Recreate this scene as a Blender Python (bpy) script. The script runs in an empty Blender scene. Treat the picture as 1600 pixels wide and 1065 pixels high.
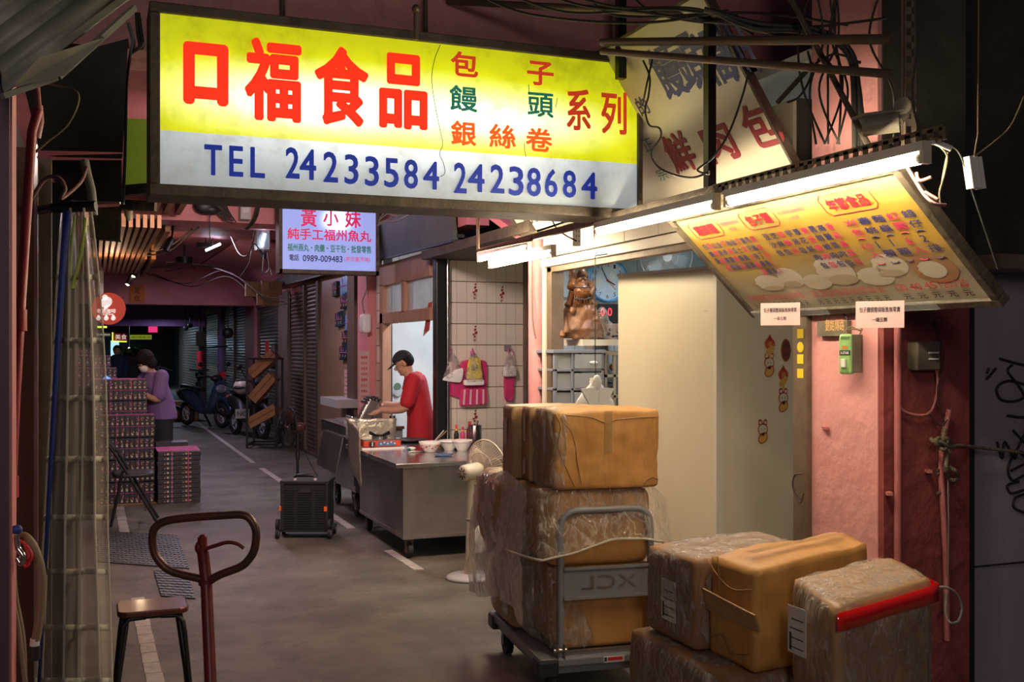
import bpy, bmesh, math, random
from mathutils import Vector, Matrix, noise
V = Vector; PI = math.pi
sc = bpy.context.scene; COL = sc.collection
random.seed(7)

# ---------------------------------------------------------------- camera, world, exposure
F, HX, HY, CH = 1650.0, 800.0, 542.0, 1.6
YAW = math.radians(21.5); SY, CY = math.sin(YAW), math.cos(YAW)
cd = bpy.data.cameras.new('camera'); cam = bpy.data.objects.new('camera', cd); COL.objects.link(cam)
cam.location = (0, 0, CH); cam.rotation_euler = (PI/2, 0, -YAW)
cd.sensor_width = 36; cd.lens = F/1600*36; cd.shift_y = 9.5/1600; cd.clip_start = .05; cd.clip_end = 200
sc.camera = cam
w = bpy.data.worlds.new('world'); sc.world = w; w.use_nodes = True
w.node_tree.nodes['Background'].inputs[0].default_value = (.55, .42, .62, 1)
w.node_tree.nodes['Background'].inputs[1].default_value = .05
sc.view_settings.view_transform = 'Standard'; sc.view_settings.look = 'None'
sc.view_settings.gamma = 1; sc.view_settings.exposure = 0.0; sc.view_settings.use_curve_mapping = False
TUBE_W = 118.0      # emission of the shop's fluorescent tubes
def alight(name, loc, size, power, col, rot=(0, 0, 0), size_y=None):
    l = bpy.data.lights.new(name, 'AREA'); l.energy = power; l.color = col; l.size = size
    if size_y: l.shape = 'RECTANGLE'; l.size_y = size_y
    o = bpy.data.objects.new(name, l); COL.objects.link(o); o.location = loc; o.rotation_euler = rot; return o
def plight(name, loc, r, power, col):
    l = bpy.data.lights.new(name, 'POINT'); l.energy = power; l.color = col; l.shadow_soft_size = r
    o = bpy.data.objects.new(name, l); COL.objects.link(o); o.location = loc; return o
alight('kitchen_ceiling_lamp', (3.9, 10.6, 2.75), .3, 75, (.80, .90, 1), size_y=1.2)
alight('shop_ceiling_lamp', (3.6, 6.5, 2.85), .2, 26, (.72, .86, 1), size_y=.9)
alight('alley_lamp_middle', (1.6, 13.0, 2.95), .15, 32, (.95, .75, .95), size_y=1.2)
alight('alley_lamp_far', (1.6, 18.6, 2.95), .15, 34, (.80, .66, 1), size_y=1.2)
alight('alley_lamp_farther', (1.5, 26.5, 2.3), .15, 20, (.66, .76, 1), size_y=1.2)
alight('fill_light_front', (1.3, 6.6, 2.95), .5, 80, (1, .76, .72), rot=(math.radians(80), 0, 0), size_y=.3)  # added fill hidden behind the yellow sign, brightens the arcade beams
alight('alley_lamp_end', (1.5, 40, 2.5), .3, 60, (.5, .75, 1), size_y=1.2)
alight('fill_light_behind', (-.4, -2.2, 2.9), .6, 45, (1, .84, .74), rot=(math.radians(78), 0, 0), size_y=1.2)  # added fill behind the camera, stands for bounce and street light

# ---------------------------------------------------------------- pixel -> place
def ray(px, py):
    u, v = (px-HX)/F, (HY-py)/F
    return V((SY+u*CY, CY-u*SY, v))
CAM = V((0, 0, CH))
def D(px, py, d): return CAM+ray(px, py)*d
def atX(px, py, x): r = ray(px, py); return CAM+r*(x/r.x)
def atY(px, py, y): r = ray(px, py); return CAM+r*(y/r.y)
def atZ(px, py, z=0): r = ray(px, py); return CAM+r*((z-CH)/r.z)
def atP(px, py, p0, n): r = ray(px, py); return CAM+r*((V(p0)-CAM).dot(n)/r.dot(n))

# ---------------------------------------------------------------- materials
M = {}
def mat(name, c, rough=.6, metal=0, c2=None, ns=4, nd=6, lo=.35, hi=.65, bump=0, bs=30, bd=5, emit=0, ecol=None, alpha=1, spec=.5, stretch=None, spots=None, coord='Object', trans=0, coat=0):
    m = bpy.data.materials.new(name); m.use_nodes = True; nt = m.node_tree; N = nt.nodes; L = nt.links
    b = N['Principled BSDF']
    b.inputs['Base Color'].default_value = (*c, 1); b.inputs['Roughness'].default_value = rough
    b.inputs['Metallic'].default_value = metal; b.inputs['Specular IOR Level'].default_value = spec
    b.inputs['Alpha'].default_value = alpha
    if trans: b.inputs['Transmission Weight'].default_value = trans
    if coat: b.inputs['Coat Weight'].default_value = coat; b.inputs['Coat Roughness'].default_value = .1
    if c2 or bump or spots:
        tc = N.new('ShaderNodeTexCoord'); mp = N.new('ShaderNodeMapping'); L.new(tc.outputs[coord], mp.inputs[0])
        if stretch: mp.inputs['Scale'].default_value = stretch
    col = None
    if c2:
        n = N.new('ShaderNodeTexNoise'); n.inputs['Scale'].default_value = ns; n.inputs['Detail'].default_value = nd; n.inputs['Roughness'].default_value = .65
        L.new(mp.outputs[0], n.inputs['Vector'])
        r = N.new('ShaderNodeValToRGB'); r.color_ramp.elements[0].position = lo; r.color_ramp.elements[1].position = hi
        r.color_ramp.elements[0].color = (*c, 1); r.color_ramp.elements[1].color = (*c2, 1)
        L.new(n.outputs['Fac'], r.inputs[0]); col = r.outputs[0]
    if spots:
        sc_, col3, t0, t1 = spots
        n = N.new('ShaderNodeTexNoise'); n.inputs['Scale'].default_value = sc_; n.inputs['Detail'].default_value = 8; n.inputs['Roughness'].default_value = .7
        L.new(mp.outputs[0], n.inputs['Vector'])
        r = N.new('ShaderNodeValToRGB'); r.color_ramp.elements[0].position = t0; r.color_ramp.elements[1].position = t1
        r.color_ramp.elements[0].color = (0, 0, 0, 1); r.color_ramp.elements[1].color = (1, 1, 1, 1)
        L.new(n.outputs['Fac'], r.inputs[0])
        mx = N.new('ShaderNodeMixRGB'); L.new(r.outputs[0], mx.inputs[0])
        if col: L.new(col, mx.inputs[1])
        else: mx.inputs[1].default_value = (*c, 1)
        mx.inputs[2].default_value = (*col3, 1); col = mx.outputs[0]
    if col: L.new(col, b.inputs['Base Color'])
    if bump:
        n = N.new('ShaderNodeTexNoise'); n.inputs['Scale'].default_value = bs; n.inputs['Detail'].default_value = bd
        L.new(mp.outputs[0], n.inputs['Vector'])
        bp = N.new('ShaderNodeBump'); bp.inputs['Strength'].default_value = min(1, bump); bp.inputs['Distance'].default_value = .02*bump
        L.new(n.outputs['Fac'], bp.inputs['Height']); L.new(bp.outputs[0], b.inputs['Normal'])
    if emit:
        b.inputs['Emission Color'].default_value = (*(ecol or c), 1); b.inputs['Emission Strength'].default_value = emit
        if col and not ecol: L.new(col, b.inputs['Emission Color'])
    M[name] = m; return m

mat('concrete', (.058, .054, .043), .55, c2=(.20, .185, .15), ns=1.5, nd=12, lo=.32, hi=.70, bump=.5, bs=14, bd=9, spots=(2.6, (.05, .042, .036), .56, .72))
mat('line_paint', (.55, .53, .50), .6, c2=(.36, .34, .32), ns=9)
mat('steel_plate', (.17, .19, .20), .45, .6, c2=(.11, .12, .13), ns=7)
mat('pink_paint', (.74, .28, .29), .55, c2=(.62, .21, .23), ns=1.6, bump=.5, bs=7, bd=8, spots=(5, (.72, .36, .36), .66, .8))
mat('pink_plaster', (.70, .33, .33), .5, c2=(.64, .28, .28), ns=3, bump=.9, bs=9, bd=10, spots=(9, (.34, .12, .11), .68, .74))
mat('shaded_plaster', (.30, .065, .06), .7, c2=(.20, .04, .04), ns=3, bump=.9, bs=14, bd=8, spots=(7, (.46, .17, .16), .62, .8))  # pink column face away from the tubes, its shade put into the colour
mat('purple_paint', (.26, .10, .30), .6, c2=(.20, .07, .24), ns=2)
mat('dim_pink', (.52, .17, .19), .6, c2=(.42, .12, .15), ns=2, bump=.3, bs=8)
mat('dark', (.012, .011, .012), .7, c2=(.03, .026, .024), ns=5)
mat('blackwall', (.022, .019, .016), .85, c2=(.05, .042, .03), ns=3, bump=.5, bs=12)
mat('black_metal', (.015, .015, .016), .4, .3)
mat('black_plastic', (.018, .018, .019), .45)
mat('grey_plastic', (.20, .20, .22), .5)
mat('rust_metal', (.15, .12, .095), .55, .5, c2=(.20, .10, .055), ns=14, lo=.45, hi=.7, bump=.2, bs=60)
mat('dirty_frame', (.055, .042, .03), .6, .2, c2=(.11, .085, .06), ns=9, bump=.5, bs=50)
mat('steel', (.50, .48, .46), .34, .9, c2=(.34, .32, .30), ns=2.5, spots=(3, (.20, .18, .16), .55, .8))
mat('bright_steel', (.66, .65, .65), .22, 1, c2=(.5, .49, .48), ns=6)
mat('shutter', (.30, .28, .27), .33, .85, c2=(.17, .15, .14), ns=3, spots=(5, (.20, .13, .09), .6, .75))
mat('shutter_brown', (.30, .22, .17), .42, .6, c2=(.18, .12, .09), ns=3)
mat('shutter_blue', (.24, .26, .31), .3, .85, c2=(.13, .14, .17), ns=3)
mat('marble', (.40, .27, .18), .35, c2=(.33, .21, .14), ns=2, nd=10, spots=(4, (.20, .09, .06), .63, .66), stretch=(1, 1, 2.2))
mat('white_tile', (.72, .67, .56), .22, c2=(.66, .60, .50), ns=3)
mat('grout', (.05, .04, .035), .9)
mat('white_wall', (.66, .67, .66), .5, c2=(.58, .59, .57), ns=2)
mat('blue_wall', (.50, .66, .72), .5)
mat('panel', (.74, .64, .48), .38, c2=(.68, .58, .43), ns=1.2, spots=(6, (.30, .25, .18), .70, .78), stretch=(1, 1, .6))
mat('panel_edge', (.70, .64, .53), .4)
mat('wood', (.45, .20, .075), .5, c2=(.34, .14, .05), ns=3, stretch=(1, 1, 8))
mat('slat_wood', (.50, .26, .13), .55, c2=(.36, .17, .08), ns=6)
mat('crate_wood', (.46, .22, .10), .55, c2=(.36, .16, .07), ns=6)
mat('door_wood', (.46, .24, .14), .5, c2=(.36, .17, .10), ns=4, stretch=(3, 3, .7))
mat('frame_brown', (.22, .16, .12), .5, .3, c2=(.13, .09, .06), ns=6, stretch=(1, 1, .4))
mat('fascia', (.060, .066, .052), .5, .3, c2=(.12, .115, .095), ns=2.5, spots=(3, (.05, .085, .06), .55, .7), stretch=(1, 1, .4))
mat('purple_shutter', (.40, .33, .43), .5, c2=(.32, .27, .36), ns=1.5, spots=(12, (.08, .06, .07), .70, .76), bump=.1, bs=60, stretch=(6, 6, .4))
mat('carton', (.52, .265, .075), .55, c2=(.43, .205, .055), ns=4, bump=.55, bs=7, bd=9, stretch=(3, 3, .8), spots=(2.2, (.30, .155, .055), .55, .8))
mat('carton_dark', (.30, .16, .085), .62, c2=(.24, .12, .06), ns=3, bump=.3, bs=10, bd=6)
mat('carton_light', (.46, .28, .145), .5, c2=(.36, .205, .10), ns=3, bump=.5, bs=8, bd=9, stretch=(2.4, 2.4, .8))
mat('tape', (.45, .27, .12), .15, alpha=.55, coat=.6)
mat('label_paper', (.62, .60, .58), .45)
mat('ink', (.03, .03, .035), .6)
mat('red_tape', (.80, .012, .008), .12, coat=.6)
mat('white_paint', (.72, .70, .66), .4)
mat('cream_plastic', (.60, .53, .41), .35, c2=(.53, .46, .35), ns=4)
mat('cloth_red', (.46, .012, .022), .8, bump=.15, bs=20)
mat('cloth_purple', (.21, .13, .33), .85, bump=.2, bs=20)
mat('cloth_black', (.02, .018, .024), .85, bump=.3, bs=10)
mat('skin', (.50, .27, .17), .5)
mat('hair', (.012, .007, .006), .75, spec=.2, bump=.8, bs=60)
mat('white_cloth', (.75, .75, .75), .8)
mat('rubber', (.02, .02, .02), .75)
mat('wood_statue', (.24, .085, .022), .42, c2=(.12, .04, .012), ns=8, bump=.35, bs=18)
mat('wood_stump', (.30, .12, .045), .45, c2=(.12, .055, .03), ns=7, nd=9, bump=1, bs=9, spots=(5, (.30, .22, .16), .55, .7))
mat('giftbox', (.030, .028, .040), .42, c2=(.045, .04, .06), ns=9)
mat('gold', (.60, .36, .16), .4)
mat('cream_dot', (.62, .55, .42), .5)
mat('pink_string', (.62, .12, .38), .4)
mat('blue_strap', (.03, .06, .30), .5)
mat('red_paint', (.16, .012, .012), .42, c2=(.09, .010, .009), ns=12)
mat('seat_wood', (.12, .028, .018), .34, c2=(.10, .02, .015), ns=5, stretch=(1, 6, 1), coat=.5)
mat('pink_pipe', (.55, .20, .20), .4, c2=(.45, .13, .14), ns=6)
mat('red_pipe', (.50, .06, .075), .4, c2=(.38, .04, .06), ns=6)
mat('wire', (.03, .026, .022), .6)
mat('wire_tan', (.20, .14, .09), .6)
mat('wire_pink', (.26, .13, .12), .6)
mat('wire_white', (.24, .22, .20), .5)
mat('rust_board', (.15, .055, .04), .6, c2=(.10, .035, .028), ns=5)
mat('dusky_wall', (.11, .045, .085), .6, c2=(.08, .03, .06), ns=4)
mat('board_red', (.26, .02, .03), .5)
mat('camera_case', (.20, .175, .13), .4)
mat('rope', (.20, .16, .11), .9, bump=.8, bs=200)
def film(name, col, base, line, sc_=6, st=(1.6, 1.6, .7), rough=.13):
    m = bpy.data.materials.new(name); m.use_nodes = True; nt = m.node_tree; N = nt.nodes; L = nt.links; b = N['Principled BSDF']; out = N['Material Output']
    b.inputs['Base Color'].default_value = (*col, 1); b.inputs['Roughness'].default_value = rough; b.inputs['Specular IOR Level'].default_value = .9
    tc = N.new('ShaderNodeTexCoord'); mp = N.new('ShaderNodeMapping'); mp.inputs['Scale'].default_value = st; L.new(tc.outputs['Object'], mp.inputs[0])
    def M_(op, a, c=None):
        n = N.new('ShaderNodeMath'); n.operation = op
        for i, x in enumerate((a, c)):
            if x is None: continue
            if isinstance(x, (int, float)): n.inputs[i].default_value = x
            else: L.new(x, n.inputs[i])
        return n.outputs[0]
    tot = None; hts = None
    for k, (q, wd) in enumerate(((sc_, .045), (sc_*2.7, .06))):
        n = N.new('ShaderNodeTexNoise'); n.inputs['Scale'].default_value = q; n.inputs['Detail'].default_value = 2.5; n.inputs['Distortion'].default_value = .9; L.new(mp.outputs[0], n.inputs['Vector'])
        r = M_('ABSOLUTE', M_('SUBTRACT', n.outputs[0], .5)); ln = M_('MAXIMUM', M_('SUBTRACT', 1.0, M_('DIVIDE', r, wd)), 0.0)
        tot = ln if tot is None else M_('MAXIMUM', tot, M_('MULTIPLY', ln, .7)); hts = r if hts is None else M_('ADD', hts, M_('MULTIPLY', r, .5))
    bp = N.new('ShaderNodeBump'); bp.inputs['Strength'].default_value = 1; bp.inputs['Distance'].default_value = .035; L.new(hts, bp.inputs['Height']); L.new(bp.outputs[0], b.inputs['Normal'])
    lw = N.new('ShaderNodeLayerWeight'); lw.inputs[0].default_value = .25; L.new(bp.outputs[0], lw.inputs['Normal'])
    fac = M_('MINIMUM', M_('ADD', M_('ADD', M_('MULTIPLY', tot, line), base), M_('MULTIPLY', lw.outputs['Fresnel'], .35)), .92)
    tr = N.new('ShaderNodeBsdfTransparent'); mx = N.new('ShaderNodeMixShader'); L.new(fac, mx.inputs[0]); L.new(tr.outputs[0], mx.inputs[1]); L.new(b.outputs[0], mx.inputs[2]); L.new(mx.outputs[0], out.inputs[0]); M[name] = m
film('clear_film', (.62, .56, .52), .10, .40)
film('white_film', (.86, .74, .68), .50, .32, 4.5)
for n_ in ('pink_plaster', 'shaded_plaster'):   # raised plates of old flaking paint
    nt = M[n_].node_tree; N = nt.nodes; L = nt.links; bp0 = [x for x in N if x.type == 'BUMP'][0]; mp0 = [x for x in N if x.type == 'MAPPING'][0]
    n = N.new('ShaderNodeTexNoise'); n.inputs['Scale'].default_value = 3.2; n.inputs['Detail'].default_value = 7; n.inputs['Distortion'].default_value = .6; L.new(mp0.outputs[0], n.inputs['Vector'])
    r = N.new('ShaderNodeValToRGB'); r.color_ramp.interpolation = 'CONSTANT'; e = r.color_ramp.elements; e[0].position = 0; e[0].color = (0, 0, 0, 1); e[1].position = .47; e[1].color = (.6, .6, .6, 1); q = e.new(.56); q.color = (1, 1, 1, 1); L.new(n.outputs[0], r.inputs[0])
    b2_ = N.new('ShaderNodeBump'); b2_.inputs['Strength'].default_value = .9; b2_.inputs['Distance'].default_value = .02; L.new(r.outputs[0], b2_.inputs['Height']); L.new(bp0.outputs[0], b2_.inputs['Normal']); L.new(b2_.outputs[0], N['Principled BSDF'].inputs['Normal'])
mat('curtain_film', (.50, .43, .36), .25, alpha=.45, bump=.3, bs=5)
mat('curtain_band', (.60, .56, .47), .5, alpha=.75)
mat('lime_edge', (.45, .60, .10), .4)
mat('bag_pink', (.75, .06, .22), .3, alpha=.72)
mat('bag_stripe', (.85, .60, .62), .3, alpha=.85)
mat('bag_yellow', (.80, .66, .03), .4)
mat('bag_white', (.85, .84, .82), .35, bump=.6, bs=18)
mat('glass', (.8, .85, .9), .1, alpha=.25)
mat('frost_glass', (.55, .60, .62), .25, alpha=.6, c2=(.34, .37, .38), ns=2)
mat('clear_plastic', (.55, .56, .57), .25, alpha=.45)
mat('drawer_grey', (.22, .23, .28), .45)
mat('clock_blue', (.10, .32, .62), .3)
mat('sticker_red', (.50, .05, .02), .5)
mat('sticker_dark', (.22, .03, .015), .5)
mat('sticker_gold', (.62, .34, .06), .5)
mat('sticker_white', (.62, .50, .40), .5)
mat('yellow', (.75, .55, .03), .5)
mat('orange_paper', (.72, .20, .02), .6)
mat('pink_paper', (.62, .42, .41), .6)
mat('green_box', (.25, .44, .16), .4)
mat('red_ink', (.62, .02, .035), .5)
mat('magenta_ink', (.62, .03, .14), .5)
mat('navy_ink', (.035, .035, .17), .5)
mat('green_ink', (.02, .20, .13), .5)
mat('black_ink', (.03, .02, .03), .5)
mat('bun', (.46, .41, .33), .6)
mat('bun_shade', (.36, .29, .21), .6)
mat('basket', (.30, .15, .07), .6)
mat('board_cream', (.62, .56, .45), .35, c2=(.55, .49, .38), ns=2)
mat('orange', (.80, .16, .03), .4)
mat('blue_plate', (.10, .16, .30), .25)
mat('scooter_blue', (.035, .07, .12), .2, .2, coat=.8)
mat('lens', (.01, .01, .012), .1)
mat('foil', (.62, .56, .46), .3, .75, bump=1, bs=14, bd=6)
mat('pan', (.04, .035, .03), .35, .6)
mat('number_grey', (.45, .45, .46), .5)
mat('tube_light', (1, .95, .85), .5, emit=TUBE_W, ecol=(1, .83, .56))
mat('led_white', (1, 1, 1), .5, emit=30, ecol=(.65, .80, 1))
mat('spot_led', (1, 1, 1), .5, emit=40, ecol=(1, .8, .6))
mat('bulb_light', (1, 1, 1), .5, emit=25, ecol=(.85, .95, 1))
mat('led_red', (.1, .01, .01), .5, emit=3, ecol=(1, .03, .05))
mat('led_green', (.1, .1, .01), .5, emit=1.6, ecol=(.75, 1, .08))
mat('screen_blue', (.05, .1, .3), .3, emit=1.4, ecol=(.12, .35, .9))
mat('far_glow', (.3, .5, .6), .5, emit=1.2, ecol=(.40, .72, .85))
mat('lamp_pink', (.8, .02, .2), .5, emit=.8, ecol=(1, .05, .25))

# backlit acrylic: brighter bands where the lamps sit behind the sheet
def backlit(name, c, emit, bands, base=.35, axis='z', dirt=True):
    m = bpy.data.materials.new(name); m.use_nodes = True; nt = m.node_tree; N = nt.nodes; L = nt.links
    b = N['Principled BSDF']; b.inputs['Roughness'].default_value = .25; b.inputs['Base Color'].default_value = (*[x*.6 for x in c], 1)
    tc = N.new('ShaderNodeTexCoord'); sp = N.new('ShaderNodeSeparateXYZ'); L.new(tc.outputs['Object'], sp.inputs[0])
    def m_(op, a, b_=None, c_=None):
        n = N.new('ShaderNodeMath'); n.operation = op
        for i, x in enumerate((a, b_, c_)):
            if x is None: continue
            if isinstance(x, (int, float)): n.inputs[i].default_value = x
            else: L.new(x, n.inputs[i])
        return n.outputs[0]
    tot = base
    for (cx, cz, wx, wz, amp) in bands:
        dx = m_('DIVIDE', m_('SUBTRACT', sp.outputs[0], cx), wx); dz = m_('DIVIDE', m_('SUBTRACT', sp.outputs[2], cz), wz)
        q = m_('ADD', m_('POWER', m_('ABSOLUTE', dx), 2.5), m_('MULTIPLY', dz, dz))
        g = m_('MULTIPLY', m_('EXPONENT', m_('MULTIPLY', q, -1.0)), amp)
        tot = m_('ADD', g, tot)
    colr = N.new('ShaderNodeMixRGB'); colr.inputs[1].default_value = (*c, 1); colr.inputs[2].default_value = (1, 1, .92, 1)
    L.new(m_('MULTIPLY', m_('SUBTRACT', tot, .9), .55), colr.inputs[0]); colr.use_clamp = True
    out = colr.outputs[0]
    if dirt:
        n = N.new('ShaderNodeTexNoise'); n.inputs['Scale'].default_value = 5; n.inputs['Detail'].default_value = 9; n.inputs['Roughness'].default_value = .75
        L.new(tc.outputs['Object'], n.inputs['Vector'])
        r = N.new('ShaderNodeValToRGB'); r.color_ramp.elements[0].position = .34; r.color_ramp.elements[0].color = (.55, .52, .46, 1); r.color_ramp.elements[1].position = .52; r.color_ramp.elements[1].color = (1, 1, 1, 1)
        L.new(n.outputs['Fac'], r.inputs[0])
        mx = N.new('ShaderNodeMixRGB'); mx.blend_type = 'MULTIPLY'; mx.inputs[0].default_value = .8
        L.new(out, mx.inputs[1]); L.new(r.outputs[0], mx.inputs[2]); out = mx.outputs[0]
    L.new(out, b.inputs['Emission Color']); L.new(m_('MULTIPLY', tot, emit), b.inputs['Emission Strength'])
    M[name] = m; return m

# ---------------------------------------------------------------- mesh builder
ORG = {}
class MB:
    def __init__(s): s.v = []; s.f = []; s.mi = []; s.sm = []; s.ms = []; s.cur = 0; s.T = None; s.smooth = False
    def m(s, name):
        if name not in s.ms: s.ms.append(name)
        s.cur = s.ms.index(name); return s
    def add(s, vs, fs, smooth=None):
        if not s.ms: s.ms.append(s.default if hasattr(s, 'default') else 'dark')
        k = len(s.v)
        for p in vs:
            p = V(p); s.v.append(s.T @ p if s.T is not None else p)
        for f in fs:
            s.f.append([i+k for i in f]); s.mi.append(s.cur); s.sm.append(s.smooth if smooth is None else smooth)
        return s
    def box(s, x0, x1, y0, y1, z0, z1):
        vs = [(x, y, z) for z in (z0, z1) for y in (y0, y1) for x in (x0, x1)]
        return s.add(vs, [(0, 2, 3, 1), (4, 5, 7, 6), (0, 1, 5, 4), (1, 3, 7, 5), (3, 2, 6, 7), (2, 0, 4, 6)], False)
    def cbox(s, c, size, rz=0, R=None):
        old = s.T; R = R or Matrix.Rotation(rz, 4, 'Z'); T = Matrix.Translation(V(c)) @ R.to_4x4()
        s.T = (old @ T) if old is not None else T
        a, b, c_ = [q/2 for q in size]; s.box(-a, a, -b, b, -c_, c_); s.T = old; return s
    def hexa(s, c8):   # 8 corners: bottom 4 then top 4, each going round
        return s.add(c8, [(3, 2, 1, 0), (4, 5, 6, 7), (0, 1, 5, 4), (1, 2, 6, 5), (2, 3, 7, 6), (3, 0, 4, 7)], False)
    def quad(s, a, b, c, d): return s.add([a, b, c, d], [(0, 1, 2, 3)], False)
    def beam(s, a, b, wd, ht=None, up=(0, 0, 1)):
        a, b = V(a), V(b); ht = ht or wd; d = (b-a).normalized(); u = V(up)
        if abs(d.dot(u)) > .98: u = V((0, 1, 0))
        r = d.cross(u).normalized()*wd/2; u = r.cross(d).normalized()*ht/2
        return s.hexa([a-r-u, a+r-u, a+r+u, a-r+u, b-r-u, b+r-u, b+r+u, b-r+u])
    def tube(s, pts, r, n=8, closed=False, caps=True):
        pts = [V(p) for p in pts]; k = len(pts); rs = r if isinstance(r, (list, tuple)) else [r]*k
        if k < 2: return s
        vs = []; ref = None
        for i, p in enumerate(pts):
            if closed: t = pts[(i+1) % k]-pts[i-1]
            else: t = pts[min(i+1, k-1)]-pts[max(i-1, 0)]
            if t.length < 1e-9: t = V((0, 0, 1))
            t.normalize()
            if ref is None: ref = V((0, 0, 1)) if abs(t.z) < .9 else V((1, 0, 0))
            a = (ref-t*ref.dot(t))
            if a.length < 1e-6: a = t.orthogonal()
            a.normalize(); ref = a; b = t.cross(a)
            for j in range(n):
                q = 2*PI*j/n; vs.append(p+(a*math.cos(q)+b*math.sin(q))*rs[i])
        fs = []
        for i in range(k if closed else k-1):
            i2 = (i+1) % k
            for j in range(n): j2 = (j+1) % n; fs.append((i*n+j, i*n+j2, i2*n+j2, i2*n+j))
        s.add(vs, fs, True)
        if caps and not closed:
            s.add(vs[:n], [tuple(range(n))[::-1]], False); s.add(vs[-n:], [tuple(range(n))], False)
        return s
    def cyl(s, a, b, r, n=16, r2=None): return s.tube([a, b], [r, r if r2 is None else r2], n)
    def lathe(s, prof, c=(0, 0, 0), axis=(0, 0, 1), n=24, sx=1, sy=1):
        ax = V(axis).normalized(); a = ax.orthogonal().normalized() if abs(ax.z) < .999 else V((1, 0, 0)); b = ax.cross(a); c = V(c)
        vs = []; fs = []
        for (r, z) in prof:
            for j in range(n):
                q = 2*PI*j/n; vs.append(c+ax*z+(a*math.cos(q)*sx+b*math.sin(q)*sy)*max(r, 1e-4))
        for i in range(len(prof)-1):
            for j in range(n): j2 = (j+1) % n; fs.append((i*n+j, i*n+j2, (i+1)*n+j2, (i+1)*n+j))
        return s.add(vs, fs, True)
    def ball(s, c, rx, ry=None, rz=None, n=14, R=None):
        ry = ry or rx; rz = rz or rx; m = n//2+1; vs = []; fs = []
        for i in range(m+1):
            th = PI*i/m
            for j in range(n):
                q = 2*PI*j/n; p = V((rx*math.sin(th)*math.cos(q), ry*math.sin(th)*math.sin(q), rz*math.cos(th)))
                if R is not None: p = R @ p
                vs.append(V(c)+p)
        for i in range(m):
            for j in range(n): j2 = (j+1) % n; fs.append((i*n+j, (i+1)*n+j, (i+1)*n+j2, i*n+j2))
        return s.add(vs, fs, True)
    def disc(s, c, axis, r, n=24, sy=1):
        ax = V(axis).normalized(); a = ax.orthogonal().normalized() if abs(ax.z) < .999 else V((1, 0, 0)); b = ax.cross(a)
        return s.add([V(c)+a*math.cos(2*PI*j/n)*r+b*math.sin(2*PI*j/n)*r*sy for j in range(n)], [tuple(range(n))], False)
    def prism(s, poly, off):
        n = len(poly); o = V(off); p = [V(q) for q in poly]
        return s.add(p+[q+o for q in p], [tuple(range(n))[::-1], tuple(range(n, 2*n))]+[(i, (i+1) % n, n+(i+1) % n, n+i) for i in range(n)], False)
    def loft(s, rings, cap=True, close=True):
        n = len(rings[0]); vs = [p for r in rings for p in r]; fs = []
        for i in range(len(rings)-1):
            for j in range(n if close else n-1): j2 = (j+1) % n; fs.append((i*n+j, i*n+j2, (i+1)*n+j2, (i+1)*n+j))
        s.add(vs, fs, True)
        if cap: s.add(rings[0], [tuple(range(n))[::-1]]); s.add(rings[-1], [tuple(range(n))])
        return s
    def build(s, name, parent=None, loc=None, bevel=0, remesh=0, subd=0, sol=0, smooth_it=0, seg=2):
        if parent is not None: org = ORG.get(parent.name, V((0, 0, 0)))
        elif loc is not None: org = V(loc)
        else:
            xs = [p.x for p in s.v]; ys = [p.y for p in s.v]; zs = [p.z for p in s.v]
            org = V(((min(xs)+max(xs))/2, (min(ys)+max(ys))/2, min(zs)))
        me = bpy.data.meshes.new(name); me.from_pydata([p-org for p in s.v], [], s.f)
        for n in s.ms: me.materials.append(M[n])
        me.polygons.foreach_set('material_index', s.mi); me.polygons.foreach_set('use_smooth', s.sm)
        bm = bmesh.new(); bm.from_mesh(me); bmesh.ops.recalc_face_normals(bm, faces=bm.faces[:]) if not getattr(s, 'keepn', False) else None; bm.to_mesh(me); bm.free()
        me.update(); o = bpy.data.objects.new(name, me); COL.objects.link(o)
        ORG[o.name] = org
        if parent is not None: o.parent = parent
        else: o.location = org
        if remesh:
            md = o.modifiers.new('remesh', 'REMESH'); md.mode = 'VOXEL'; md.voxel_size = remesh; md.use_smooth_shade = True
            if smooth_it: ms = o.modifiers.new('smooth', 'SMOOTH'); ms.iterations = smooth_it; ms.factor = .6
        if bevel: md = o.modifiers.new('bevel', 'BEVEL'); md.width = bevel; md.segments = seg; md.limit_method = 'ANGLE'; md.angle_limit = .6
        if sol: md = o.modifiers.new('solid', 'SOLIDIFY'); md.thickness = sol
        if subd: md = o.modifiers.new('sub', 'SUBSURF'); md.levels = subd; md.render_levels = subd
        return o
def mk(m): b = MB(); b.m(m); return b
def thing(name, loc, label, cat, group=None, rz=0):
    o = bpy.data.objects.new(name, None); COL.objects.link(o); o.location = loc; o.rotation_euler = (0, 0, rz)
    o.empty_display_size = .05; ORG[o.name] = V(loc); return tag(o, label, cat, group)
def tag(o, label, cat, group=None, kind=None):
    if label: o['label'] = label
    if cat: o['category'] = cat
    if group: o['group'] = group
    if kind: o['kind'] = kind
    return o
def lab(o, l): o['label'] = l; return o
def st(o): o['kind'] = 'structure'; return o
def stuff(o): o['kind'] = 'stuff'; return o
KIDS = {}
def dup(root, loc, rz=0, label=None, scale=None):
    def cp(o, par):
        c = o.copy(); COL.objects.link(c)
        if par is not None: c.parent = par
        for ch in [x for x in o.children]: cp(ch, c)
        return c
    r = cp(root, None); r.location = loc; r.rotation_euler = (0, 0, rz)
    if label: r['label'] = label
    if scale: r.scale = scale
    return r

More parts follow.
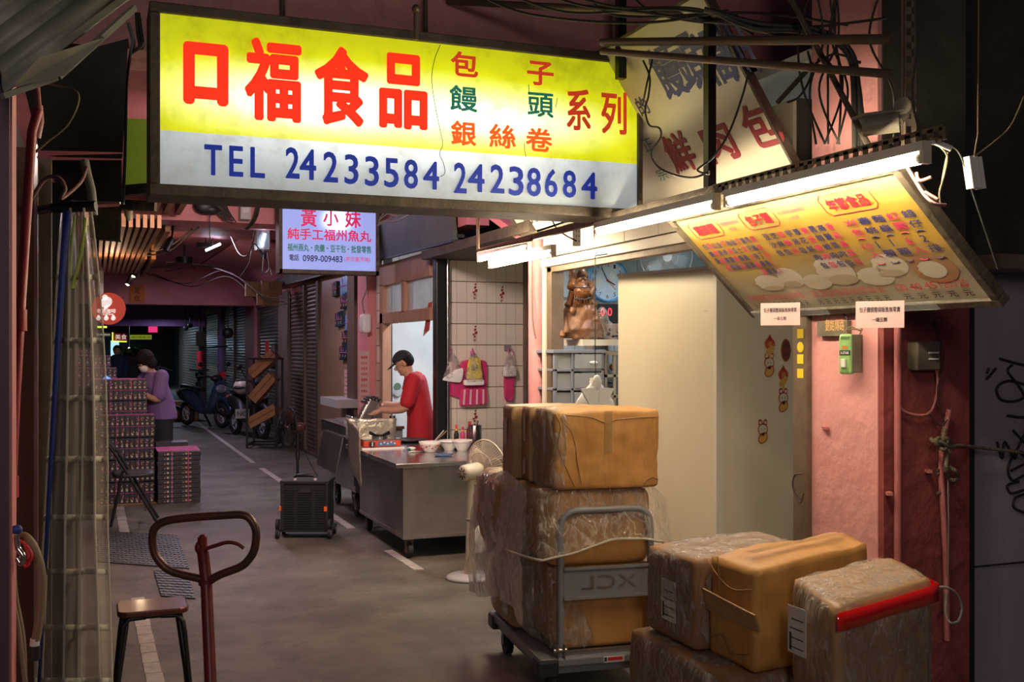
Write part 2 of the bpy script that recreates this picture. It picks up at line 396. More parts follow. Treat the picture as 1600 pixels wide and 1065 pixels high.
# ---------------------------------------------------------------- lettering
GC = {}
def glyphs(s, bold=0):
    k = (s, bold)
    if k in GC: return GC[k]
    c = bpy.data.curves.new('t', 'FONT'); c.body = s; c.size = 1; c.resolution_u = 3; c.offset = bold; c.fill_mode = 'FRONT'
    o = bpy.data.objects.new('t', c); COL.objects.link(o)
    bpy.context.view_layer.update(); dg = bpy.context.evaluated_depsgraph_get()
    me = bpy.data.meshes.new_from_object(o.evaluated_get(dg))
    vs = [(v.co.x, v.co.y) for v in me.vertices]; fs = [tuple(p.vertices) for p in me.polygons]
    bpy.data.objects.remove(o); bpy.data.curves.remove(c); bpy.data.meshes.remove(me)
    if not vs: vs = [(0, 0), (1, 0), (1, 1)]; fs = []
    xs = [v[0] for v in vs]; ys = [v[1] for v in vs]
    GC[k] = (vs, fs, min(xs), max(xs), min(ys), max(ys)); return GC[k]
def text(mb, s, O, R, U, x, y, w, h, bold=0, m=None, lift=.002, mirror=False):
    """fit string S into the rectangle (x, y, w, h) of the plane O + x R + y U"""
    vs, fs, x0, x1, y0, y1 = glyphs(s, 0)
    if m: mb.m(m)
    O, R, U = V(O), V(R), V(U); Nn = R.cross(U).normalized()*lift
    sx = w/max(1e-6, x1-x0); sy = h/max(1e-6, y1-y0)
    e = max(0, bold); ex = ey = e*min(h, w)
    w -= 2*ex; h -= 2*ey; sx = w/max(1e-6, x1-x0); sy = h/max(1e-6, y1-y0)
    offs = [(0, 0)] if e < .004 else [(-1, -1), (1, -1), (1, 1), (-1, 1), (0, 0)]
    if e >= .03 and h > .09: offs = [(q*math.cos(2*PI*i/14), q*math.sin(2*PI*i/14)) for q in (1, .5) for i in range(14)]+[(0, 0)]
    for k, (ox, oy) in enumerate(offs):
        pts = []
        for (a, b) in vs:
            fx = (a-x0)*sx
            if mirror: fx = w-fx
            pts.append(O+R*(x+ex+fx+ox*ex)+U*(y+ey+(b-y0)*sy+oy*ey)+Nn*(1+.04*k))
        mb.add(pts, fs, False)
def letters_px(mb, Y, items, bold=0, m=None):
    """items (char, x0, x1, y0, y1) in photo pixels on the plane y = Y facing the camera"""
    for (ch, x0, x1, y0, y1) in items:
        cx, cy = (x0+x1)/2, (y0+y1)/2
        a, b = atY(x0, cy, Y), atY(x1, cy, Y); t_, u_ = atY(cx, y0, Y), atY(cx, y1, Y)
        text(mb, ch, (0, Y, 0), (1, 0, 0), (0, 0, 1), a.x, u_.z, b.x-a.x, t_.z-u_.z, bold, m)
def crumple(mb, bot, top, n=8, amp=.006, rnd=.12, bulge=.0, seed=0, freq=5):
    """a soft box through 8 corners (bottom 4, top 4 going round), its faces dented"""
    bot = [V(p) for p in bot]; top = [V(p) for p in top]; vid = {}; vs = []; fs = []
    c = sum(bot+top, V((0, 0, 0)))/8
    def P(i, j, k):
        key = (i, j, k)
        if key in vid: return vid[key]
        a, b, g = i/n*2-1, j/n*2-1, k/n*2-1
        p4 = 1/max(rnd, .01)
        m_ = max(abs(a), abs(b), abs(g)); q = (abs(a)**p4+abs(b)**p4+abs(g)**p4)**(1/p4)
        s = m_/q if q > 0 else 1
        a, b, g = a*s, b*s, g*s
        bl = bulge*(1-a*a*.9)*(1-b*b*.9)*(1-g*g*.9)
        u, v_, w_ = (a+1)/2, (b+1)/2, (g+1)/2
        B = bot[0].lerp(bot[1], u).lerp(bot[3].lerp(bot[2], u), v_); T = top[0].lerp(top[1], u).lerp(top[3].lerp(top[2], u), v_)
        p = B.lerp(T, w_); p = c+(p-c)*(1+bulge*((1-a*a)*(1-b*b)+(1-a*a)*(1-g*g)+(1-b*b)*(1-g*g)))
        nv = noise.noise_vector(p*freq+V((seed, seed*2.3, 0)))+noise.noise_vector(p*freq*3.1+V((seed, 0, seed)))*.4
        if k == 0: nv.z = 0
        p = p+nv*amp
        vid[key] = len(vs); vs.append(p); return vid[key]
    for i in range(n):
        for j in range(n):
            fs += [(P(i, j, 0), P(i, j+1, 0), P(i+1, j+1, 0), P(i+1, j, 0)), (P(i, j, n), P(i+1, j, n), P(i+1, j+1, n), P(i, j+1, n)),
                   (P(i, 0, j), P(i+1, 0, j), P(i+1, 0, j+1), P(i, 0, j+1)), (P(i, n, j), P(i, n, j+1), P(i+1, n, j+1), P(i+1, n, j)),
                   (P(0, i, j), P(0, i, j+1), P(0, i+1, j+1), P(0, i+1, j)), (P(n, i, j), P(n, i+1, j), P(n, i+1, j+1), P(n, i, j+1))]
    return mb.add(vs, fs, True)
def spline(pts, n=8):
    pts = [V(p) for p in pts]; out = []
    for i in range(len(pts)-1):
        p0 = pts[max(i-1, 0)]; p1 = pts[i]; p2 = pts[i+1]; p3 = pts[min(i+2, len(pts)-1)]
        for k in range(n):
            t = k/n; out.append(.5*((2*p1)+(p2-p0)*t+(2*p0-5*p1+4*p2-p3)*t*t+(3*p1-p0-3*p2+p3)*t**3))
    out.append(pts[-1]); return out
# ================================================================ THE SETTING
b = mk('concrete'); b.box(-3, 7, -3, 60, -.1, 0); floor = st(b.build('floor', loc=(0, 0, 0)))
# painted lines: the left one in short tiles, the right one in long strokes
def seg_line(p, q, n, wd, gap, name='line_segment', skip=()):
    p, q = V(p), V(q); d = (q-p).normalized(); r = V((d.y, -d.x, 0))*wd/2; L = (q-p).length/n
    for i in range(n):
        if i in skip: continue
        a = p+d*(L*i+gap); c = p+d*(L*(i+1)-gap); j = V((0, 0, .0035)); e = r*random.uniform(.86, 1.0)
        b = mk('line_paint'); b.prism([a-r, a+e, c+e, c-r*random.uniform(.88, 1)], j); o = b.build(name, floor)
seg_line((.27, 4.9, 0), (.245, 7.15, 0), 12, .085, .004)
seg_line((.235, 8.6, 0), (.22, 11.3, 0), 9, .085, .004)
for a, c, n in (((2.16, 7.3, 0), (2.14, 8.1, 0), 2), ((2.10, 9.2, 0), (2.03, 14.2, 0), 3), ((2.02, 14.9, 0), (2.0, 24, 0), 4)):
    seg_line(a, c, n, .075, .01)
# steel floor plates with raised bars
def plate(corn, label, nx, ny):
    c = [atZ(x, y, 0) for x, y in corn]
    b = mk('steel_plate'); b.prism([V((p.x, p.y, .002)) for p in c], (0, 0, .008))
    for i in range(nx):
        for j in range(ny):
            u, v_ = (i+.5)/nx, (j+.5)/ny; p = c[0].lerp(c[1], u).lerp(c[3].lerp(c[2], u), v_)
            b.cbox((p.x, p.y, .0125), (.026, .007, .005), rz=.785 if (i+j) % 2 else -.785)
    return tag(b.build('floor_plate'), label, 'metal plate')
plate([(150, 878), (296, 889), (278, 837), (150, 830)], 'large ribbed grey metal plate lying across the floor behind the wooden stool', 22, 16)
plate([(252, 932), (305, 936), (292, 894), (240, 892)], 'small worn metal plate on the floor in front of the large plate', 10, 10)

# ceiling of the arcade and its beams
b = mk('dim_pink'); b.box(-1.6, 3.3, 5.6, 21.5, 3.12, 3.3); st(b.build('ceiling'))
b = mk('purple_paint'); b.box(-1.6, 3.3, 21.9, 60, 2.75, 2.95); st(b.build('ceiling'))
b = mk('pink_paint'); b.box(-1.2, 3.2, 11.5, 12.0, 2.92, 3.13); st(b.build('trim_1'))
b = mk('pink_paint'); b.box(-1.2, 3.2, 21.4, 21.9, 2.42, 3.13); st(b.build('trim_2'))
b = mk('purple_paint'); b.box(-1.2, 2.55, 27.6, 28.1, 2.12, 2.8); st(b.build('trim_3'))
# beams above and behind the yellow sign
b = mk('pink_plaster'); b.box(-.6, 2.75, 5.35, 5.75, 3.02, 3.75); st(b.build('trim_4'))
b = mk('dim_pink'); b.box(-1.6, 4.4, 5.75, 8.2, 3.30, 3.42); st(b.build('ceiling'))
b = mk('blackwall'); b.box(-3, 6, -3, 5.6, 3.9, 4.0); st(b.build('ceiling'))
b = mk('pink_paint'); b.box(2.45, 4.4, 5.75, 5.95, 2.96, 3.9); st(b.build('trim_5'))
# curved pink haunch on the right of the second beam
rings = []
for i in range(15):
    q = i/14*PI/2; y0, y1 = 21.3, 15.2
    x = 1.75+1.2*math.sin(q)**1.0; z = 2.36+.74*math.cos(q)
    rings.append([V((x, y0, z)), V((x+.12, y1, z+.0)), V((x+.16, y1, z+.05)), V((x+.04, y0, z+.05))])
b = mk('pink_paint'); b.loft(rings); st(b.build('trim_6'))

# right-hand wall, from far to near: shutters between posts
XR = 3.0
def yr(px): return atX(px, HY, XR).y
b = mk('blackwall'); b.box(3.18, 3.35, 12.45, 60, 0, 3.2); st(b.build('wall_right_back'))
def shutter(y0, y1, z1, m, label, pitch=.062, z0=.02, posts=()):
    t = thing('roller_shutter', (XR, y0, 0), label, 'shutter')
    b = mk(m); z = z0; vs = []
    prof = []
    while z < z1-.001:
        prof += [(0, z), (-.018, z+pitch*.18), (-.022, z+pitch*.5), (-.016, z+pitch*.85), (0, z+pitch*.93)]; z += pitch
    ny = 2
    for (x, zz) in prof: vs += [(XR+.03+x, y0, zz), (XR+.03+x, y1, zz)]
    b.add(vs, [(2*i, 2*i+1, 2*i+3, 2*i+2) for i in range(len(prof)-1)], False)
    stuff(b.build('slat', t))
    b = mk('rust_metal'); b.box(XR-.02, XR+.06, y0, y0+.06, 0, z1); b.build('guide_rail', t)
    b = mk('rust_metal'); b.box(XR-.02, XR+.06, y1-.06, y1, 0, z1); b.build('guide_rail', t)
    for y in posts: b = mk('rust_metal'); b.box(XR-.03, XR+.05, y-.05, y+.05, 0, z1); b.build('guide_rail', t)
    b = mk('rust_metal'); b.box(XR-.04, XR+.04, y0, y1, 0, .03); b.build('bottom_bar', t)
    b = mk('shutter_brown'); b.box(XR-.02, XR+.16, y0, y1, z1, z1+.12); b.build('shutter_box', t)
    return t
shutter(yr(498), yr(453), 2.55, 'shutter_brown', 'brownish double roller shutter beside the marble panel', posts=(yr(477),))
shutter(yr(437), yr(404), 2.62, 'shutter', 'shiny steel roller shutter behind the crate rack')
shutter(yr(386), yr(349), 2.6, 'shutter_blue', 'bluish double roller shutter behind the motorcycles, beyond the pink pillar', posts=(yr(367),))
shutter(yr(343), yr(321), 2.5, 'shutter_blue', 'narrow bluish roller shutter beyond the parked scooter', )
shutter(yr(312), yr(283), 2.5, 'shutter_brown', 'pinkish brown roller shutter far down the arcade', pitch=.09)
shutter(yr(281), yr(262), 2.5, 'shutter_blue', 'greenish grey roller shutter deep in the arcade', pitch=.12)
shutter(yr(260), yr(243), 2.5, 'shutter_blue', 'last visible roller shutter at the dark far end', pitch=.16)
def post(px0, px1, z1, m, name, x0=XR-.06, x1=XR+.2, n=None):
    b = mk(m); b.box(x0, x1, yr(px1), yr(px0), 0, z1); return st(b.build(n or name, bevel=.01))
post(388, 403, 3.12, 'pink_paint', 'wall_right_pillar', x0=2.93)
post(313, 320, 2.9, 'purple_paint', 'wall_right_pillar')
post(343.5, 348.5, 2.9, 'purple_paint', 'wall_right_pillar')
post(438, 452, 2.65, 'frame_brown', 'wall_right_pillar', x0=2.97)
b = mk('marble'); b.box(XR-.01, XR+.05, yr(550), yr(500), 0, 2.7); st(b.build('wall_right_marble'))
b = mk('rust_metal'); b.box(XR-.05, XR+.06, yr(502), yr(498.5), 0, 2.65); st(b.build('trim_7'))
b = mk('rust_metal'); b.box(XR-.07, XR+.1, yr(562), yr(551), 0, 2.8); st(b.build('trim_8'))
b = mk('dark'); b.box(XR+.05, XR+.1, yr(571), yr(562), 0, 2.9); st(b.build('wall_right_gap'))
b = mk('pink_paint'); b.box(XR-.10, XR+.12, yr(587), yr(571), 0, 2.9); st(b.build('wall_right_pillar', bevel=.02))
b = mk('purple_paint'); b.box(2.85, 3.2, yr(440), 60, 2.62, 3.12); st(b.build('wall_right_upper'))

# kitchen doorway: wooden transom with two panes, white room behind
YD0, YD1 = yr(676), yr(597)
dt = None
b = mk('grout'); b.box(XR+.02, XR+.12, YD1, yr(587), 0, 2.8); tw = st(b.build('wall_door_side'))
for k in range(13):
    b = mk('white_tile'); b.box(XR-.0, XR+.02, YD1+.005, yr(587)-.004, .02+k*.2, .02+k*.2+.193); b.build('tile', tw)
door = bpy.data.objects.new('door_1', None); COL.objects.link(door); door.location = (XR, YD0, 0); ORG['door_1'] = V((XR, YD0, 0)); door['kind'] = 'structure'
def part(m, bx, name, par, bevel=0): b = mk(m); b.box(*bx); return b.build(name, par, bevel=bevel)
part('door_wood', (XR-.03, XR+.07, YD0, YD1, 2.28, 2.52), 'head_board', door, .005)
part('door_wood', (XR-.03, XR+.07, YD0, YD1, 1.86, 1.98), 'transom_bar', door, .005)
part('door_wood', (XR-.03, XR+.07, YD1-.13, YD1, 0, 2.3), 'jamb', door, .005)
part('door_wood', (XR-.03, XR+.07, (YD0+YD1)/2-.06, (YD0+YD1)/2+.06, 1.96, 2.3), 'mullion', door, .005)
part('frost_glass', (XR+.01, XR+.02, YD0, (YD0+YD1)/2-.05, 1.97, 2.3), 'pane', door)
part('frost_glass', (XR+.01, XR+.02, (YD0+YD1)/2+.05, YD1-.1, 1.97, 2.3), 'pane', door)
# kitchen room
b = mk('white_wall'); b.box(3.0+.12, 5.0, 12.3, 12.4, 0, 2.95); st(b.build('wall_kitchen_far'))
b = mk('white_wall'); b.box(4.9, 5.0, 9.6, 12.4, 0, 2.95); kw = st(b.build('wall_kitchen_side'))
b = mk('grout'); b.box(4.17, 4.18, 12.296, 12.302, 0, 2.95); st(b.build('trim_9'))
b = mk('white_wall'); b.box(3.06, 5.0, 9.6, 12.4, 2.95, 3.0); st(b.build('ceiling'))
# tiled alcove wall, every tile its own piece
YT = 9.46
b = mk('grout'); b.box(3.04, 4.3, YT+.012, YT+.12, 0, 2.9); tw = st(b.build('wall_tiled'))
proto = {}
def tile(par, mname, x, y, z, wd, ht, idx):
    k = (mname, idx)
    if k not in proto:
        e = .002; b = mk(mname); b.hexa([(-wd/2, .012, -ht/2), (wd/2, .012, -ht/2), (wd/2, .0, -ht/2+e), (-wd/2, .0, -ht/2+e),
                     (-wd/2, .012, ht/2), (wd/2, .012, ht/2), (wd/2, .0, ht/2-e), (-wd/2, .0, ht/2-e)])
        o = b.build('tile', par, ) if False else b.build('tile', loc=(0, 0, 0)); proto[k] = o.data; o.parent = par; o.location = V((x, y, z))-ORG[par.name]; return o
    o = bpy.data.objects.new('tile', proto[k]); COL.objects.link(o); o.parent = par; o.location = V((x, y, z))-ORG[par.name]; return o
for i in range(8):
    for j in range(13):
        tile(tw, 'white_tile', 3.115+i*.1, YT, .1+.2*j+.02, .097, .196, 0).location.y += random.uniform(-.001, .001)
def tile_flower(x, z):
    b = mk('sticker_dark'); 
    b.tube([(x-.003, YT-.002, z-.08), (x, YT-.002, z), (x+.008, YT-.002, z+.07)], .0015, 4)
    for dx, dz, r in ((.008, .075, .011), (.004, .045, .014), (.014, .015, .018), (-.012, 0, .012), (.0, -.02, .013)):
        b.disc((x+dx, YT-.003, z+dz), (0, -1, 0), r, 8, .8)
    for dx, dz in ((.025, -.02), (-.025, -.035), (.02, -.055), (-.02, -.06)):
        b.tube([(x, YT-.002, z-.06), (x+dx, YT-.002, z+dz)], [.003, .0008], 4)
    b.build('flower_print', tw)
tile_flower(3.345, 1.72); tile_flower(3.345, .92); tile_flower(3.345, 2.12); tile_flower(3.62, 2.1)
# black door post and steel pipe at the corner of doorway and tiles
b = mk('black_metal'); b.box(2.94, 3.04, YT-.08, YT+.04, 0, 2.5); st(b.build('trim_10', bevel=.01))
b = mk('bright_steel'); b.tube([(3.06, YT-.05, 0), (3.06, YT-.05, 2.42)], .022, 10); st(b.build('trim_11'))
b = mk('frame_brown'); b.box(3.84, 3.96, YT-.1, YT+.02, 0, 2.9); st(b.build('trim_12'))
# underside above the alcove and dark green fascia over the shops
b = mk('dirty_frame'); b.box(2.85, 4.3, 6.9, YT+.1, 2.42, 2.5); st(b.build('ceiling'))
b = mk('fascia'); b.hexa([(2.85, 8.6, 2.52), (2.89, 8.6, 2.52), (2.89, 18.4, 2.63), (2.85, 18.4, 2.63), (2.81, 8.6, 2.90), (2.85, 8.6, 2.90), (2.85, 18.4, 3.0), (2.81, 18.4, 3.0)])
b.m('dark').hexa([(2.88, 8.6, 2.54), (2.95, 8.6, 2.54), (2.95, 18.4, 2.66), (2.88, 18.4, 2.66), (2.88, 8.6, 2.57), (2.95, 8.6, 2.57), (2.95, 18.4, 2.69), (2.88, 18.4, 2.69)])
b.m('black_metal').hexa([(2.835, 8.6, 2.50), (2.87, 8.6, 2.50), (2.87, 18.4, 2.615), (2.835, 18.4, 2.615), (2.835, 8.6, 2.52), (2.87, 8.6, 2.52), (2.87, 18.4, 2.63), (2.835, 18.4, 2.63)]); tag(b.build('shop_canopy'), 'long dark green metal canopy board running above the kitchen doorway', 'canopy')
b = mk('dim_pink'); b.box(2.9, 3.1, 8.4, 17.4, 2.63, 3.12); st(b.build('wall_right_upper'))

# near shop: pink round post, frames, header, back walls
b = mk('pink_plaster'); b.tube([(3.02, 7.16, 0), (3.02, 7.16, 2.55)], .066, 20); st(b.build('wall_shop_post'))
b = mk('wire_pink'); b.tube(spline([(2.955, 7.1, 2.4), (2.955, 7.1, 1.9), (2.96, 7.09, 1.75), (2.975, 7.08, 1.66)]), .006, 6); tag(b.build('cable'), 'thin pink cable running down the round pink post', 'cable')
b = mk('frame_brown'); b.box(3.0, 3.1, 6.86, 6.98, 0, 2.3); b.m('panel_edge').box(2.98, 3.0, 6.93, 6.98, 0, 2.3); st(b.build('trim_13', bevel=.004))
b = mk('panel_edge'); b.hexa([(2.97, 4.05, 2.17), (3.05, 4.05, 2.17), (3.05, 6.98, 2.17), (2.97, 6.98, 2.17), (2.97, 4.05, 2.235), (3.05, 4.05, 2.235), (3.05, 6.98, 2.225), (2.97, 6.98, 2.225)])
b.m('frame_brown').box(3.0, 3.06, 4.05, 6.98, 2.13, 2.17); st(b.build('trim_14', bevel=.004))
b = mk('grout'); b.box(3.02, 3.12, 4.05, 7.0, 2.24, 2.75); hw = st(b.build('wall_shop_header'))
for k in range(7):
    for r_ in range(2):
        y = 4.07+k*.42; b = mk('board_cream'); b.box(3.0, 3.02, y, y+.412, 2.245+r_*.255, 2.245+r_*.255+.248); b.build('tile', hw)
YB = 7.38
b = mk('grout'); b.box(3.1, 4.35, YB+.012, YB+.06, 0, 2.55); bw = st(b.build('wall_shop_back'))
for i in range(5):
    for j in range(6):
        tile(bw, 'white_wall', 3.17+i*.17, YB, 1.2+.24*j, .166, .236, 1)
b = mk('blue_wall'); b.box(3.96, 5.6, YB-.02, YB+.06, 0, 2.95); st(b.build('wall_shop_back_blue'))
b = mk('blue_wall'); b.box(5.5, 5.6, 4.0, 7.4, 0, 2.95); st(b.build('wall_shop_side'))
b = mk('blue_wall'); b.box(3.13, 3.95, YB-.03, YB, 1.98, 2.6); st(b.build('wall_shop_back_upper'))
b = mk('white_wall'); b.box(3.12, 5.6, 4.0, 7.5, 2.95, 3.0); st(b.build('ceiling'))
b = mk('white_wall'); b.box(3.42, 5.6, 4.0, 4.1, 0, 2.95); st(b.build('wall_shop_near'))
# door strip beside the column, with yellow stickers
b = mk('frame_brown'); b.box(2.97, 3.07, 3.93, 4.03, 0, 2.2); fr = st(b.build('trim_15', bevel=.005))
for z, sh in ((1.66, 0), (1.60, 1), (1.545, 0), (1.48, 0)):
    b = mk('yellow')
    if sh: b.disc((2.968, 3.972, z), (-1, 0, 0), .024, 16)
    else: b.quad((2.968, 3.995, z-.02), (2.968, 3.95, z-.02), (2.968, 3.95, z+.022), (2.968, 3.995, z+.022))
    b.build('sticker', fr)

# pink column in front, right
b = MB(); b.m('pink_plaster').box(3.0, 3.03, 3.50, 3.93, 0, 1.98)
b.m('shaded_plaster').box(3.005, 3.46, 3.47, 3.92, 0, 1.99); st(b.build('wall_column'))
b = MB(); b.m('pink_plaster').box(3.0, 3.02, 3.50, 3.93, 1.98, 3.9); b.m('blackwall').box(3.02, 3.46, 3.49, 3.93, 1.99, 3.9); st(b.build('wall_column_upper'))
b = mk('dark'); b.box(3.44, 3.62, 3.6, 3.9, 0, 3.9); st(b.build('wall_gap'))
b = mk('purple_shutter'); b.box(3.56, 6.5, 3.62, 3.70, 0, 1.93)
b.m('rust_metal').box(3.54, 6.5, 3.60, 3.62, 0, .04); b.m('dark').box(3.56, 6.5, 3.612, 3.622, .62, .626); gw = st(b.build('wall_right_near'))
b = mk('blackwall'); b.box(3.5, 6.5, 3.7, 3.8, 1.9, 4); st(b.build('wall_right_near_upper'))
b = mk('frame_brown'); b.box(3.5, 6.4, 3.35, 3.6, 1.93, 1.99); st(b.build('trim_16'))
def graffiti(pts, r=.006):
    b = mk('black_ink'); b.tube(spline([atY(x, y, 3.612) for x, y in pts], 6), r, 5); b.build('graffiti_stroke', gw)
for g in ([(1562, 560), (1600, 570), (1640, 572)], [(1556, 575), (1548, 585), (1541, 592)], [(1545, 575), (1542, 583)],
          [(1600, 600), (1575, 595), (1558, 605), (1562, 622), (1580, 627), (1600, 620), (1590, 600), (1575, 580), (1582, 570)], [(1574, 649), (1600, 652), (1640, 650)],
          [(1583, 672), (1600, 690), (1610, 700)], [(1606, 668), (1590, 700)], [(1558, 690), (1566, 716), (1570, 690), (1585, 716), (1590, 705), (1600, 712)],
          [(1590, 700), (1575, 730), (1582, 750), (1600, 742)], [(1600, 725), (1580, 735)], [(1592, 752), (1574, 758), (1580, 770), (1600, 765)], [(1600, 772), (1586, 778), (1584, 792), (1600, 800)]):
    graffiti(g)

# left-hand side
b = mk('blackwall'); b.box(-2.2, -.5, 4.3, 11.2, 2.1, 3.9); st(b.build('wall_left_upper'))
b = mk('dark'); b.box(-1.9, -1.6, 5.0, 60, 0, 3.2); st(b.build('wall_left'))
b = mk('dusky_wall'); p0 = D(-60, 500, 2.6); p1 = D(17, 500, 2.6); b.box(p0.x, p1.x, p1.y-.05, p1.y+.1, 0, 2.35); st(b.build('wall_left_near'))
b = mk('pink_paint'); p1 = D(21, 500, 2.62); b.box(p1.x-.02, p1.x, p1.y-.04, p1.y+.1, 0, 2.35); st(b.build('trim_17'))
b = mk('rust_board'); p0 = D(14, 500, 3.7); p1 = D(54, 500, 3.7); b.cbox(((p0.x+p1.x)/2, p0.y, 1.15), (p1.x-p0.x+.02, .03, 2.3)); st(b.build('wall_left_board'))
b = mk('bright_steel'); p1 = D(56, 500, 3.66); b.box(p1.x-.006, p1.x+.006, p1.y-.01, p1.y+.01, 0, 2.3); st(b.build('trim_18'))
b = mk('frame_brown'); p0 = D(55, 500, 3.9); p1 = D(80, 500, 3.9); b.box(p0.x, p1.x, p0.y, p0.y+.06, 0, 2.3); st(b.build('wall_left_panel'))
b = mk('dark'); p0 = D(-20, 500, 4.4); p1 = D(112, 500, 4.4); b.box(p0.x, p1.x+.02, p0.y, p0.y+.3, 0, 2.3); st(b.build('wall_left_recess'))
# ================================================================ SIGNS
# big yellow light box across the alley
SYY = 4.9
pTL, pTR, pBL, pBR = atY(250, 22, SYY), atY(995, 101, SYY), atY(250, 287, SYY), atY(995, 328, SYY)
sx0, sx1 = pTL.x, pTR.x; zt = (pTL.z+pTR.z)/2; zb = (pBL.z+pBR.z)/2; zm = (atY(250, 202, SYY).z+atY(995, 257, SYY).z)/2
t = thing('light_box_sign', (sx0, SYY, zb), 'big yellow and white backlit sign box with red characters and blue phone numbers', 'sign')
cx = (sx1-sx0)/2
bands = [(cx*.95-.08, .42, 1.02, .17, 1.55), (cx*.5, .40, .5, .14, .5), (cx*1.5, .40, .5, .12, .45)]
backlit('sign_yellow', (.80, .84, .012), .92, bands, base=.56)
backlit('sign_pale', (.60, .67, .70), .74, [(cx*.95, .30, 1.05, .20, 1.5)], base=.42)
b = mk('sign_yellow'); b.box(sx0, sx1, SYY, SYY+.012, zm, zt); b.build('yellow_panel', t)
b = mk('sign_pale'); b.box(sx0, sx1, SYY, SYY+.012, zb, zm); b.build('pale_panel', t)
b = mk('dirty_frame'); fw = .045
b.box(sx0-fw, sx1+fw*.6, SYY-.02, SYY+.26, zt, zt+fw); b.box(sx0-fw, sx1+fw*.6, SYY-.02, SYY+.26, zb-fw*1.1, zb)
b.box(sx0-fw, sx0, SYY-.02, SYY+.26, zb, zt); b.box(sx1, sx1+fw*.6, SYY-.02, SYY+.26, zb, zt); b.box(sx0, sx1, SYY+.24, SYY+.25, zb, zt); b.build('frame', t, bevel=.006)
red = mat('sign_red', (.75, .02, .01), .5, emit=.75, ecol=(1, .035, .008)); mat('sign_darkred', (.6, .04, .02), .5, emit=.42, ecol=(.85, .07, .02))
mat('sign_orange', (.8, .08, .01), .5, emit=.85, ecol=(1, .10, .01)); mat('sign_green', (.02, .2, .15), .5, emit=.25, ecol=(.02, .30, .22)); mat('sign_blue', (.01, .03, .25), .5, emit=.34, ecol=(.005, .035, .48))
L_ = SYY-.003
def sl(items, m, bold=.03):
    for it in items: b = mk(m); letters_px(b, L_, [it], bold); b.build('character', t)
sl([('口', 286, 357, 67, 165)], 'sign_red', .085)
sl([('福', 382, 471, 61, 190), ('食', 491, 576, 73, 197), ('品', 592, 668, 84, 202)], 'sign_red', .045)
sl([('包', 704, 747, 81, 120), ('子', 823, 865, 96, 134)], 'sign_darkred')
sl([('饅', 702, 746, 134, 174), ('頭', 824, 865, 145, 183)], 'sign_green', .02)
sl([('銀', 704, 744, 189, 228), ('絲', 764, 806, 194, 232), ('卷', 821, 863, 200, 237)], 'sign_orange', .03)
sl([('系', 885, 923, 139, 204), ('列', 939, 979, 143, 210)], 'sign_darkred', .025)
sl([('T', 319, 347, 226, 274), ('E', 358, 380, 228, 276), ('L', 391, 414, 230, 278), ('2', 446, 468, 230, 279), ('4', 468, 494, 233, 281), ('2', 505, 528, 237, 285), ('3', 538, 560, 241, 288), ('3', 570, 592, 244, 291), ('5', 600, 623, 247, 293), ('8', 631, 653, 249, 295), ('4', 661, 686, 252, 296),
    ('2', 709, 729, 254, 302), ('4', 731, 757, 256, 300), ('2', 766, 788, 257, 302), ('3', 795, 818, 260, 306), ('8', 823, 845, 262, 307), ('6', 851, 871, 264, 308), ('8', 879, 900, 266, 309), ('4', 908, 933, 269, 311)], 'sign_blue', .045)
b = mk('ink')
for pts in ([(688, 70), (680, 90), (675, 115), (676, 140), (681, 170), (688, 205), (692, 225), (687, 240), (693, 255), (695, 270), (688, 276)], [(826, 132), (827, 145)], [(871, 153), (868, 168)], [(819, 220), (820, 235), (822, 245)]):
    b.tube(spline([atY(x, y, SYY-.001) for x, y in pts], 5), .0016, 4)
b.build('crack', t)
for x in (.55, 1.25, 2.35): b = mk('dirty_frame'); b.tube([(sx0+x, SYY+.1, zt), (sx0+x, SYY+.12, 3.9)], .012, 6); b.build('hanger', t)

# blue-white fishball sign
Y2 = 11.0
a, c = atY(441, 420, Y2), atY(587, 316, Y2)
t = thing('light_box_sign', (a.x, Y2, a.z), 'small white-blue backlit sign box with red and green characters above the marble panel', 'sign')
backlit('sign_white', (.34, .42, .90), 1.15, [((c.x-a.x)*.58, (c.z-a.z)*.72, .16, .12, 1.6)], base=.62, dirt=False)
b = mk('sign_white'); b.box(a.x, c.x, Y2, Y2+.01, a.z, c.z); b.build('panel', t)
b = mk('dirty_frame'); b.box(a.x-.035, a.x, Y2-.02, Y2+.2, a.z-.04, c.z+.04); b.box(c.x, c.x+.035, Y2-.02, Y2+.2, a.z-.04, c.z+.04); b.box(a.x-.03, c.x+.03, Y2-.02, Y2+.2, a.z-.04, a.z); b.box(a.x-.03, c.x+.03, Y2-.02, Y2+.2, c.z, c.z+.04); b.box(a.x, c.x, Y2+.15, Y2+.16, a.z, c.z)
b.tube([(a.x+.1, Y2+.1, c.z+.03), (a.x+.1, Y2+.1, 3.9 if False else 3.13)], .012, 6); b.build('frame', t)
def s2(items, m, bold=.0):
    for it in items: b = mk(m); letters_px(b, Y2-.003, [it], bold); b.build('character' if len(it[0]) == 1 else 'lettering', t)
mat('sign_pink', (.5, .02, .1), .5, emit=.6, ecol=(.70, .015, .10)); mat('sign_green2', (.02, .2, .1), .5, emit=.3, ecol=(.01, .22, .10)); mat('sign_navy', (.02, .02, .1), .5, emit=.15, ecol=(.02, .03, .20))
s2([('黃', 470, 495, 326, 354), ('小', 505, 529, 328, 353), ('妹', 539, 564, 328, 356), ('純手工福州魚丸', 449, 580, 358, 376)], 'sign_pink', .02)
s2([('福州燕丸・肉羹・豆干包・批發零售', 449, 580, 382, 394)], 'sign_green2', .015)
s2([('電話', 452, 467, 397, 407), ('0989-009483', 473, 535, 399, 409)], 'sign_navy', .015)
s2([('(原信義市場)', 538, 578, 401, 410)], 'sign_pink')

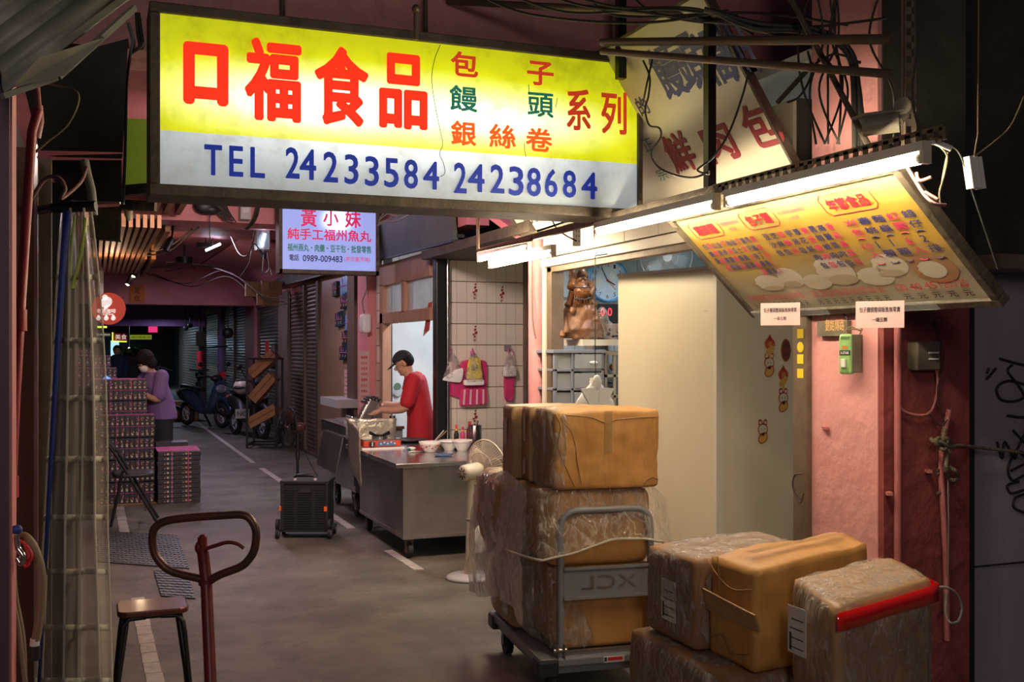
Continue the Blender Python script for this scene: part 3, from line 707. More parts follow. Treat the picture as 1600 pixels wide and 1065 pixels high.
# menu board: leans in over the stall, text facing down to the alley
def lean(P_tl, L, up, ynear):   # frame of a board that runs towards the camera along -Y
    U = V(up).normalized(); return V(P_tl), V((0, -1, 0)), U
TLm = V((2.5, 4.29, 2.19)); BLm = V((2.95, 4.31, 1.775)); Wm = 1.46; Um = (TLm-BLm).normalized(); Hm = (TLm-BLm).length; Rm = V((0, -1, 0)); Nm = Rm.cross(Um).normalized()
t = thing('menu_board', BLm, 'tilted yellow menu board in a dark brown frame listing buns with red prices', 'menu board')
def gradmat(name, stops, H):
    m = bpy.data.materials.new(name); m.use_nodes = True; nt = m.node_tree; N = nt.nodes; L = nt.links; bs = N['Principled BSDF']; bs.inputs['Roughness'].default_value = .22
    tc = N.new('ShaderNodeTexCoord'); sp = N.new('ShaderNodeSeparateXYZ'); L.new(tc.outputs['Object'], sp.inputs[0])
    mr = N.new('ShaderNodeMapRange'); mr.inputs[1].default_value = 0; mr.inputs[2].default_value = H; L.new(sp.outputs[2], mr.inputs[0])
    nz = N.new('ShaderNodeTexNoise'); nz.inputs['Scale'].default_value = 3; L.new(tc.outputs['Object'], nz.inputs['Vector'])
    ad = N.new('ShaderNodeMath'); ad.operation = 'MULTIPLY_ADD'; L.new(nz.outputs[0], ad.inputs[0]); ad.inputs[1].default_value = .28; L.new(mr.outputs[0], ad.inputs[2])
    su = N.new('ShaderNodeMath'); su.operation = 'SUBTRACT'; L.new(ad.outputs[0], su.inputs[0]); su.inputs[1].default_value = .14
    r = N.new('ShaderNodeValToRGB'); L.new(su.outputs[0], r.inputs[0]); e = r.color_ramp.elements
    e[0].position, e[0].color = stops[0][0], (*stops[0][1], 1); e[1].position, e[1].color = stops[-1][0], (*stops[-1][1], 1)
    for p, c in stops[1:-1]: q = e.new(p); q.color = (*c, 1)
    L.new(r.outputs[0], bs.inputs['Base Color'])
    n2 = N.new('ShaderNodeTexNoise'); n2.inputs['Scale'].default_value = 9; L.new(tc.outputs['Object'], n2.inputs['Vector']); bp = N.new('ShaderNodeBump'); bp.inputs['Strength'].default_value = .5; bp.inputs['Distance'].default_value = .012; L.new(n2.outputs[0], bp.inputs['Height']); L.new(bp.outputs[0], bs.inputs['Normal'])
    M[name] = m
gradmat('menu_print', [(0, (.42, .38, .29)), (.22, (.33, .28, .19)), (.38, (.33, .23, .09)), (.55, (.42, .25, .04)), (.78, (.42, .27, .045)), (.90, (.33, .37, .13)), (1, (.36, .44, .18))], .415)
def mp(x, y, n=0): return BLm+Rm*x+Um*y+Nm*n
def slab(mb, x0, x1, y0, y1, n0, n1): return mb.hexa([mp(x0, y0, n0), mp(x1, y0, n0), mp(x1, y1, n0), mp(x0, y1, n0), mp(x0, y0, n1), mp(x1, y0, n1), mp(x1, y1, n1), mp(x0, y1, n1)])
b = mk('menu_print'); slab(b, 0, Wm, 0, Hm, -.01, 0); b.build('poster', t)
b = mk('dirty_frame'); slab(b, -.035, Wm+.035, -.035, 0, -.03, .015); slab(b, -.035, 0, 0, Hm+.03, -.03, .015); slab(b, Wm, Wm+.035, 0, Hm+.03, -.03, .015); slab(b, -.035, Wm+.035, Hm, Hm+.03, -.03, .015); slab(b, -.02, Wm+.02, -.02, Hm, -.03, -.02)
b.build('frame', t, bevel=.004)
b = mk('bun')
def blob(x, y, rx, ry, n=.001, a0=0): b.add([mp(x+rx*math.cos(2*PI*k/22)*(1+.06*math.sin(3*k)), y+ry*math.sin(2*PI*k/22), n) for k in range(22)], [tuple(range(22))], False)
for x, y, rx, ry in ((.30, .17, .10, .05), (.47, .19, .08, .06), (.62, .15, .09, .045), (.78, .20, .11, .085), (.98, .15, .10, .05), (1.10, .20, .09, .06)): blob(x, y, rx, ry)
b.m('bun_shade')
for x, y, rx, ry in ((.79, .15, .09, .03), (.45, .15, .06, .02), (1.08, .16, .07, .02), (.30, .135, .07, .015)): blob(x, y, rx, ry, .0015)
b.m('basket'); blob(1.30, .165, .11, .075, .001); b.m('bun'); blob(1.29, .16, .065, .045, .0015)
b.build('bun_picture', t)
def mtext(s, x, y, w_, h_, m, bold=.02, par=None):
    bb.m(m); text(bb, s, BLm+Nm*.001, Rm, Um, x, y, w_, h_, bold, lift=.002)
bb = MB(); bb.m('red_ink')
for s, x, w_ in (('饅頭類', .09, .17), ('包子類', .50, .17), ('年節食品', 1.03, .22)):
    bb = MB(); mtext(s, x, Hm-.115, w_, .06, 'red_ink', .03)
    f = .012; x0, x1, y0, y1 = x-.03, x+w_+.03, Hm-.135, Hm-.035; c_ = .02
    loop = [(x0+c_, y0), (x1-c_, y0), (x1, y0+c_), (x1, y1-c_), (x1-c_, y1), (x0+c_, y1), (x0, y1-c_), (x0, y0+c_)]
    bb.tube([mp(p, q, .001) for p, q in loop], .0016, 4, closed=True); bb.build('heading', t)
bb = MB(); bb.m('magenta_ink')
for x, w_ in ((.29, .16), (.73, .17)): mtext('包子饅頭整袋販售無零賣', x, Hm-.085, w_, .022, 'magenta_ink', 0); mtext('一袋五顆', x+.045, Hm-.12, .06, .02, 'magenta_ink', 0)
bb.build('notice_print', t)
sec = [(.045, .0385, ['白饅頭', '黑糖饅頭', '山東饅頭', '全麥饅頭', '芋頭饅頭', '地瓜饅頭', '起士饅頭', '巧克力饅頭', '蔥花捲饅頭', '乳酪丁饅頭', '銀絲捲3入'], ['95', '95', '95', '95', '120', '120', '120', '120', '120', '135', '90']),
       (.52, .0515, ['豆沙包', '芝麻包', '奶酥包', '芋泥包', '蔥花鮮肉包', '筍香鮮肉包', '黑胡椒肉包', '高麗菜肉包', '香菇素菜包'], ['120', '120', '120', '120', '130', '130', '130', '130', '130']),
       (1.04, .0760, ['刈包︵10入︶', '壽桃︵1顆︶', '麵龜︵1顆︶', '紅圓︵6入︶', '錢仔︵2排︶'], ['120', '40', '45', '120', '120'])]
cols = ['navy_ink', 'navy_ink', 'magenta_ink']
bb = MB(); bb.m('navy_ink'); bp_ = MB(); bp_.m('red_ink')
for si, (x0, dx, names, prices) in enumerate(sec):
    for k, nm in enumerate(names):
        x = x0+dx*k; m_ = cols[(k*2+si) % 3]; y = Hm-.20+(.0 if si else -.0)
        i = 0; chars = []
        if si == 2: nm = nm.replace('10', 'Ａ')
        for ch in nm:
            h_ = .036
            if ch in '︵︶':
                s_ = 1 if ch == '︵' else -1; bb.m(m_); bb.tube([mp(x+dx*(.35+.28*math.sin(a_)), y+.024+s_*.010*math.cos(a_), .002) for a_ in (-1.3, -.8, -.3, .3, .8, 1.3)], .0014, 3); y -= .024; continue
            if ch == 'Ａ': mtext('10', x, y, dx*.7, h_*.85, m_, .01)
            else: mtext(ch, x+(dx*.08), y if ch not in '一' else y+.012, dx*.78 if not ch.isdigit() else (dx*.10 if ch == '1' else dx*.36), h_ if not ch in '︵︶' else .008, m_, .02)
            y -= .048 if ch not in '︵︶' else .022
            if ch not in '︵︶': pass
        bb2 = bp_; keep = bb; bb = bp_; mtext(prices[k], x, .065, dx*.78, .036, 'red_ink', .0); mtext('元', x+dx*.1, .018, dx*.6, .030, 'black_ink', .01); bb = keep
stuff(bb.build('item_names', t)); stuff(bp_.build('prices', t))
b = mk('glass'); slab(b, .0, .56, -.03, .012, .016, .018); slab(b, .78, 1.2, -.03, .012, .016, .018); b.build('tape_strip', t)

# pink price slips taped under the menu board
for (x0, y0, x1, y1, lb) in ((1188, 473, 1250, 508, 'left pink paper slip with black characters taped under the menu board'), (1338, 470, 1411, 512, 'right pink paper slip with black characters taped under the menu board')):
    cx_ = (x0+x1)/2; p = atP(cx_, y0, V((2.865, 0, 0)), V((1, 0, 0))); sc_ = (p-CAM).dot(V((SY, CY, 0)))/F
    Wd = (x1-x0)*sc_; Hh = (y1-y0)*sc_
    rr = V((.62, -.785, 0)); Wd *= 1.0; O = p-rr*Wd/2-V((0, 0, Hh))
    b = mk('pink_paper'); b.prism([O, O+rr*Wd, O+rr*Wd+V((0, 0, Hh)), O+V((0, 0, Hh))], rr.cross(V((0, 0, 1)))*-.001)
    text(b, '包子饅頭整袋販售無零賣', O, rr, V((0, 0, 1)), Wd*.08, Hh*.58, Wd*.84, Hh*.2, .01, 'black_ink', .0015)
    text(b, '一袋五顆', O, rr, V((0, 0, 1)), Wd*.34, Hh*.22, Wd*.32, Hh*.17, .01, 'black_ink', .0015)
    tag(b.build('paper_slip'), lb, 'notice')

# old cream sign board above the tubes, same lean
BL2 = V((2.9, 5.5, 2.415)); TL2 = V((2.431, 5.5, 3.126)); U2 = (TL2-BL2).normalized(); H2 = (TL2-BL2).length; N2 = Rm.cross(U2).normalized(); W2 = 5.5-3.93
t = thing('sign_board', BL2, 'cream tilted sign board with big blue and dark red characters above the tubes', 'sign')
def bp2(x, y, n=0): return BL2+Rm*x+U2*y+N2*n
def slab2(mb, x0, x1, y0, y1, n0, n1, f=bp2): return mb.hexa([f(x0, y0, n0), f(x1, y0, n0), f(x1, y1, n0), f(x0, y1, n0), f(x0, y0, n1), f(x1, y0, n1), f(x1, y1, n1), f(x0, y1, n1)])
b = mk('board_cream'); slab2(b, 0, W2, 0, H2, -.01, 0); b.build('panel', t)
b = mk('dirty_frame'); slab2(b, -.02, W2+.02, -.035, 0, -.03, .02); slab2(b, W2, W2+.015, 0, H2, -.03, .012); slab2(b, -.02, W2+.02, H2, H2+.015, -.03, .012); b.build('frame', t)
b = mk('navy_ink')
def ch2(ch, px, py, wpx, hpx, m, bold=.03):
    p = atP(px, py, BL2, N2)-BL2; x = p.dot(Rm); y = p.dot(U2); d = ray(px, py)
    dd = (atP(px, py, BL2, N2)-CAM).dot(V((SY, CY, 0)))/F
    b = mk(m); text(b, ch, BL2, Rm, U2, x-wpx/2, y-hpx/2, wpx, hpx, bold, m); b.build('character', t)
for ch, px, py in (('饅', 1042, 112), ('頭', 1076, 98), ('福', 1114, 88), ('州', 1148, 78)): ch2(ch, px, py, .21, .27, 'navy_ink', .025)
for ch, px, py in (('鮮', 1062, 238), ('肉', 1122, 220), ('包', 1188, 195)): ch2(ch, px, py, .24, .22, 'board_red', .03)
ch2('正', 1013, 226, .10, .07, 'green_ink', 0); ch2('宗', 1035, 272, .10, .07, 'green_ink', 0); ch2('的', 1004, 165, .1, .1, 'navy_ink', .02)
BL3 = V((2.9, 7.15, 2.43)); t = thing('sign_board', BL3, 'lower cream sign board with small black characters seen under the yellow sign', 'sign')
f3 = lambda x, y, n=0: BL3+Rm*x+U2*y+N2*n
b = mk('board_cream'); slab2(b, 0, 1.5, 0, .4, -.01, 0, f3); b.build('panel', t)
b = mk('dirty_frame'); slab2(b, -.02, 1.52, -.03, 0, -.03, .02, f3); slab2(b, -.03, 0, 0, .42, -.03, .02, f3); b.build('frame', t)
b = mk('black_ink'); text(b, '傳真中正包', BL3, Rm, U2, .12, .05, 1.0, .16, .02, 'black_ink'); b.build('lettering', t)
b = mk('dim_pink'); b.beam((2.75, 8.2, 2.9), (2.95, 7.25, 2.42), .12, .05); st(b.build('trim_19'))

# far signs in the arcade
p = atY(170, 482, 13.6); r_ = 24/F*(13.2)
t = thing('round_sign', (p.x, 13.6, p.z-r_), 'round red hanging sign with a white cup logo and two rows of icons', 'sign')
mat('sign_round', (.45, .03, .01), .5, emit=.35, ecol=(.55, .05, .015)); mat('sign_glow', (.8, .8, .8), .5, emit=.55, ecol=(1, .88, .8))
b = mk('sign_round'); b.cyl((p.x, 13.6, p.z), (p.x, 13.66, p.z), r_, 40); b.build('disc', t)
b = mk('white_paint'); px_ = atY(157.5, 450, 13.6); b.box(px_.x-.03, px_.x+.03, 13.62, 13.64, p.z+r_*.9, 2.72); b.build('bracket', t)
b = mk('sign_glow'); q = 13.592
def dd(x, y): return atY(x, y, q)
b.disc(dd(166, 472), (0, -1, 0), 9/F*13.2, 18, .85); b.disc(dd(164, 464), (0, -1, 0), 4/F*13.2, 10); b.disc(dd(166, 480), (0, -1, 0), 5/F*13.2, 12, .4)
letters_px(b, q, [('老派咖啡', 151, 181, 482, 489), ('coffee', 157, 177, 488.5, 492)], .02)
for cx_ in (154, 166, 177): b.disc(dd(cx_, 497), (0, -1, 0), 3.6/F*13.2, 10, .9); b.disc(dd(cx_, 493.5), (0, -1, 0), 2/F*13.2, 8)
b.build('logo', t)
p = atY(214, 459, 21.35)
b = mk('orange_paper'); a, c = atY(203, 472, 21.36), atY(226, 446, 21.36); b.box(a.x, c.x, 21.36, 21.37, a.z, c.z)
b.m('ink'); letters_px(b, 21.35, [('定', 210, 219, 448, 458), ('位', 210, 219, 461, 470)], 0); tag(b.build('paper_sign'), 'orange paper with two black characters stuck on the pink beam', 'notice')
def fsign(x0, x1, y0, y1, Y, m, label, txt=None, tm='sign_glow', name='hanging_sign'):
    a, c = atY(x0, y1, Y), atY(x1, y0, Y); b = mk(m); b.box(a.x, c.x, Y, Y+.08, a.z, c.z)
    b.m('dark').box(a.x, c.x, Y+.03, Y+.05, c.z, 2.77)
    if txt: b.m(tm); letters_px(b, Y-.02, [(txt, x0+2, x1-2, y0+2, y1-2)], 0)
    return tag(b.build(name), label, 'sign')
fsign(149, 174, 519, 526, 30, 'grey_plastic', 'grey shop sign with white characters hanging far down the arcade', '市場商店')
fsign(149, 163, 528, 531.5, 33, 'far_glow', 'thin glowing lamp strip below the grey sign far away', name='strip_light')
dk = fsign(178, 200, 520, 532, 36, 'magenta_ink', 'dark red hanging sign edged in glowing yellow-green', '美食')
b = mk('led_green'); pts = [atY(x, y, 35.9) for x, y in ((176, 519), (176, 533), (198, 533.5))]
for i in range(2): b.beam(pts[i], pts[i+1], .035)
b.build('neon_line', dk)
mat('olive_sign', (.3, .36, .02), .5, emit=.3, ecol=(.5, .62, .05))
fsign(203, 237, 523, 530, 34, 'olive_sign', 'long yellow-green sign with tiny dark letters far down the arcade', '福州意麵 24', 'ink')
fsign(232, 246, 508, 519, 29, 'lamp_pink', 'bright pink lantern hanging below the purple beam', name='lantern')
fsign(152, 167, 505, 512, 28.8, 'led_green', 'green lamp half hidden behind the round red sign', name='lamp')
b = mk('far_glow'); a, c = atY(173, 560, 46), atY(186, 532, 46); b.box(a.x, c.x, 46, 46.1, 0, c.z); tag(b.build('lit_doorway'), 'bright pale opening at the far end of the arcade', 'doorway')
b = mk('blackwall'); b.box(-1.5, 3.2, 47, 47.2, 0, 3); st(b.build('wall_far'))
b = mk('spot_led'); b.ball(atY(202, 545, 40), .05); q_ = atY(202, 545, 40); b.m('wire').tube([q_, (q_.x, 40, 2.76)], .01, 4); tag(b.build('bulb'), 'tiny warm light bulb at the far end of the arcade', 'bulb')
# ================================================================ TUBES AND THEIR RAILS
XT, ZT = 2.38, 2.185
def tube_light(y0, y1, x, z, label, rail=True, name='fluorescent_tube'):
    t = thing(name, (x, y0, z), label, 'tube light', 'fluorescent tubes of the bun stall')
    b = mk('tube_light'); b.tube([(x, y0+.03, z), (x, y1-.03, z)], .0185, 12); b.build('glass_tube', t)
    b = mk('cream_plastic'); b.cyl((x, y0, z), (x, y0+.032, z), .017, 12); b.box(x-.016, x+.016, y0-.006, y0+.012, z-.02, z+.05); b.build('lamp_holder', t)
    b = mk('cream_plastic'); b.cyl((x, y1-.032, z), (x, y1, z), .017, 12); b.box(x-.016, x+.016, y1-.012, y1+.006, z-.02, z+.05); b.build('lamp_holder', t)
    b = mk('white_paint'); b.box(x-.018, x+.018, y0, y1, z+.020, z+.05); b.build('batten', t)
    return t
tube_light(2.56, 3.66, XT, ZT, 'long bright fluorescent tube directly above the menu board')
tube_light(3.74, 4.86, XT, ZT, 'bright fluorescent tube between the yellow sign and the menu board')
tube_light(6.25, 7.20, XT+.20, ZT+.05, 'upper tube of the pair hanging before the tiled wall')
tube_light(6.00, 7.12, XT+.26, ZT+.0, 'lower tube of the pair hanging before the tiled wall')
# slotted angle rail the tubes hang from
def slotted(p, q, wd, label, n):
    p, q = V(p), V(q); d = (q-p).normalized(); L = (q-p).length; u = V((0, 0, 1)) if abs(d.z) < .9 else V((CY, -SY, 0)); s_ = d.cross(u).normalized()
    b = mk('rust_metal'); th = .003
    for k in (0, 1): o = p+u*(wd*k); b.beam(o, o+d*L, th, .017, up=u)
    st_ = L/n
    for i in range(n+1):
        c = p+d*(st_*i); b.beam(c-u*.002, c+u*(wd+.002), th, st_*.5, up=d)
    b.beam(p+s_*.001, p+d*L+s_*.001, .038, .003, up=u)
    return tag(b.build('slotted_rail'), label, 'metal rail')
slotted((XT+.035, 2.53, ZT+.055), (XT+.035, 3.82, ZT+.055), .034, 'slotted steel angle rail above the menu board tube', 26)
a = D(1412, 235, 3.7); c = D(1412, -60, 3.7); slotted((a.x, a.y, a.z), (a.x, a.y, 3.95), .035, 'upright slotted angle post carrying the security camera', 34)
b = mk('dirty_frame'); b.beam((XT+.05, 3.78, ZT+.078), (XT+.23, 7.25, ZT+.115), .035); tag(b.build('lamp_rail'), 'grimy square rail along the shop front above the tubes', 'metal rail')
b = mk('rust_metal'); b.tube([(XT+.03, 6.75, 2.62), (XT+.03, 6.75, ZT+.07), (XT+.03, 5.8, ZT+.055)], .012, 6); tag(b.build('lamp_hanger'), 'rusty thin rod holding the far pair of tubes', 'metal rod')
b = mk('black_metal'); p = atY(1109, 300, 3.98); b.box(p.x-.02, p.x+.02, p.y-.02, p.y+.02, ZT+.06, 3.05); tag(b.build('sign_post'), 'black square upright bar in front of the cream sign board', 'metal post')
b = mk('black_metal'); p = atY(970, 60, 4.75); b.box(p.x-.022, p.x+.022, 4.73, 4.77, 2.95, 3.5); tag(b.build('sign_post'), 'short dark upright bar above the right end of the yellow sign', 'metal post')
def rod(p, q, r, m, label, name='metal_pipe', cat='pipe'):
    b = mk(m); b.tube([p, q], r, 8); return tag(b.build(name), label, cat)
rod(D(940, 66, 4.6), D(1395, 61, 3.45), .017, 'rust_metal', 'upper thin rusty pipe crossing in front of the cream sign board')
rod(D(940, 80, 4.6), D(1395, 116, 3.5), .015, 'rust_metal', 'lower thin rusty pipe crossing in front of the cream sign board')
rod(D(700, 2, 5.6), D(1150, 26, 4.6), .018, 'rust_metal', 'grimy pipe at the top edge above the yellow sign')
rod(D(1232, -10, 3.9), D(1356, 225, 3.75), .011, 'dirty_frame', 'slanting thin rod left of the security camera')
rod(D(1215, 160, 4.2), D(1270, 100, 4.05), .010, 'dirty_frame', 'short slanting rod in the dark above the sign board')
# far alley lamps
p = atY(333, 386, 15.2); t = thing('led_lamp', p, 'small cool white light bar hanging from the arcade ceiling', 'lamp')
b = mk('led_white'); b.beam(p+V((-.10, 0, -.05)), p+V((.10, 0, .05)), .03); b.build('light_bar', t)
b = mk('black_metal'); b.box(p.x-.22, p.x-.02, p.y, p.y+.12, p.z-.0, p.z+.06); b.tube([p+V((-.1, .05, .05)), (p.x-.1, p.y+.05, 3.13)], .006, 5); b.tube([p+V((.0, .05, .03)), (p.x, p.y+.05, 3.13)], .006, 5); b.build('housing', t)
a, c = atY(400, 391, 14), atY(422, 357, 14); t = thing('emergency_lamp', (a.x, 14, a.z), 'silver box lamp with a slanted light streak mounted under the canopy', 'lamp')
b = mk('bright_steel'); b.box(a.x, c.x, 14, 14.15, a.z, c.z); b.m('glass').box(a.x+.01, c.x-.01, 13.985, 14, a.z+.02, c.z-.02); b.build('housing', t, bevel=.006)
b = mk('led_white'); b.beam(V((a.x+.07, 13.98, a.z+.05)), V((c.x-.07, 13.98, c.z-.07)), .018); b.build('light_bar', t)
b = mk('dark'); b.tube(spline([(a.x+.1, 14.1, c.z), (a.x+.02, 14.2, 3.0), (a.x+.1, 14.2, 3.12)]), .01, 5); b.ball((a.x+.09, 14.02, a.z-.05), .05, .05, .06); b.build('bracket', t)
# wooden slat ceilings and spot lamps of the cafe, left
def slats(n, p0, p1, dx, sec, label, z):
    t = thing('slat_ceiling', (p0[0], p0[1], z), label, 'slat panel')
    for i in range(n):
        b = mk('slat_wood'); b.box(p0[0]+i*dx, p0[0]+i*dx+sec[0], p0[1], p1, z, z+sec[1]); b.build('slat', t)
    b = mk('dark'); b.box(p0[0]-.02, p0[0]+n*dx, p0[1]+.3, p1-.3, z+sec[1], z+sec[1]+.03); b.build('carrier', t)
    return t
x0 = atY(142, 440, 14).x; slats(11, (x0-.02, 8.6), 14.0, .052, (.03, .10), 'near panel of thin brown wooden ceiling slats over the left shops', 2.52)
for Y0, Y1, xs, z, lb in ((12.1, 14.6, (205, 222, 240, 262), 2.86, 'four warm wooden ceiling fins with spot lamps, nearer set'), (15.2, 19.2, (187, 200, 213, 226, 240), 2.80, 'five warm wooden ceiling fins with spot lamps, farther set'), (9.0, 11.3, (262, 285, 308), 2.95, 'three wooden ceiling fins just under the yellow sign')):
    t = thing('slat_ceiling', (atY(xs[0], 400, Y0).x, Y0, z), lb, 'slat panel')
    for x in xs:
        q = atY(x, 400, Y0); b = mk('wood'); b.box(q.x-.025, q.x+.03, Y0, Y1, z, z+.2); b.build('slat', t)
    b = mk('wood'); b.box(atY(xs[0], 400, Y0).x-.03, atY(xs[-1], 400, Y0).x+.05, Y0+.7, Y0+.76, z+.14, z+.2); b.build('carrier', t)
def spot(px, py, Y, dx, label, on=True):
    p = atY(px, py, Y); t = thing('spot_lamp', p, label, 'spotlight'); q = p+V((dx, -.05, -.16))
    b = mk('black_metal'); b.tube([p, q], .036, 12); b.tube([p+V((0, 0, .0)), p+V((.02, .02, .12)), (p.x+.02, p.y+.02, 3.1)], .012, 6); b.build('housing', t)
    if on: b = mk('spot_led'); b.disc(q+(q-p).normalized()*.003, (q-p), .026, 12); b.build('lens', t)
for px, py, Y, lb in ((237, 352, 13, 'black spot lamp between the nearer wooden fins, right of two'), (228, 372, 13.2, 'black spot lamp between the nearer wooden fins, left of two'), (268, 372, 13.5, 'black spot lamp at the right end of the nearer fins'), (216, 415, 16.5, 'black spot lamp among the farther wooden fins'), (207, 428, 16.5, 'glowing black spot lamp lowest under the farther fins')): spot(px, py, Y, -.07, lb, px == 207 or px == 216)
plight('cafe_spot_glow', (.55, 14.9, 2.62), .05, 10, (1, .68, .40)); plight('cafe_spot_glow_far', (.15, 11.3, 2.3), .05, 9, (1, .62, .38))
plight('cafe_lamp_near', (.75, 9.6, 2.55), .05, 4, (1, .7, .5))
# ceiling fan
p = atY(288, 412, 16.5); t = thing('ceiling_fan', p, 'dark ceiling fan with flat blades below the pink ceiling', 'fan')
b = mk('black_metal'); b.cyl(p, p+V((0, 0, .1)), .12, 16); b.tube([p+V((0, 0, .1)), (p.x, p.y, 3.13)], .015, 6); b.build('motor', t)
for k in range(3): q = .15+k*2*PI/3; d = V((math.cos(q), math.sin(q), 0)); b = mk('dirty_frame'); b.beam(p+d*.1, p+d*.68+V((0, 0, -.03)), .11, .012); b.build('blade', t)
# bare bulb in the kitchen
p = atY(624, 497, 11.5); t = thing('light_bulb', p, 'glowing white bulb hanging in the kitchen doorway', 'bulb')
b = mk('bulb_light'); b.lathe([(.001, -.055), (.028, -.045), (.04, -.02), (.038, .01), (.02, .04)], p); b.build('glass_bulb', t)
b = mk('white_paint'); b.lathe([(.02, .04), (.022, .09), (.055, .11), (.055, .12), (.001, .12)], p); b.build('socket', t)
b = mk('wire_white'); b.tube([p+V((0, 0, .12)), (p.x, p.y, 2.95)], .005, 5); b.build('cord', t)
# ================================================================ TROLLEY AND CARTONS
TA = V((1.84, 4.33, 0)); tr_, tf_ = V((.994, -.111, 0)), V((.111, .994, 0))
def T(x, y, z): return TA+tr_*x+tf_*y+V((0, 0, z))
def tbox(mb, x0, x1, y0, y1, z0, z1): return mb.hexa([T(x0, y0, z0), T(x1, y0, z0), T(x1, y1, z0), T(x0, y1, z0), T(x0, y0, z1), T(x1, y0, z1), T(x1, y1, z1), T(x0, y1, z1)])
t = thing('platform_trolley', TA, 'grey platform trolley with looped handle carrying stacked cartons', 'trolley')
b = mk('grey_plastic'); tbox(b, 0, .62, 0, .92, .165, .205); tbox(b, .02, .60, .02, .90, .13, .165); b.build('deck', t, bevel=.008)
for x in (-.012, .53):
    for y in (-.012, .83): b = mk('black_plastic'); tbox(b, x, x+.10, y, y+.10, .125, .202); b.build('corner_bumper', t, bevel=.012)
b = mk('label_paper'); tbox(b, .30, .40, -.003, 0, .172, .20); b.m('red_ink'); tbox(b, .32, .39, -.004, -.003, .18, .195); b.m('ink'); tbox(b, .303, .315, -.0045, -.003, .178, .196); b.build('label_plate', t)
H = .86; r_ = .075
pts = [T(.105, .03, .19), T(.105, .03, H-r_)]+[T(.105+r_*(1-math.cos(q)), .03, H-r_+r_*math.sin(q)) for q in (.3, .6, .9, 1.2, 1.57)]+[T(.54-r_*(1-math.sin(q)), .03, H-r_+r_*math.cos(q)) for q in (0, .3, .6, .9, 1.2, 1.57)]+[T(.54, .03, .19)]
b = mk('grey_plastic'); b.tube(pts, .0165, 12); b.build('handle', t)
b = mk('grey_plastic'); tbox(b, .115, .53, .015, .02, .47, .60); tbox(b, .115, .53, .006, .02, .595, .607); tbox(b, .115, .53, .006, .02, .462, .474)
b.m('steel'); text(b, 'XCL', T(0, .014, 0), tr_, V((0, 0, 1)), .20, .505, .27, .062, -.012, 'steel', .002, mirror=True); b.build('handle_panel', t)
b = mk('steel'); tbox(b, .12, .56, .035, .06, .205, .225)
for x in (.085, .115, .52, .55): tbox(b, x-.003, x+.003, .0, .06, .2, .265)
b.tube([T(.07, .02, .235), T(.13, .02, .235)], .012, 8); b.build('hinge', t)
for x in (.07, .55):
    for y in (.09, .83):
        b = mk('rubber'); b.cyl(T(x-.018, y, .062), T(x+.018, y, .062), .062, 20); w_ = b.build('wheel', t)
        b = mk('black_metal'); tbox(b, x-.026, x-.02, y-.02, y+.02, .05, .135); tbox(b, x+.02, x+.026, y-.02, y+.02, .05, .135); b.build('fork', t)

def carton(c4, z0, z1, m, label, name='cardboard_box', group=None, amp=.006, rnd=.1, bulge=.02, seed=1, ztop=None, n=20, wrap=None, wrap_amp=.012):
    bot = [V((x, y, z0)) for x, y in c4]; zt_ = ztop or [z1]*4; top = [V((p.x, p.y, z)) for p, z in zip(bot, zt_)]
    b = mk(m); crumple(b, bot, top, n, amp, rnd*.42, bulge*.7, seed, 6)
    o = tag(b.build(name), label, 'box', group)
    if wrap:
        c = sum(bot, V((0, 0, 0)))/4; k = 1.03
        bo = [V((c.x+(p.x-c.x)*k, c.y+(p.y-c.y)*k, z0+.004)) for p in bot]; to = [V((c.x+(p.x-c.x)*k, c.y+(p.y-c.y)*k, z+.008)) for p, z in zip(bot, zt_)]
        b = mk(wrap); crumple(b, bo, to, 22, wrap_amp, rnd+.02, bulge, seed+5, 11); lab(b.build('plastic_wrap', o), 'clear crinkled plastic film')
    return o
def tq(x0, x1, y0, y1, sk=0): return [(T(x, y, 0).x, T(x, y, 0).y) for x, y in ((x0, y0), (x1, y0), (x1+sk, y1), (x0+sk, y1))]
def strip(o, pts4, m='tape', name='tape_strip', lift=None, label=None):
    b = mk(m); b.quad(*pts4); s = b.build(name, o)
    if label: s['label'] = label
    return s
# bottom layer
o = carton(tq(.10, .56, .075, .46), .225, .60, 'carton', 'brown taped carton at the bottom front of the trolley', seed=3, rnd=.05, amp=.004)
strip(o, [T(.10, .066, .50), T(.56, .066, .51), T(.56, .066, .56), T(.10, .066, .55)], 'tape'); b = mk('carton_dark'); tbox(b, .10, .56, .068, .0735, .487, .492); b.build('flap_edge', o)
b = mk('clear_film'); crumple(b, [T(.07, .068, .215), T(.30, .060, .215), T(.30, .46, .215), T(.04, .46, .215)], [T(.06, .055, .60), T(.16, .05, .60), T(.16, .46, .60), T(.02, .46, .60)], 20, .02, .1, .03, 4, 9); b.build('plastic_wrap', o)
carton(tq(.0, .52, .48, .92), .215, .58, 'carton_light', 'carton in a crumpled milky plastic bag at the rear of the trolley', seed=8, bulge=.05, amp=.02, rnd=.18, wrap='white_film', wrap_amp=.035)
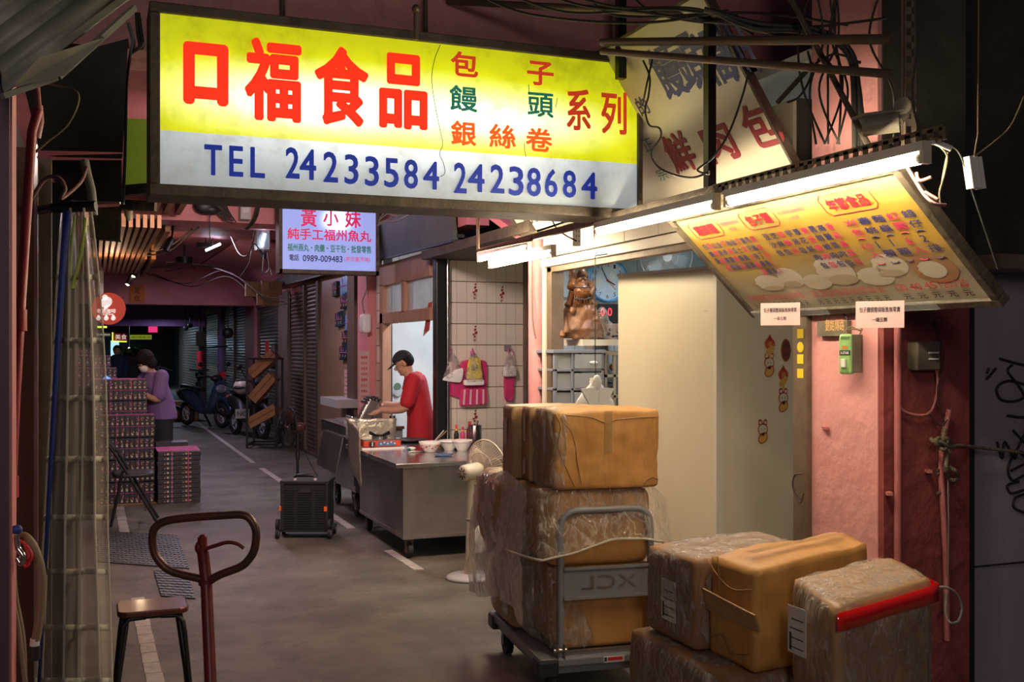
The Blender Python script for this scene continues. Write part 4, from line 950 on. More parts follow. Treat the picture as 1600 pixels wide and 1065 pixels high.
# middle bale in plastic with a hanging hem
o = carton(tq(.06, .55, .05, .46), .60, .955, 'carton', 'wide rounded bale under clear plastic in the middle of the trolley stack', 'wrapped_bale', seed=12, rnd=.2, bulge=.04, amp=.008)
b = mk('clear_film'); rings = []
for i in range(15):    # film draped over the top front, down to a hem
    v_ = i/14; row = []
    for j in range(41):
        u = j/40; x = -.10+.82*u; 
        drop = v_; z = .965-.27*drop-.04*math.sin(u*6+1)*drop-(.10*drop if u > .86 else 0)
        fl = .03+.05*drop; y = .05-fl*drop-.01*math.sin(u*21)*drop+noise.noise(V((u*9, v_*4, 1)))*.018*drop
        if u > .80: y += (u-.80)*1.1*(1-drop*.25); z -= (u-.80)*.5*(1-drop)
        if u < .12: y += (.12-u)*2.2
        row.append(T(x, y, z))
    rings.append(row)
b.loft(rings, cap=False, close=False); b.build('plastic_sheet', o)
b = mk('curtain_band'); b.tube([p+V((0, 0, 0)) for p in rings[-1]], .006, 6); lab(b.build('hem', o), 'whitish rolled hem')
o = carton(tq(-.06, .50, .47, .97), .585, .955, 'carton_light', 'bale in milky crumpled plastic behind the middle front one', 'wrapped_bale', seed=17, bulge=.05, amp=.02, rnd=.2, wrap='white_film', wrap_amp=.03)
b = mk('white_film'); rows = []
for i in range(13):    # loose film hanging down the left side
    v_ = i/12; row = []
    for j in range(30):
        u = j/29; y = .12+.95*u; z = .95-.62*v_+.05*math.sin(u*5); x = -.04-.045*math.sin(v_*2.4)*(.4+u*.7)+.015*math.sin(u*26+v_*3)*v_+noise.noise(V((u*7, v_*7, 3)))*.02
        row.append(T(x, y, z))
    rows.append(row)
b.loft(rows, cap=False, close=False); b.build('loose_film', o)
# top row of three
o = carton(tq(.075, .58, .02, .31), .955, 1.315, 'carton', 'large brown carton on top of the trolley stack, its face to the viewer', seed=21, rnd=.09, bulge=.03, amp=.010, n=26)
b = mk('tape'); b.quad(T(.31, .012, 1.31), T(.35, .012, 1.31), T(.345, .009, 1.12), T(.31, .009, 1.12)); b.build('tape_strip', o)
b = mk('carton_dark')
for pts in ([(.075, 1.30), (.10, 1.24), (.09, 1.15), (.13, 1.05), (.17, .97)], [(.10, 1.28), (.16, 1.20), (.18, 1.08), (.20, .98)], [(.12, 1.295), (.25, 1.28), (.33, 1.25), (.37, 1.27), (.57, 1.28)], [(.5, .975), (.54, 1.0), (.572, .99)]):
    b = mk('carton_dark'); b.tube(spline([T(x, .014, z) for x, z in pts], 6), .0022, 4); b.build('crease', o)
b = mk('clear_film'); crumple(b, [T(.05, .03, .957), T(.12, .005, .957), T(.12, .31, .957), T(.05, .31, .957)], [T(.045, .03, 1.32), T(.13, .0, 1.32), T(.13, .31, 1.32), T(.05, .31, 1.32)], 14, .016, .1, .02, 9, 10); b.build('film', o)
strip(o, [T(.062, .12, 1.10), T(.062, .16, 1.12), T(.062, .16, 1.27), T(.062, .12, 1.26)], 'label_paper', 'paper_label')
o = carton(tq(.045, .5, .33, .46), .955, 1.315, 'carton_light', 'narrow brown carton behind the large front one, in the middle of the top row', seed=25, rnd=.08, bulge=.02)
strip(o, [T(.037, .37, 1.15), T(.037, .41, 1.15), T(.037, .41, 1.28), T(.037, .37, 1.28)], 'label_paper', 'paper_label')
strip(o, [T(.037, .37, 1.0), T(.037, .42, .98), T(.037, .42, 1.05), T(.037, .37, 1.07)], 'label_paper', 'paper_label')
o = carton(tq(.0, .45, .49, .66), .955, 1.31, 'carton_light', 'narrow brown carton at the back end of the top row', seed=29, rnd=.08, bulge=.02)
strip(o, [T(-.008, .55, 1.12), T(-.008, .60, 1.12), T(-.008, .60, 1.25), T(-.008, .55, 1.25)], 'label_paper', 'paper_label')

# ---- cartons on the floor, right foreground
carton([(2.10, 3.22), (2.86, 3.22), (2.86, 3.94), (2.07, 3.94)], .0, .43, 'carton_dark', 'wrapped carton at the bottom left under the two upper ones', seed=31, rnd=.1, bulge=.03, wrap='clear_film')
carton([(2.20, 2.72), (2.80, 2.78), (2.86, 3.19), (2.26, 3.19)], .0, .36, 'carton_dark', 'wrapped carton on the floor under the one with red tape', seed=33, rnd=.1, wrap='clear_film')
def lbl(o, X0, Y0, Y1, Z0, Z1, n=4):
    b = mk('label_paper'); b.hexa([V((X0, Y0, Z0)), V((X0, Y1, Z0)), V((X0+.002, Y1, Z0)), V((X0+.002, Y0, Z0)), V((X0, Y0, Z1)), V((X0, Y1, Z1)), V((X0+.002, Y1, Z1)), V((X0+.002, Y0, Z1))])
    b.m('ink')
    for k in range(n): z = Z0+(Z1-Z0)*(.12+.2*k); b.quad((X0-.001, Y0+.012, z), (X0-.001, Y1-.012-.01*(k % 2), z), (X0-.001, Y1-.012-.01*(k % 2), z+.004), (X0-.001, Y0+.012, z+.004))
    b.quad((X0-.001, Y1-.022, Z0+.01), (X0-.001, Y1-.010, Z0+.01), (X0-.001, Y1-.010, Z0+.07), (X0-.001, Y1-.022, Z0+.07)); b.build('shipping_label', o)
o = carton([(2.12, 3.48), (2.66, 3.50), (2.70, 3.90), (2.12, 3.87)], .44, .80, 'carton_dark', 'film-wrapped dark carton with a shipping label, leftmost of the floor pile', seed=35, rnd=.1, bulge=.03, ztop=[.79, .80, .80, .78], wrap='clear_film')
lbl(o, 2.103, 3.60, 3.71, .52, .68)
o = carton([(2.18, 3.18), (2.72, 3.22), (2.78, 3.50), (2.17, 3.46)], .44, .83, 'carton', 'unwrapped sagging brown carton in the middle of the floor pile', seed=38, rnd=.045, bulge=.035, amp=.012, ztop=[.80, .86, .86, .81], n=14)
b = mk('carton_light'); b.hexa([V((2.165, 3.13, .60)), V((2.165, 3.47, .60)), V((2.175, 3.47, .60)), V((2.175, 3.13, .60)), V((2.135, 3.12, .665)), V((2.14, 3.47, .685)), V((2.15, 3.47, .685)), V((2.145, 3.12, .665))]); b.build('open_flap', o)
b = mk('carton_dark')
for pts in ([(3.46, .80), (3.36, .74), (3.27, .72), (3.16, .745)], [(3.44, .50), (3.34, .54), (3.28, .49), (3.18, .51)], [(3.38, .82), (3.37, .70)]): b = mk('carton_dark'); b.tube(spline([(2.155, y, z) for y, z in pts], 5), .002, 4); b.build('crease', o)
b = mk('tape'); b.quad((2.25, 3.29, .842), (2.70, 3.33, .878), (2.70, 3.37, .878), (2.25, 3.335, .842)); b.build('tape_strip', o)
o = carton([(2.20, 2.76), (2.70, 2.87), (2.78, 3.17), (2.28, 3.10)], .365, .80, 'carton_light', 'big film-wrapped carton with a red tape band, nearest of the floor pile', seed=41, rnd=.09, bulge=.03, ztop=[.765, .80, .82, .79], n=14, wrap='clear_film', wrap_amp=.012)
lbl(o, 2.205, 2.92, 3.02, .56, .72)
b = mk('red_tape'); fr_ = []
A_, C_ = V((2.192, 2.748, .725)), V((2.707, 2.856, .755)); up_ = V((0, 0, .058)); dpt = V((.02, -.012, 0))
band = []
for i in range(15):
    q = i/14; p = A_.lerp(C_, q)+V((0, -.006-.006*math.sin(PI*q), 0)); band.append([p-up_/2*(1+.1*math.sin(9*q)), p+up_/2])
b.loft(band, cap=False, close=False); e = V((2.795, 3.17, .775)); b.quad(C_+V((0, -.004, 0))-up_/2, e-up_/2, e+up_/2, C_+V((0, -.004, 0))+up_/2); lab(b.build('red_tape', o, sol=.002), 'shiny red tape band')
# ================================================================ CARTS, STOVE, BOWLS, FANS
def cart_wheel(t, p, r=.055, m='rubber'):
    p = V(p); b = mk(m); b.cyl(p-V((.016, 0, 0)), p+V((.016, 0, 0)), r, 20); b.m('steel').cyl(p-V((.018, 0, 0)), p+V((.018, 0, 0)), r*.45, 12); b.build('wheel', t)
    b = mk('rust_metal'); b.box(p.x-.028, p.x-.022, p.y-.02, p.y+.02, p.z-.02, p.z+r+.03); b.box(p.x+.022, p.x+.028, p.y-.02, p.y+.02, p.z-.02, p.z+r+.03); b.box(p.x-.03, p.x+.03, p.y-.025, p.y+.025, p.z+r+.02, p.z+r+.03); b.build('fork', t)
CX0, CX1, CY0, CY1, CZ = 2.155, 3.0, 7.70, 9.12, .735
t = thing('steel_cart', (CX0, CY0, 0), 'stainless steel food cart on wheels in front, with bowls on its top', 'cart')
b = mk('steel'); b.box(CX0, CX1, CY0, CY1, .155, CZ-.035); b.build('cabinet_body', t, bevel=.004)
b = mk('steel'); b.box(CX0-.005, CX1, CY0-.006, CY1, .15, .175); b.box(CX0-.004, CX0+.012, CY0-.004, CY0+.012, .17, CZ-.03); b.build('edge_trim', t)
b = mk('bright_steel'); b.box(CX0-.09, CX1+.27, CY0-.10, 9.30, CZ-.035, CZ); b.build('counter_top', t, bevel=.006)
for x in (CX0+.06, CX1-.06):
    for y in (CY0+.06, CY1-.1): cart_wheel(t, (x, y, .06))
BX0, BX1, BY0, BY1, BZ = 2.16, 2.58, 9.72, 10.85, .86
t = thing('steel_cart', (BX0, BY0, 0), 'rear stainless cooking cart with a sloping side shield, before the doorway', 'cart')
b = mk('steel'); b.box(BX0+.08, BX1, BY0, BY1, .30, BZ-.12); b.build('cabinet_body', t, bevel=.004)
b = mk('bright_steel'); b.box(BX0, BX1+.03, BY0-.02, BY1, BZ-.12, BZ); b.m('dark')
for k in range(7): b.box(BX0-.003, BX0, BY0+.12+k*.14, BY0+.19+k*.14, BZ-.085, BZ-.03)
b.build('counter_top', t, bevel=.004)
b = mk('steel'); b.hexa([(BX0-.09, BY0+.02, .42), (BX0-.08, BY0+.02, .42), (BX0-.08, BY1-.2, .42), (BX0-.09, BY1-.2, .42), (BX0-.02, BY0+.02, BZ-.10), (BX0-.01, BY0+.02, BZ-.10), (BX0-.01, BY1-.2, BZ-.10), (BX0-.02, BY1-.2, BZ-.10)]); b.build('side_shield', t)
b = mk('bright_steel'); b.box(BX0+.10, BX0+.38, BY0+.5, BY0+1.0, BZ, BZ+.02); b.tube([(BX0+.2, BY0+.6, BZ+.02), (BX0+.2, BY0+.6, BZ+.05), (BX0+.2, BY0+.85, BZ+.05), (BX0+.2, BY0+.85, BZ+.02)], .006, 6); b.build('hatch_lid', t)
for y in (BY0+.12, BY1-.15): cart_wheel(t, (BX0+.14, y, .105), .10)
for y in (BY0+.12, BY1-.15): cart_wheel(t, (BX1-.1, y, .105), .10)
b = mk('steel'); b.box(BX0+.1, BX1, BY0+.02, BY1, .235, .31); b.build('lower_frame', t)
# steel stand post with the noodle machine
b = mk('bright_steel'); p = atX(612, 700, 2.50); b.tube([(2.50, 9.30, 0), (2.50, 9.30, .98)], .028, 12); tag(b.build('steel_post'), 'short round steel post between the two carts', 'post')
t = thing('heat_sealer', (2.42, 9.72, BZ), 'slanted chrome machine with ribbed head standing behind the stove', 'machine')
b = mk('bright_steel'); b.hexa([(2.30, 9.85, BZ), (2.42, 9.85, BZ), (2.42, 9.99, BZ), (2.30, 9.99, BZ), (2.43, 9.85, BZ+.26), (2.54, 9.85, BZ+.22), (2.54, 9.99, BZ+.22), (2.43, 9.99, BZ+.26)]); b.build('body', t, bevel=.015)
b = mk('black_plastic')
for k in range(6): b.tube([(2.38+k*.028, 9.83, BZ+.22+.045*math.sin(k*.55)), (2.38+k*.028, 10.0, BZ+.22+.045*math.sin(k*.55))], .012, 6)
b.build('ribbed_head', t)
b = mk('bright_steel'); b.box(2.42, 2.54, 9.86, 9.98, BZ, BZ+.2); b.build('stand', t)
# foil wind shield and gas stove on the rear-left corner of the front cart
S0 = V((2.10, 9.0, CZ))
t = thing('gas_stove', (2.10, 8.85, CZ), 'small red portable gas stove at the far corner of the front cart', 'stove')
def sb(mb, x0, x1, y0, y1, z0, z1): return mb.box(S0.x+x0, S0.x+x1, S0.y-.15+y0, S0.y-.15+y1, CZ+z0, CZ+z1)
b = mk('sticker_red'); sb(b, .0, .33, -.1, .14, .015, .075); b.build('body', t, bevel=.012)
b = mk('white_paint'); sb(b, -.02, .35, -.13, .16, 0, .014); lab(b.build('tray', t), 'pale flat tray')
b = mk('bright_steel'); sb(b, .0, .33, -.1, .14, .075, .082); b.cyl(S0+V((.17, -.13, .08)), S0+V((.17, -.13, .10)), .07, 20); b.build('drip_pan', t)
b = mk('black_metal')
for q in range(4): a_ = q*PI/2+.6; c_ = S0+V((.17, -.13, .1)); b.beam(c_+V((math.cos(a_)*.03, math.sin(a_)*.03, 0)), c_+V((math.cos(a_)*.12, math.sin(a_)*.10, .03)), .012, .02)
b.cyl(S0+V((.17, -.13, .09)), S0+V((.17, -.13, .115)), .03, 14); b.build('burner', t)
b = mk('black_plastic'); b.cyl(S0+V((.07, -.25, .045)), S0+V((.07, -.275, .045)), .024, 16); b.m('white_paint').box(S0.x+.066, S0.x+.074, S0.y-.278, S0.y-.275, CZ+.028, CZ+.062); b.build('knob', t)
b = mk('blue_plate'); b.quad(S0+V((.12, -.252, .025)), S0+V((.29, -.252, .025)), S0+V((.27, -.252, .065)), S0+V((.13, -.252, .065)))
b.m('sticker_white')
for k in range(5): b.disc(S0+V((.15+k*.03, -.254, .045+.01*(k % 2))), (0, -1, 0), .008, 8)
b.build('control_plate', t)
t = thing('foil_screen', (2.02, 9.0, CZ), 'crinkled foil-covered wind screen standing behind the red stove', 'wind screen')
def sheet(mb, P00, P10, P01, P11, n, amp, sd):
    rows = []
    for i in range(n+1):
        rows.append([(V(P00).lerp(V(P10), j/n)).lerp(V(P01).lerp(V(P11), j/n), i/n)+noise.noise_vector(V((i*.6, j*.6, sd)))*amp for j in range(n+1)])
    return mb.loft(rows, cap=False, close=False)
b = mk('foil'); sheet(b, (2.07, 9.06, CZ), (2.46, 9.06, CZ), (2.02, 9.06, CZ+.245), (2.47, 9.06, CZ+.235), 10, .010, 1); b.build('back_sheet', t, sol=.006)
b = mk('foil'); sheet(b, (2.03, 8.55, CZ-.30), (2.03, 9.02, CZ-.12), (2.03, 8.62, CZ+.20), (2.03, 9.05, CZ+.24), 10, .010, 7); b.build('side_sheet', t, sol=.006)
# things on the front cart
def bowl(px, py, r, h, label, m='white_paint', flower=False, ring=None):
    p = atZ(px, py, CZ); t = thing('bowl', p, label, 'bowl')
    b = mk(m); b.lathe([(.001, .0), (r*.45, 0), (r*.5, .012), (r*.9, h*.7), (r, h), (r*.95, h), (r*.82, h*.68), (r*.4, .02), (.001, .018)], p, n=28); b.build('body', t)
    if flower:
        b = mk('sticker_red')
        for k in range(9): q = -PI/2+(k-4)*.28-.35; b.ball(p+V((math.cos(q)*r*.93, math.sin(q)*r*.93, h*.55+.012*math.sin(k*2.1))), .006+.004*(k % 2), .004, .007, 6)
        b.build('flower_print', t)
    if ring: b = mk(ring); b.lathe([(r*.965, h*.78), (r*.985, h*.86)], p, n=28); b.build('rim_band', t)
    return t
bowl(672, 706, .095, .088, 'white bowl with red flower print at the front of the cart, leftmost of the bowls', flower=True)
bowl(702, 703, .09, .085, 'white bowl with a blue rim band, middle of the three bowls', ring='blue_plate')
bowl(722, 704, .088, .092, 'white bowl with a faint grey band, third along the cart edge', ring='number_grey')
b = mk('number_grey'); p = atZ(677, 697, CZ)+V((.02, 0, 0)); b.tube([p+V((-.03, 0, .022)), p+V((.08, .01, .135))], .006, 6); b.m('crate_wood').tube([p+V((-.02, .01, .022)), p+V((.11, .02, .13))], .005, 6); tag(b.build('chopsticks'), 'spoon and chopsticks sticking out of the flowered bowl', 'utensils')
def bottle(px, py, r, h, m, cap, label):
    p = atZ(px, py, CZ); t = thing('sauce_bottle', p, label, 'bottle'); b = mk(m); b.lathe([(.001, 0), (r, 0), (r, h*.6), (r*.45, h*.78), (r*.4, h*.86), (.001, h*.86)], p, n=16); b.build('body', t)
    b = mk(cap); b.lathe([(r*.5, h*.84), (r*.5, h), (.001, h)], p, n=12); b.m('yellow').lathe([(r*.52, h*.76), (r*.52, h*.84)], p, n=12); b.build('cap', t)
bottle(713, 700, .021, .20, 'black_plastic', 'red_ink', 'dark sauce bottle with red cap between two white bowls')
bottle(723, 693, .024, .15, 'bag_pink', 'magenta_ink', 'small pink topped jar behind the third bowl')
bottle(734, 691, .03, .19, 'sticker_dark', 'red_ink', 'red capped sauce bottle beside the steel canister')
p = atZ(742, 694, CZ); b = mk('bright_steel'); b.lathe([(.001, 0), (.06, 0), (.06, .165), (.063, .17), (.055, .172), (.05, .03), (.001, .03)], p, n=24); b.m('bright_steel').tube([p+V((.01, 0, .1)), p+V((.03, 0, .21))], .006, 6); tag(b.build('steel_canister'), 'round steel canister at the right end of the cart top', 'canister')
p = atZ(697, 680, CZ); t = thing('small_pan', p+V((0, 0, 0)), 'little dark pan on the rear edge of the front cart', 'pan'); b = mk('pan'); b.lathe([(.001, .02), (.05, .02), (.07, .06), (.066, .06), (.045, .028), (.001, .028)], p, n=20); b.m('rust_metal').box(p.x-.04, p.x+.04, p.y-.04, p.y+.04, p.z, p.z+.02); b.tube([p+V((-.06, 0, .05)), p+V((-.14, 0, .07))], .007, 6); b.build('body', t)
p = atZ(640, 690, CZ); b = mk('pan'); b.lathe([(.001, .012), (.15, .012), (.17, .024), (.165, .028), (.14, .018), (.001, .018)], p, n=32); b.lathe([(.08, 0), (.08, .014)], p, n=20); tag(b.build('flat_pan'), 'wide flat dark pan lying on the cart behind the bowls', 'pan')
p = atZ(640, 706, CZ); t = thing('steel_tray', p, 'shallow steel tray with scraps left of the flowered bowl', 'tray'); b = mk('bright_steel'); b.box(p.x-.02, p.x+.18, p.y-.04, p.y+.14, CZ, CZ+.012); b.build('body', t, bevel=.005)
b = mk('white_cloth'); b.ball(p+V((.03, .05, .025)), .04, .02, .014, 8); b.m('green_ink').ball(p+V((.0, .03, .022)), .02, .01, .01, 6); b.build('scraps', t)
p = atZ(693, 712, CZ); b = mk('blue_plate'); b.lathe([(.001, .004), (.07, .004), (.085, .015), (.08, .017), (.06, .009), (.001, .009)], p, n=24, sy=.6); b.lathe([(.04, 0), (.04, .006)], p, n=16); tag(b.build('small_plate'), 'small blue plate in front of the blue-rimmed bowl', 'plate')
# dark counter in the doorway
b = mk('grey_plastic'); b.box(2.63, 2.79, 10.0, 11.0, 0, .80); b.m('bright_steel').box(2.625, 2.80, 9.97, 11.02, .80, .83); b.m('label_paper').box(2.70, 2.725, 9.995, 10, .66, .72).box(2.75, 2.775, 9.995, 10, .66, .72); tag(b.build('kitchen_counter', bevel=.004), 'dark low cabinet with steel top at which the man works', 'counter')

# cream stand fan (head turned away to the right)
t = thing('stand_fan', atZ(735, 903, 0), 'cream floor-standing fan with its head turned to the right', 'fan')
o = atZ(735, 903, 0)
b = mk('cream_plastic'); b.lathe([(.045, .03), (.035, .12), (.03, .3), (.026, .33)], o, n=20); b.lathe([(.026, .33), (.024, .62), (.028, .66)], o, n=16); b.build('pole', t)
b = mk('number_grey'); b.lathe([(.001, 0), (.17, 0), (.172, .012), (.15, .026), (.06, .036), (.045, .034)], o, n=36); lab(b.build('base', t), 'flat round grey base')
hd = V((.86, .35, .06)).normalized(); hc = o+V((0, 0, .735))
b = mk('cream_plastic'); b.lathe([(.001, -.075), (.045, -.075), (.056, -.06), (.06, .0), (.06, .07), (.05, .09), (.001, .09)], hc, hd, 24); b.cyl(hc+V((0, 0, .055)), hc+V((0, 0, .085)), .01, 8); b.cyl(hc-V((0, 0, .09)), hc-V((0, 0, .04)), .024, 12); b.build('motor_housing', t)
b = mk('dark')
for k in range(8): q = 2*PI*k/8; a_ = hd.orthogonal().normalized(); c_ = hd.cross(a_); b.beam(hc-hd*.077+(a_*math.cos(q)+c_*math.sin(q))*.015, hc-hd*.077+(a_*math.cos(q)+c_*math.sin(q))*.042, .008, .003)
b.build('vent_slot', t)
def cage(t, hc, hd, R, off, dep, m, nw, wr=.0013):
    a_ = hd.orthogonal().normalized(); c_ = hd.cross(a_); b = mk(m)
    for k in range(nw):
        q = 2*PI*k/nw; e = a_*math.cos(q)+c_*math.sin(q); e2 = a_*math.cos(q+.25)+c_*math.sin(q+.25)
        b.tube([hc+hd*off+e*.035, hc+hd*(off+dep*.1)+e2*R*.6, hc+hd*(off+dep*.45)+e2*R*.95, hc+hd*(off+dep*.5)+e2*R], wr, 3, caps=False)
        b.tube([hc+hd*(off+dep*.5)+e2*R, hc+hd*(off+dep*.9)+e2*R*.8, hc+hd*(off+dep)+e*R*.4, hc+hd*(off+dep)+e*.03], wr, 3, caps=False)
    for r_, o_ in ((R, .5), (R*.6, .1), (R*.4, 1.0)):
        b.tube([hc+hd*(off+dep*o_)+(a_*math.cos(2*PI*k/40)+c_*math.sin(2*PI*k/40))*r_ for k in range(40)], wr*(3 if r_ == R else 1.2), 5, closed=True)
    b.disc(hc+hd*(off+dep*1.01), hd, .035, 16); stuff(b.build('wire_cage', t))
def blades(t, hc, hd, R, off, m, n=3):
    a_ = hd.orthogonal().normalized(); c_ = hd.cross(a_)
    for k in range(n):
        b = mk(m); rows = []
        for i in range(6):
            r_ = R*(.15+.85*i/5); w_ = .5*math.sin(.5+2.2*i/5); row = []
            for j in range(5):
                q = 2*PI*k/n+w_*(j/4-.5)*1.9; row.append(hc+hd*(off+.03*(j/4-.5))+(a_*math.cos(q)+c_*math.sin(q))*r_)
            rows.append(row)
        b.loft(rows, cap=False, close=False); b.build('blade', t, sol=.002)
cage(t, hc, hd, .205, .085, .13, 'cream_plastic', 64, .0020); blades(t, hc, hd, .175, .145, 'cream_plastic')
b = mk('wire_white'); b.tube(spline([o+V((0, -.03, .42)), o+V((.05, -.03, .37)), o+V((.12, -.02, .33)), o+V((.22, .02, .31))]), .004, 5); b.tube([o+V((0, 0, .41))+V((math.cos(q)*.03, math.sin(q)*.03, .0)) for q in (0, 1, 2, 3, 4, 5, 6)], .006, 6); b.build('power_cord', t)
# dark stand fan by the shutters
o = atZ(465, 755, 0); t = thing('stand_fan', o, 'small dark brown stand fan in front of the brown shutters', 'fan')
b = mk('black_plastic'); b.lathe([(.001, 0), (.19, 0), (.19, .015), (.03, .04)], o, n=28); b.build('base', t)
b = mk('black_plastic'); b.tube([o+V((0, 0, .02)), o+V((0, 0, .62))], .016, 10); b.lathe([(.024, .28), (.026, .34), (.02, .36)], o, n=12); b.build('pole', t)
hc = o+V((0, 0, .66)); hd = V((-.93, -.25, .05)).normalized(); mat('fan_brown', (.09, .03, .02), .25, coat=.6)
b = mk('fan_brown'); b.lathe([(.001, -.09), (.04, -.085), (.058, -.05), (.06, .02), (.04, .06), (.001, .06)], hc, hd, 18); b.build('motor_housing', t)
cage(t, hc, hd, .235, .06, .13, 'black_metal', 48, .0030); blades(t, hc, hd, .19, .12, 'fan_brown')
b = mk('wire'); b.tube(spline([o+V((.03, .02, .62)), o+V((.12, .05, .3)), o+V((.3, -.3, .02)), o+V((.8, -.9, .01))]), .005, 5); b.build('power_cord', t)

# black shopping cart (rolling basket)
o = atZ(480, 845, 0)+V((0, .12, 0)); t = thing('rolling_crate', o, 'black folding plastic shopping crate on small wheels standing on the floor', 'shopping cart')
u_, f_ = V((CY, -SY, 0)), V((SY, CY, 0))
def ob(mb, x0, x1, y0, y1, z0, z1):
    P = lambda x, y, z: o+u_*x+f_*y+V((0, 0, z)); return mb.hexa([P(x0, y0, z0), P(x1, y0, z0), P(x1, y1, z0), P(x0, y1, z0), P(x0, y0, z1), P(x1, y0, z1), P(x1, y1, z1), P(x0, y1, z1)])
b = mk('black_plastic'); ob(b, -.195, .195, 0, .30, .07, .46); b.build('box_body', t, bevel=.008)
b = mk('black_plastic')
for x0, x1 in ((-.18, -.085), (-.06, .06), (.085, .18)):
    for k in range(17): ob(b, x0, x1, -.006, 0, .09+k*.0195, .101+k*.0195)
b.build('rib', t)
b = mk('black_plastic'); ob(b, -.205, .205, -.012, .31, .455, .485); ob(b, -.20, -.17, -.012, .005, .07, .46); ob(b, .17, .20, -.012, .005, .07, .46); b.build('lid', t, bevel=.006)
b = mk('dark'); ob(b, -.05, .05, -.009, -.002, .385, .42); b.build('grip_slot', t)
b = mk('black_metal'); P = lambda x, y, z: o+u_*x+f_*y+V((0, 0, z)); b.tube([P(-.085, .02, .48), P(-.085, .02, .51), P(-.07, .02, .525), P(.07, .02, .525), P(.085, .02, .51), P(.085, .02, .48)], .013, 8); b.m('number_grey').cyl(P(-.085, .02, .48), P(-.085, .02, .505), .015, 8).cyl(P(.085, .02, .48), P(.085, .02, .505), .015, 8); b.build('handle', t)
b = mk('orange'); ob(b, -.208, -.193, -.014, .0, .235, .275); ob(b, .165, .19, -.014, .0, .23, .27); lab(b.build('clip', t), 'orange clip')
for x in (-.225, .21):
    for y, r_ in ((.0, .045), (.24, .045)):
        b = mk('rubber'); b.cyl(P(x-.012, y, r_), P(x+.012, y, r_), r_, 16); b.m('grey_plastic').cyl(P(x-.014, y, r_), P(x+.014, y, r_), r_*.5, 12); b.build('wheel', t)
        if y == 0: b = mk('rubber'); b.cyl(P(x-.012, .0, .12), P(x+.012, .0, .12), .045, 14); b.build('stair_wheel', t)
b = mk('black_plastic'); ob(b, -.22, .22, -.005, .29, .055, .075); b.build('base_frame', t)
# plastic jug with red cap
o = atZ(751, 868, 0)+V((.02, .12, 0)); t = thing('plastic_jug', o, 'translucent white plastic jug with red cap behind the cream fan', 'jug')
b = mk('bag_white'); b.lathe([(.001, 0), (.06, 0), (.065, .02), (.065, .17), (.045, .22), (.02, .25), (.018, .265), (.001, .265)], o, n=24); b.build('body', t)
b = mk('red_ink'); b.lathe([(.02, .26), (.021, .29), (.001, .29)], o, n=16); b.build('cap', t)

# wooden stool
o = D(238, 948, 4.47); SZ = o.z; o.z = 0; t = thing('wooden_stool', o, 'small stool with a dark red wooden seat and black bent tube legs', 'stool')
b = mk('seat_wood'); hw_, hd_ = .142, .115
poly = []
for cx_, cy_, a0 in ((1, 1, 0), (-1, 1, 90), (-1, -1, 180), (1, -1, 270)):
    for k in range(6): q = math.radians(a0+k*18); poly.append((o.x+cx_*(hw_-.05)+.05*math.cos(q), o.y+cy_*(hd_-.05)+.05*math.sin(q), SZ-.012))
b.prism(poly, (0, 0, .024)); b.build('seat', t, bevel=.006)
b = mk('black_metal'); b.beam(o+V((-.10, -.075, SZ-.02)), o+V((.10, -.075, SZ-.02)), .014, .016); b.beam(o+V((-.10, .075, SZ-.02)), o+V((.10, .075, SZ-.02)), .014, .016); b.beam(o+V((-.09, -.075, SZ-.02)), o+V((-.09, .075, SZ-.02)), .014, .016); b.beam(o+V((.09, -.075, SZ-.02)), o+V((.09, .075, SZ-.02)), .014, .016); b.build('seat_frame', t)
for sx in (-1, 1):
    for sy in (-1, 1):
        b = mk('black_metal'); b.tube([o+V((sx*.03, sy*.075, SZ-.022)), o+V((sx*.095, sy*.08, SZ-.024)), o+V((sx*.118, sy*.085, SZ-.05)), o+V((sx*.125, sy*.09, SZ-.10)), o+V((sx*.16, sy*.14, 0))], .0105, 8); b.build('leg', t)
        b = mk('black_metal'); b.tube([o+V((sx*.10, sy*.06, SZ-.02)), o+V((sx*.105, sy*.085, SZ-.06)), o+V((sx*.15, sy*.12, .12)), o+V((sx*.153, sy*.131, .06))], .008, 8); b.build('brace', t)
# pallet truck
o = V((.333, 3.32, 0)); t = thing('pallet_truck', o, 'red pallet truck with rusty looped steering handle in the foreground', 'pallet truck')
R_, Fw = V((CY, -SY, 0)), V((SY, CY, 0))
def HP(px, py, d=3.2): return D(px, py, d)
loop = [(318, 905), (270, 893), (252, 880), (241, 862), (238, 838), (244, 822), (262, 813), (300, 808), (345, 805), (378, 804), (392, 812), (400, 830), (398, 856), (390, 872), (376, 885), (345, 897), (330, 905)]
b = mk('red_paint'); mat('worn_black', (.05, .035, .028), .4, .3, c2=(.13, .04, .025), ns=10)
b = mk('worn_black'); b.tube(spline([HP(x, y) for x, y in loop], 5), .0125, 10, closed=False); b.build('handle_loop', t)
b = mk('red_paint'); b.ball(HP(317, 839), .013, .013, .010, 10); b.ball(HP(311, 855, 3.2), .013, .014, .020, 10); b.tube([HP(316, 838), HP(317, 862)], .014, 14); b.tube([HP(317, 862), HP(322, 905), HP(331, 1110, 3.05)], .0175, 14); b.tube([HP(322, 905), HP(323, 912)], .024, 12); 
b.tube([HP(331, 1110, 3.05), V((o.x+.02, 3.16, .32))], .0175, 12); b.build('steering_bar', t)
b = mk('red_paint'); b.tube(spline([HP(318, 858), HP(340, 851), HP(355, 847), HP(370, 849), HP(381, 856)], 5), [.006]*21, 8); b.build('release_lever', t)
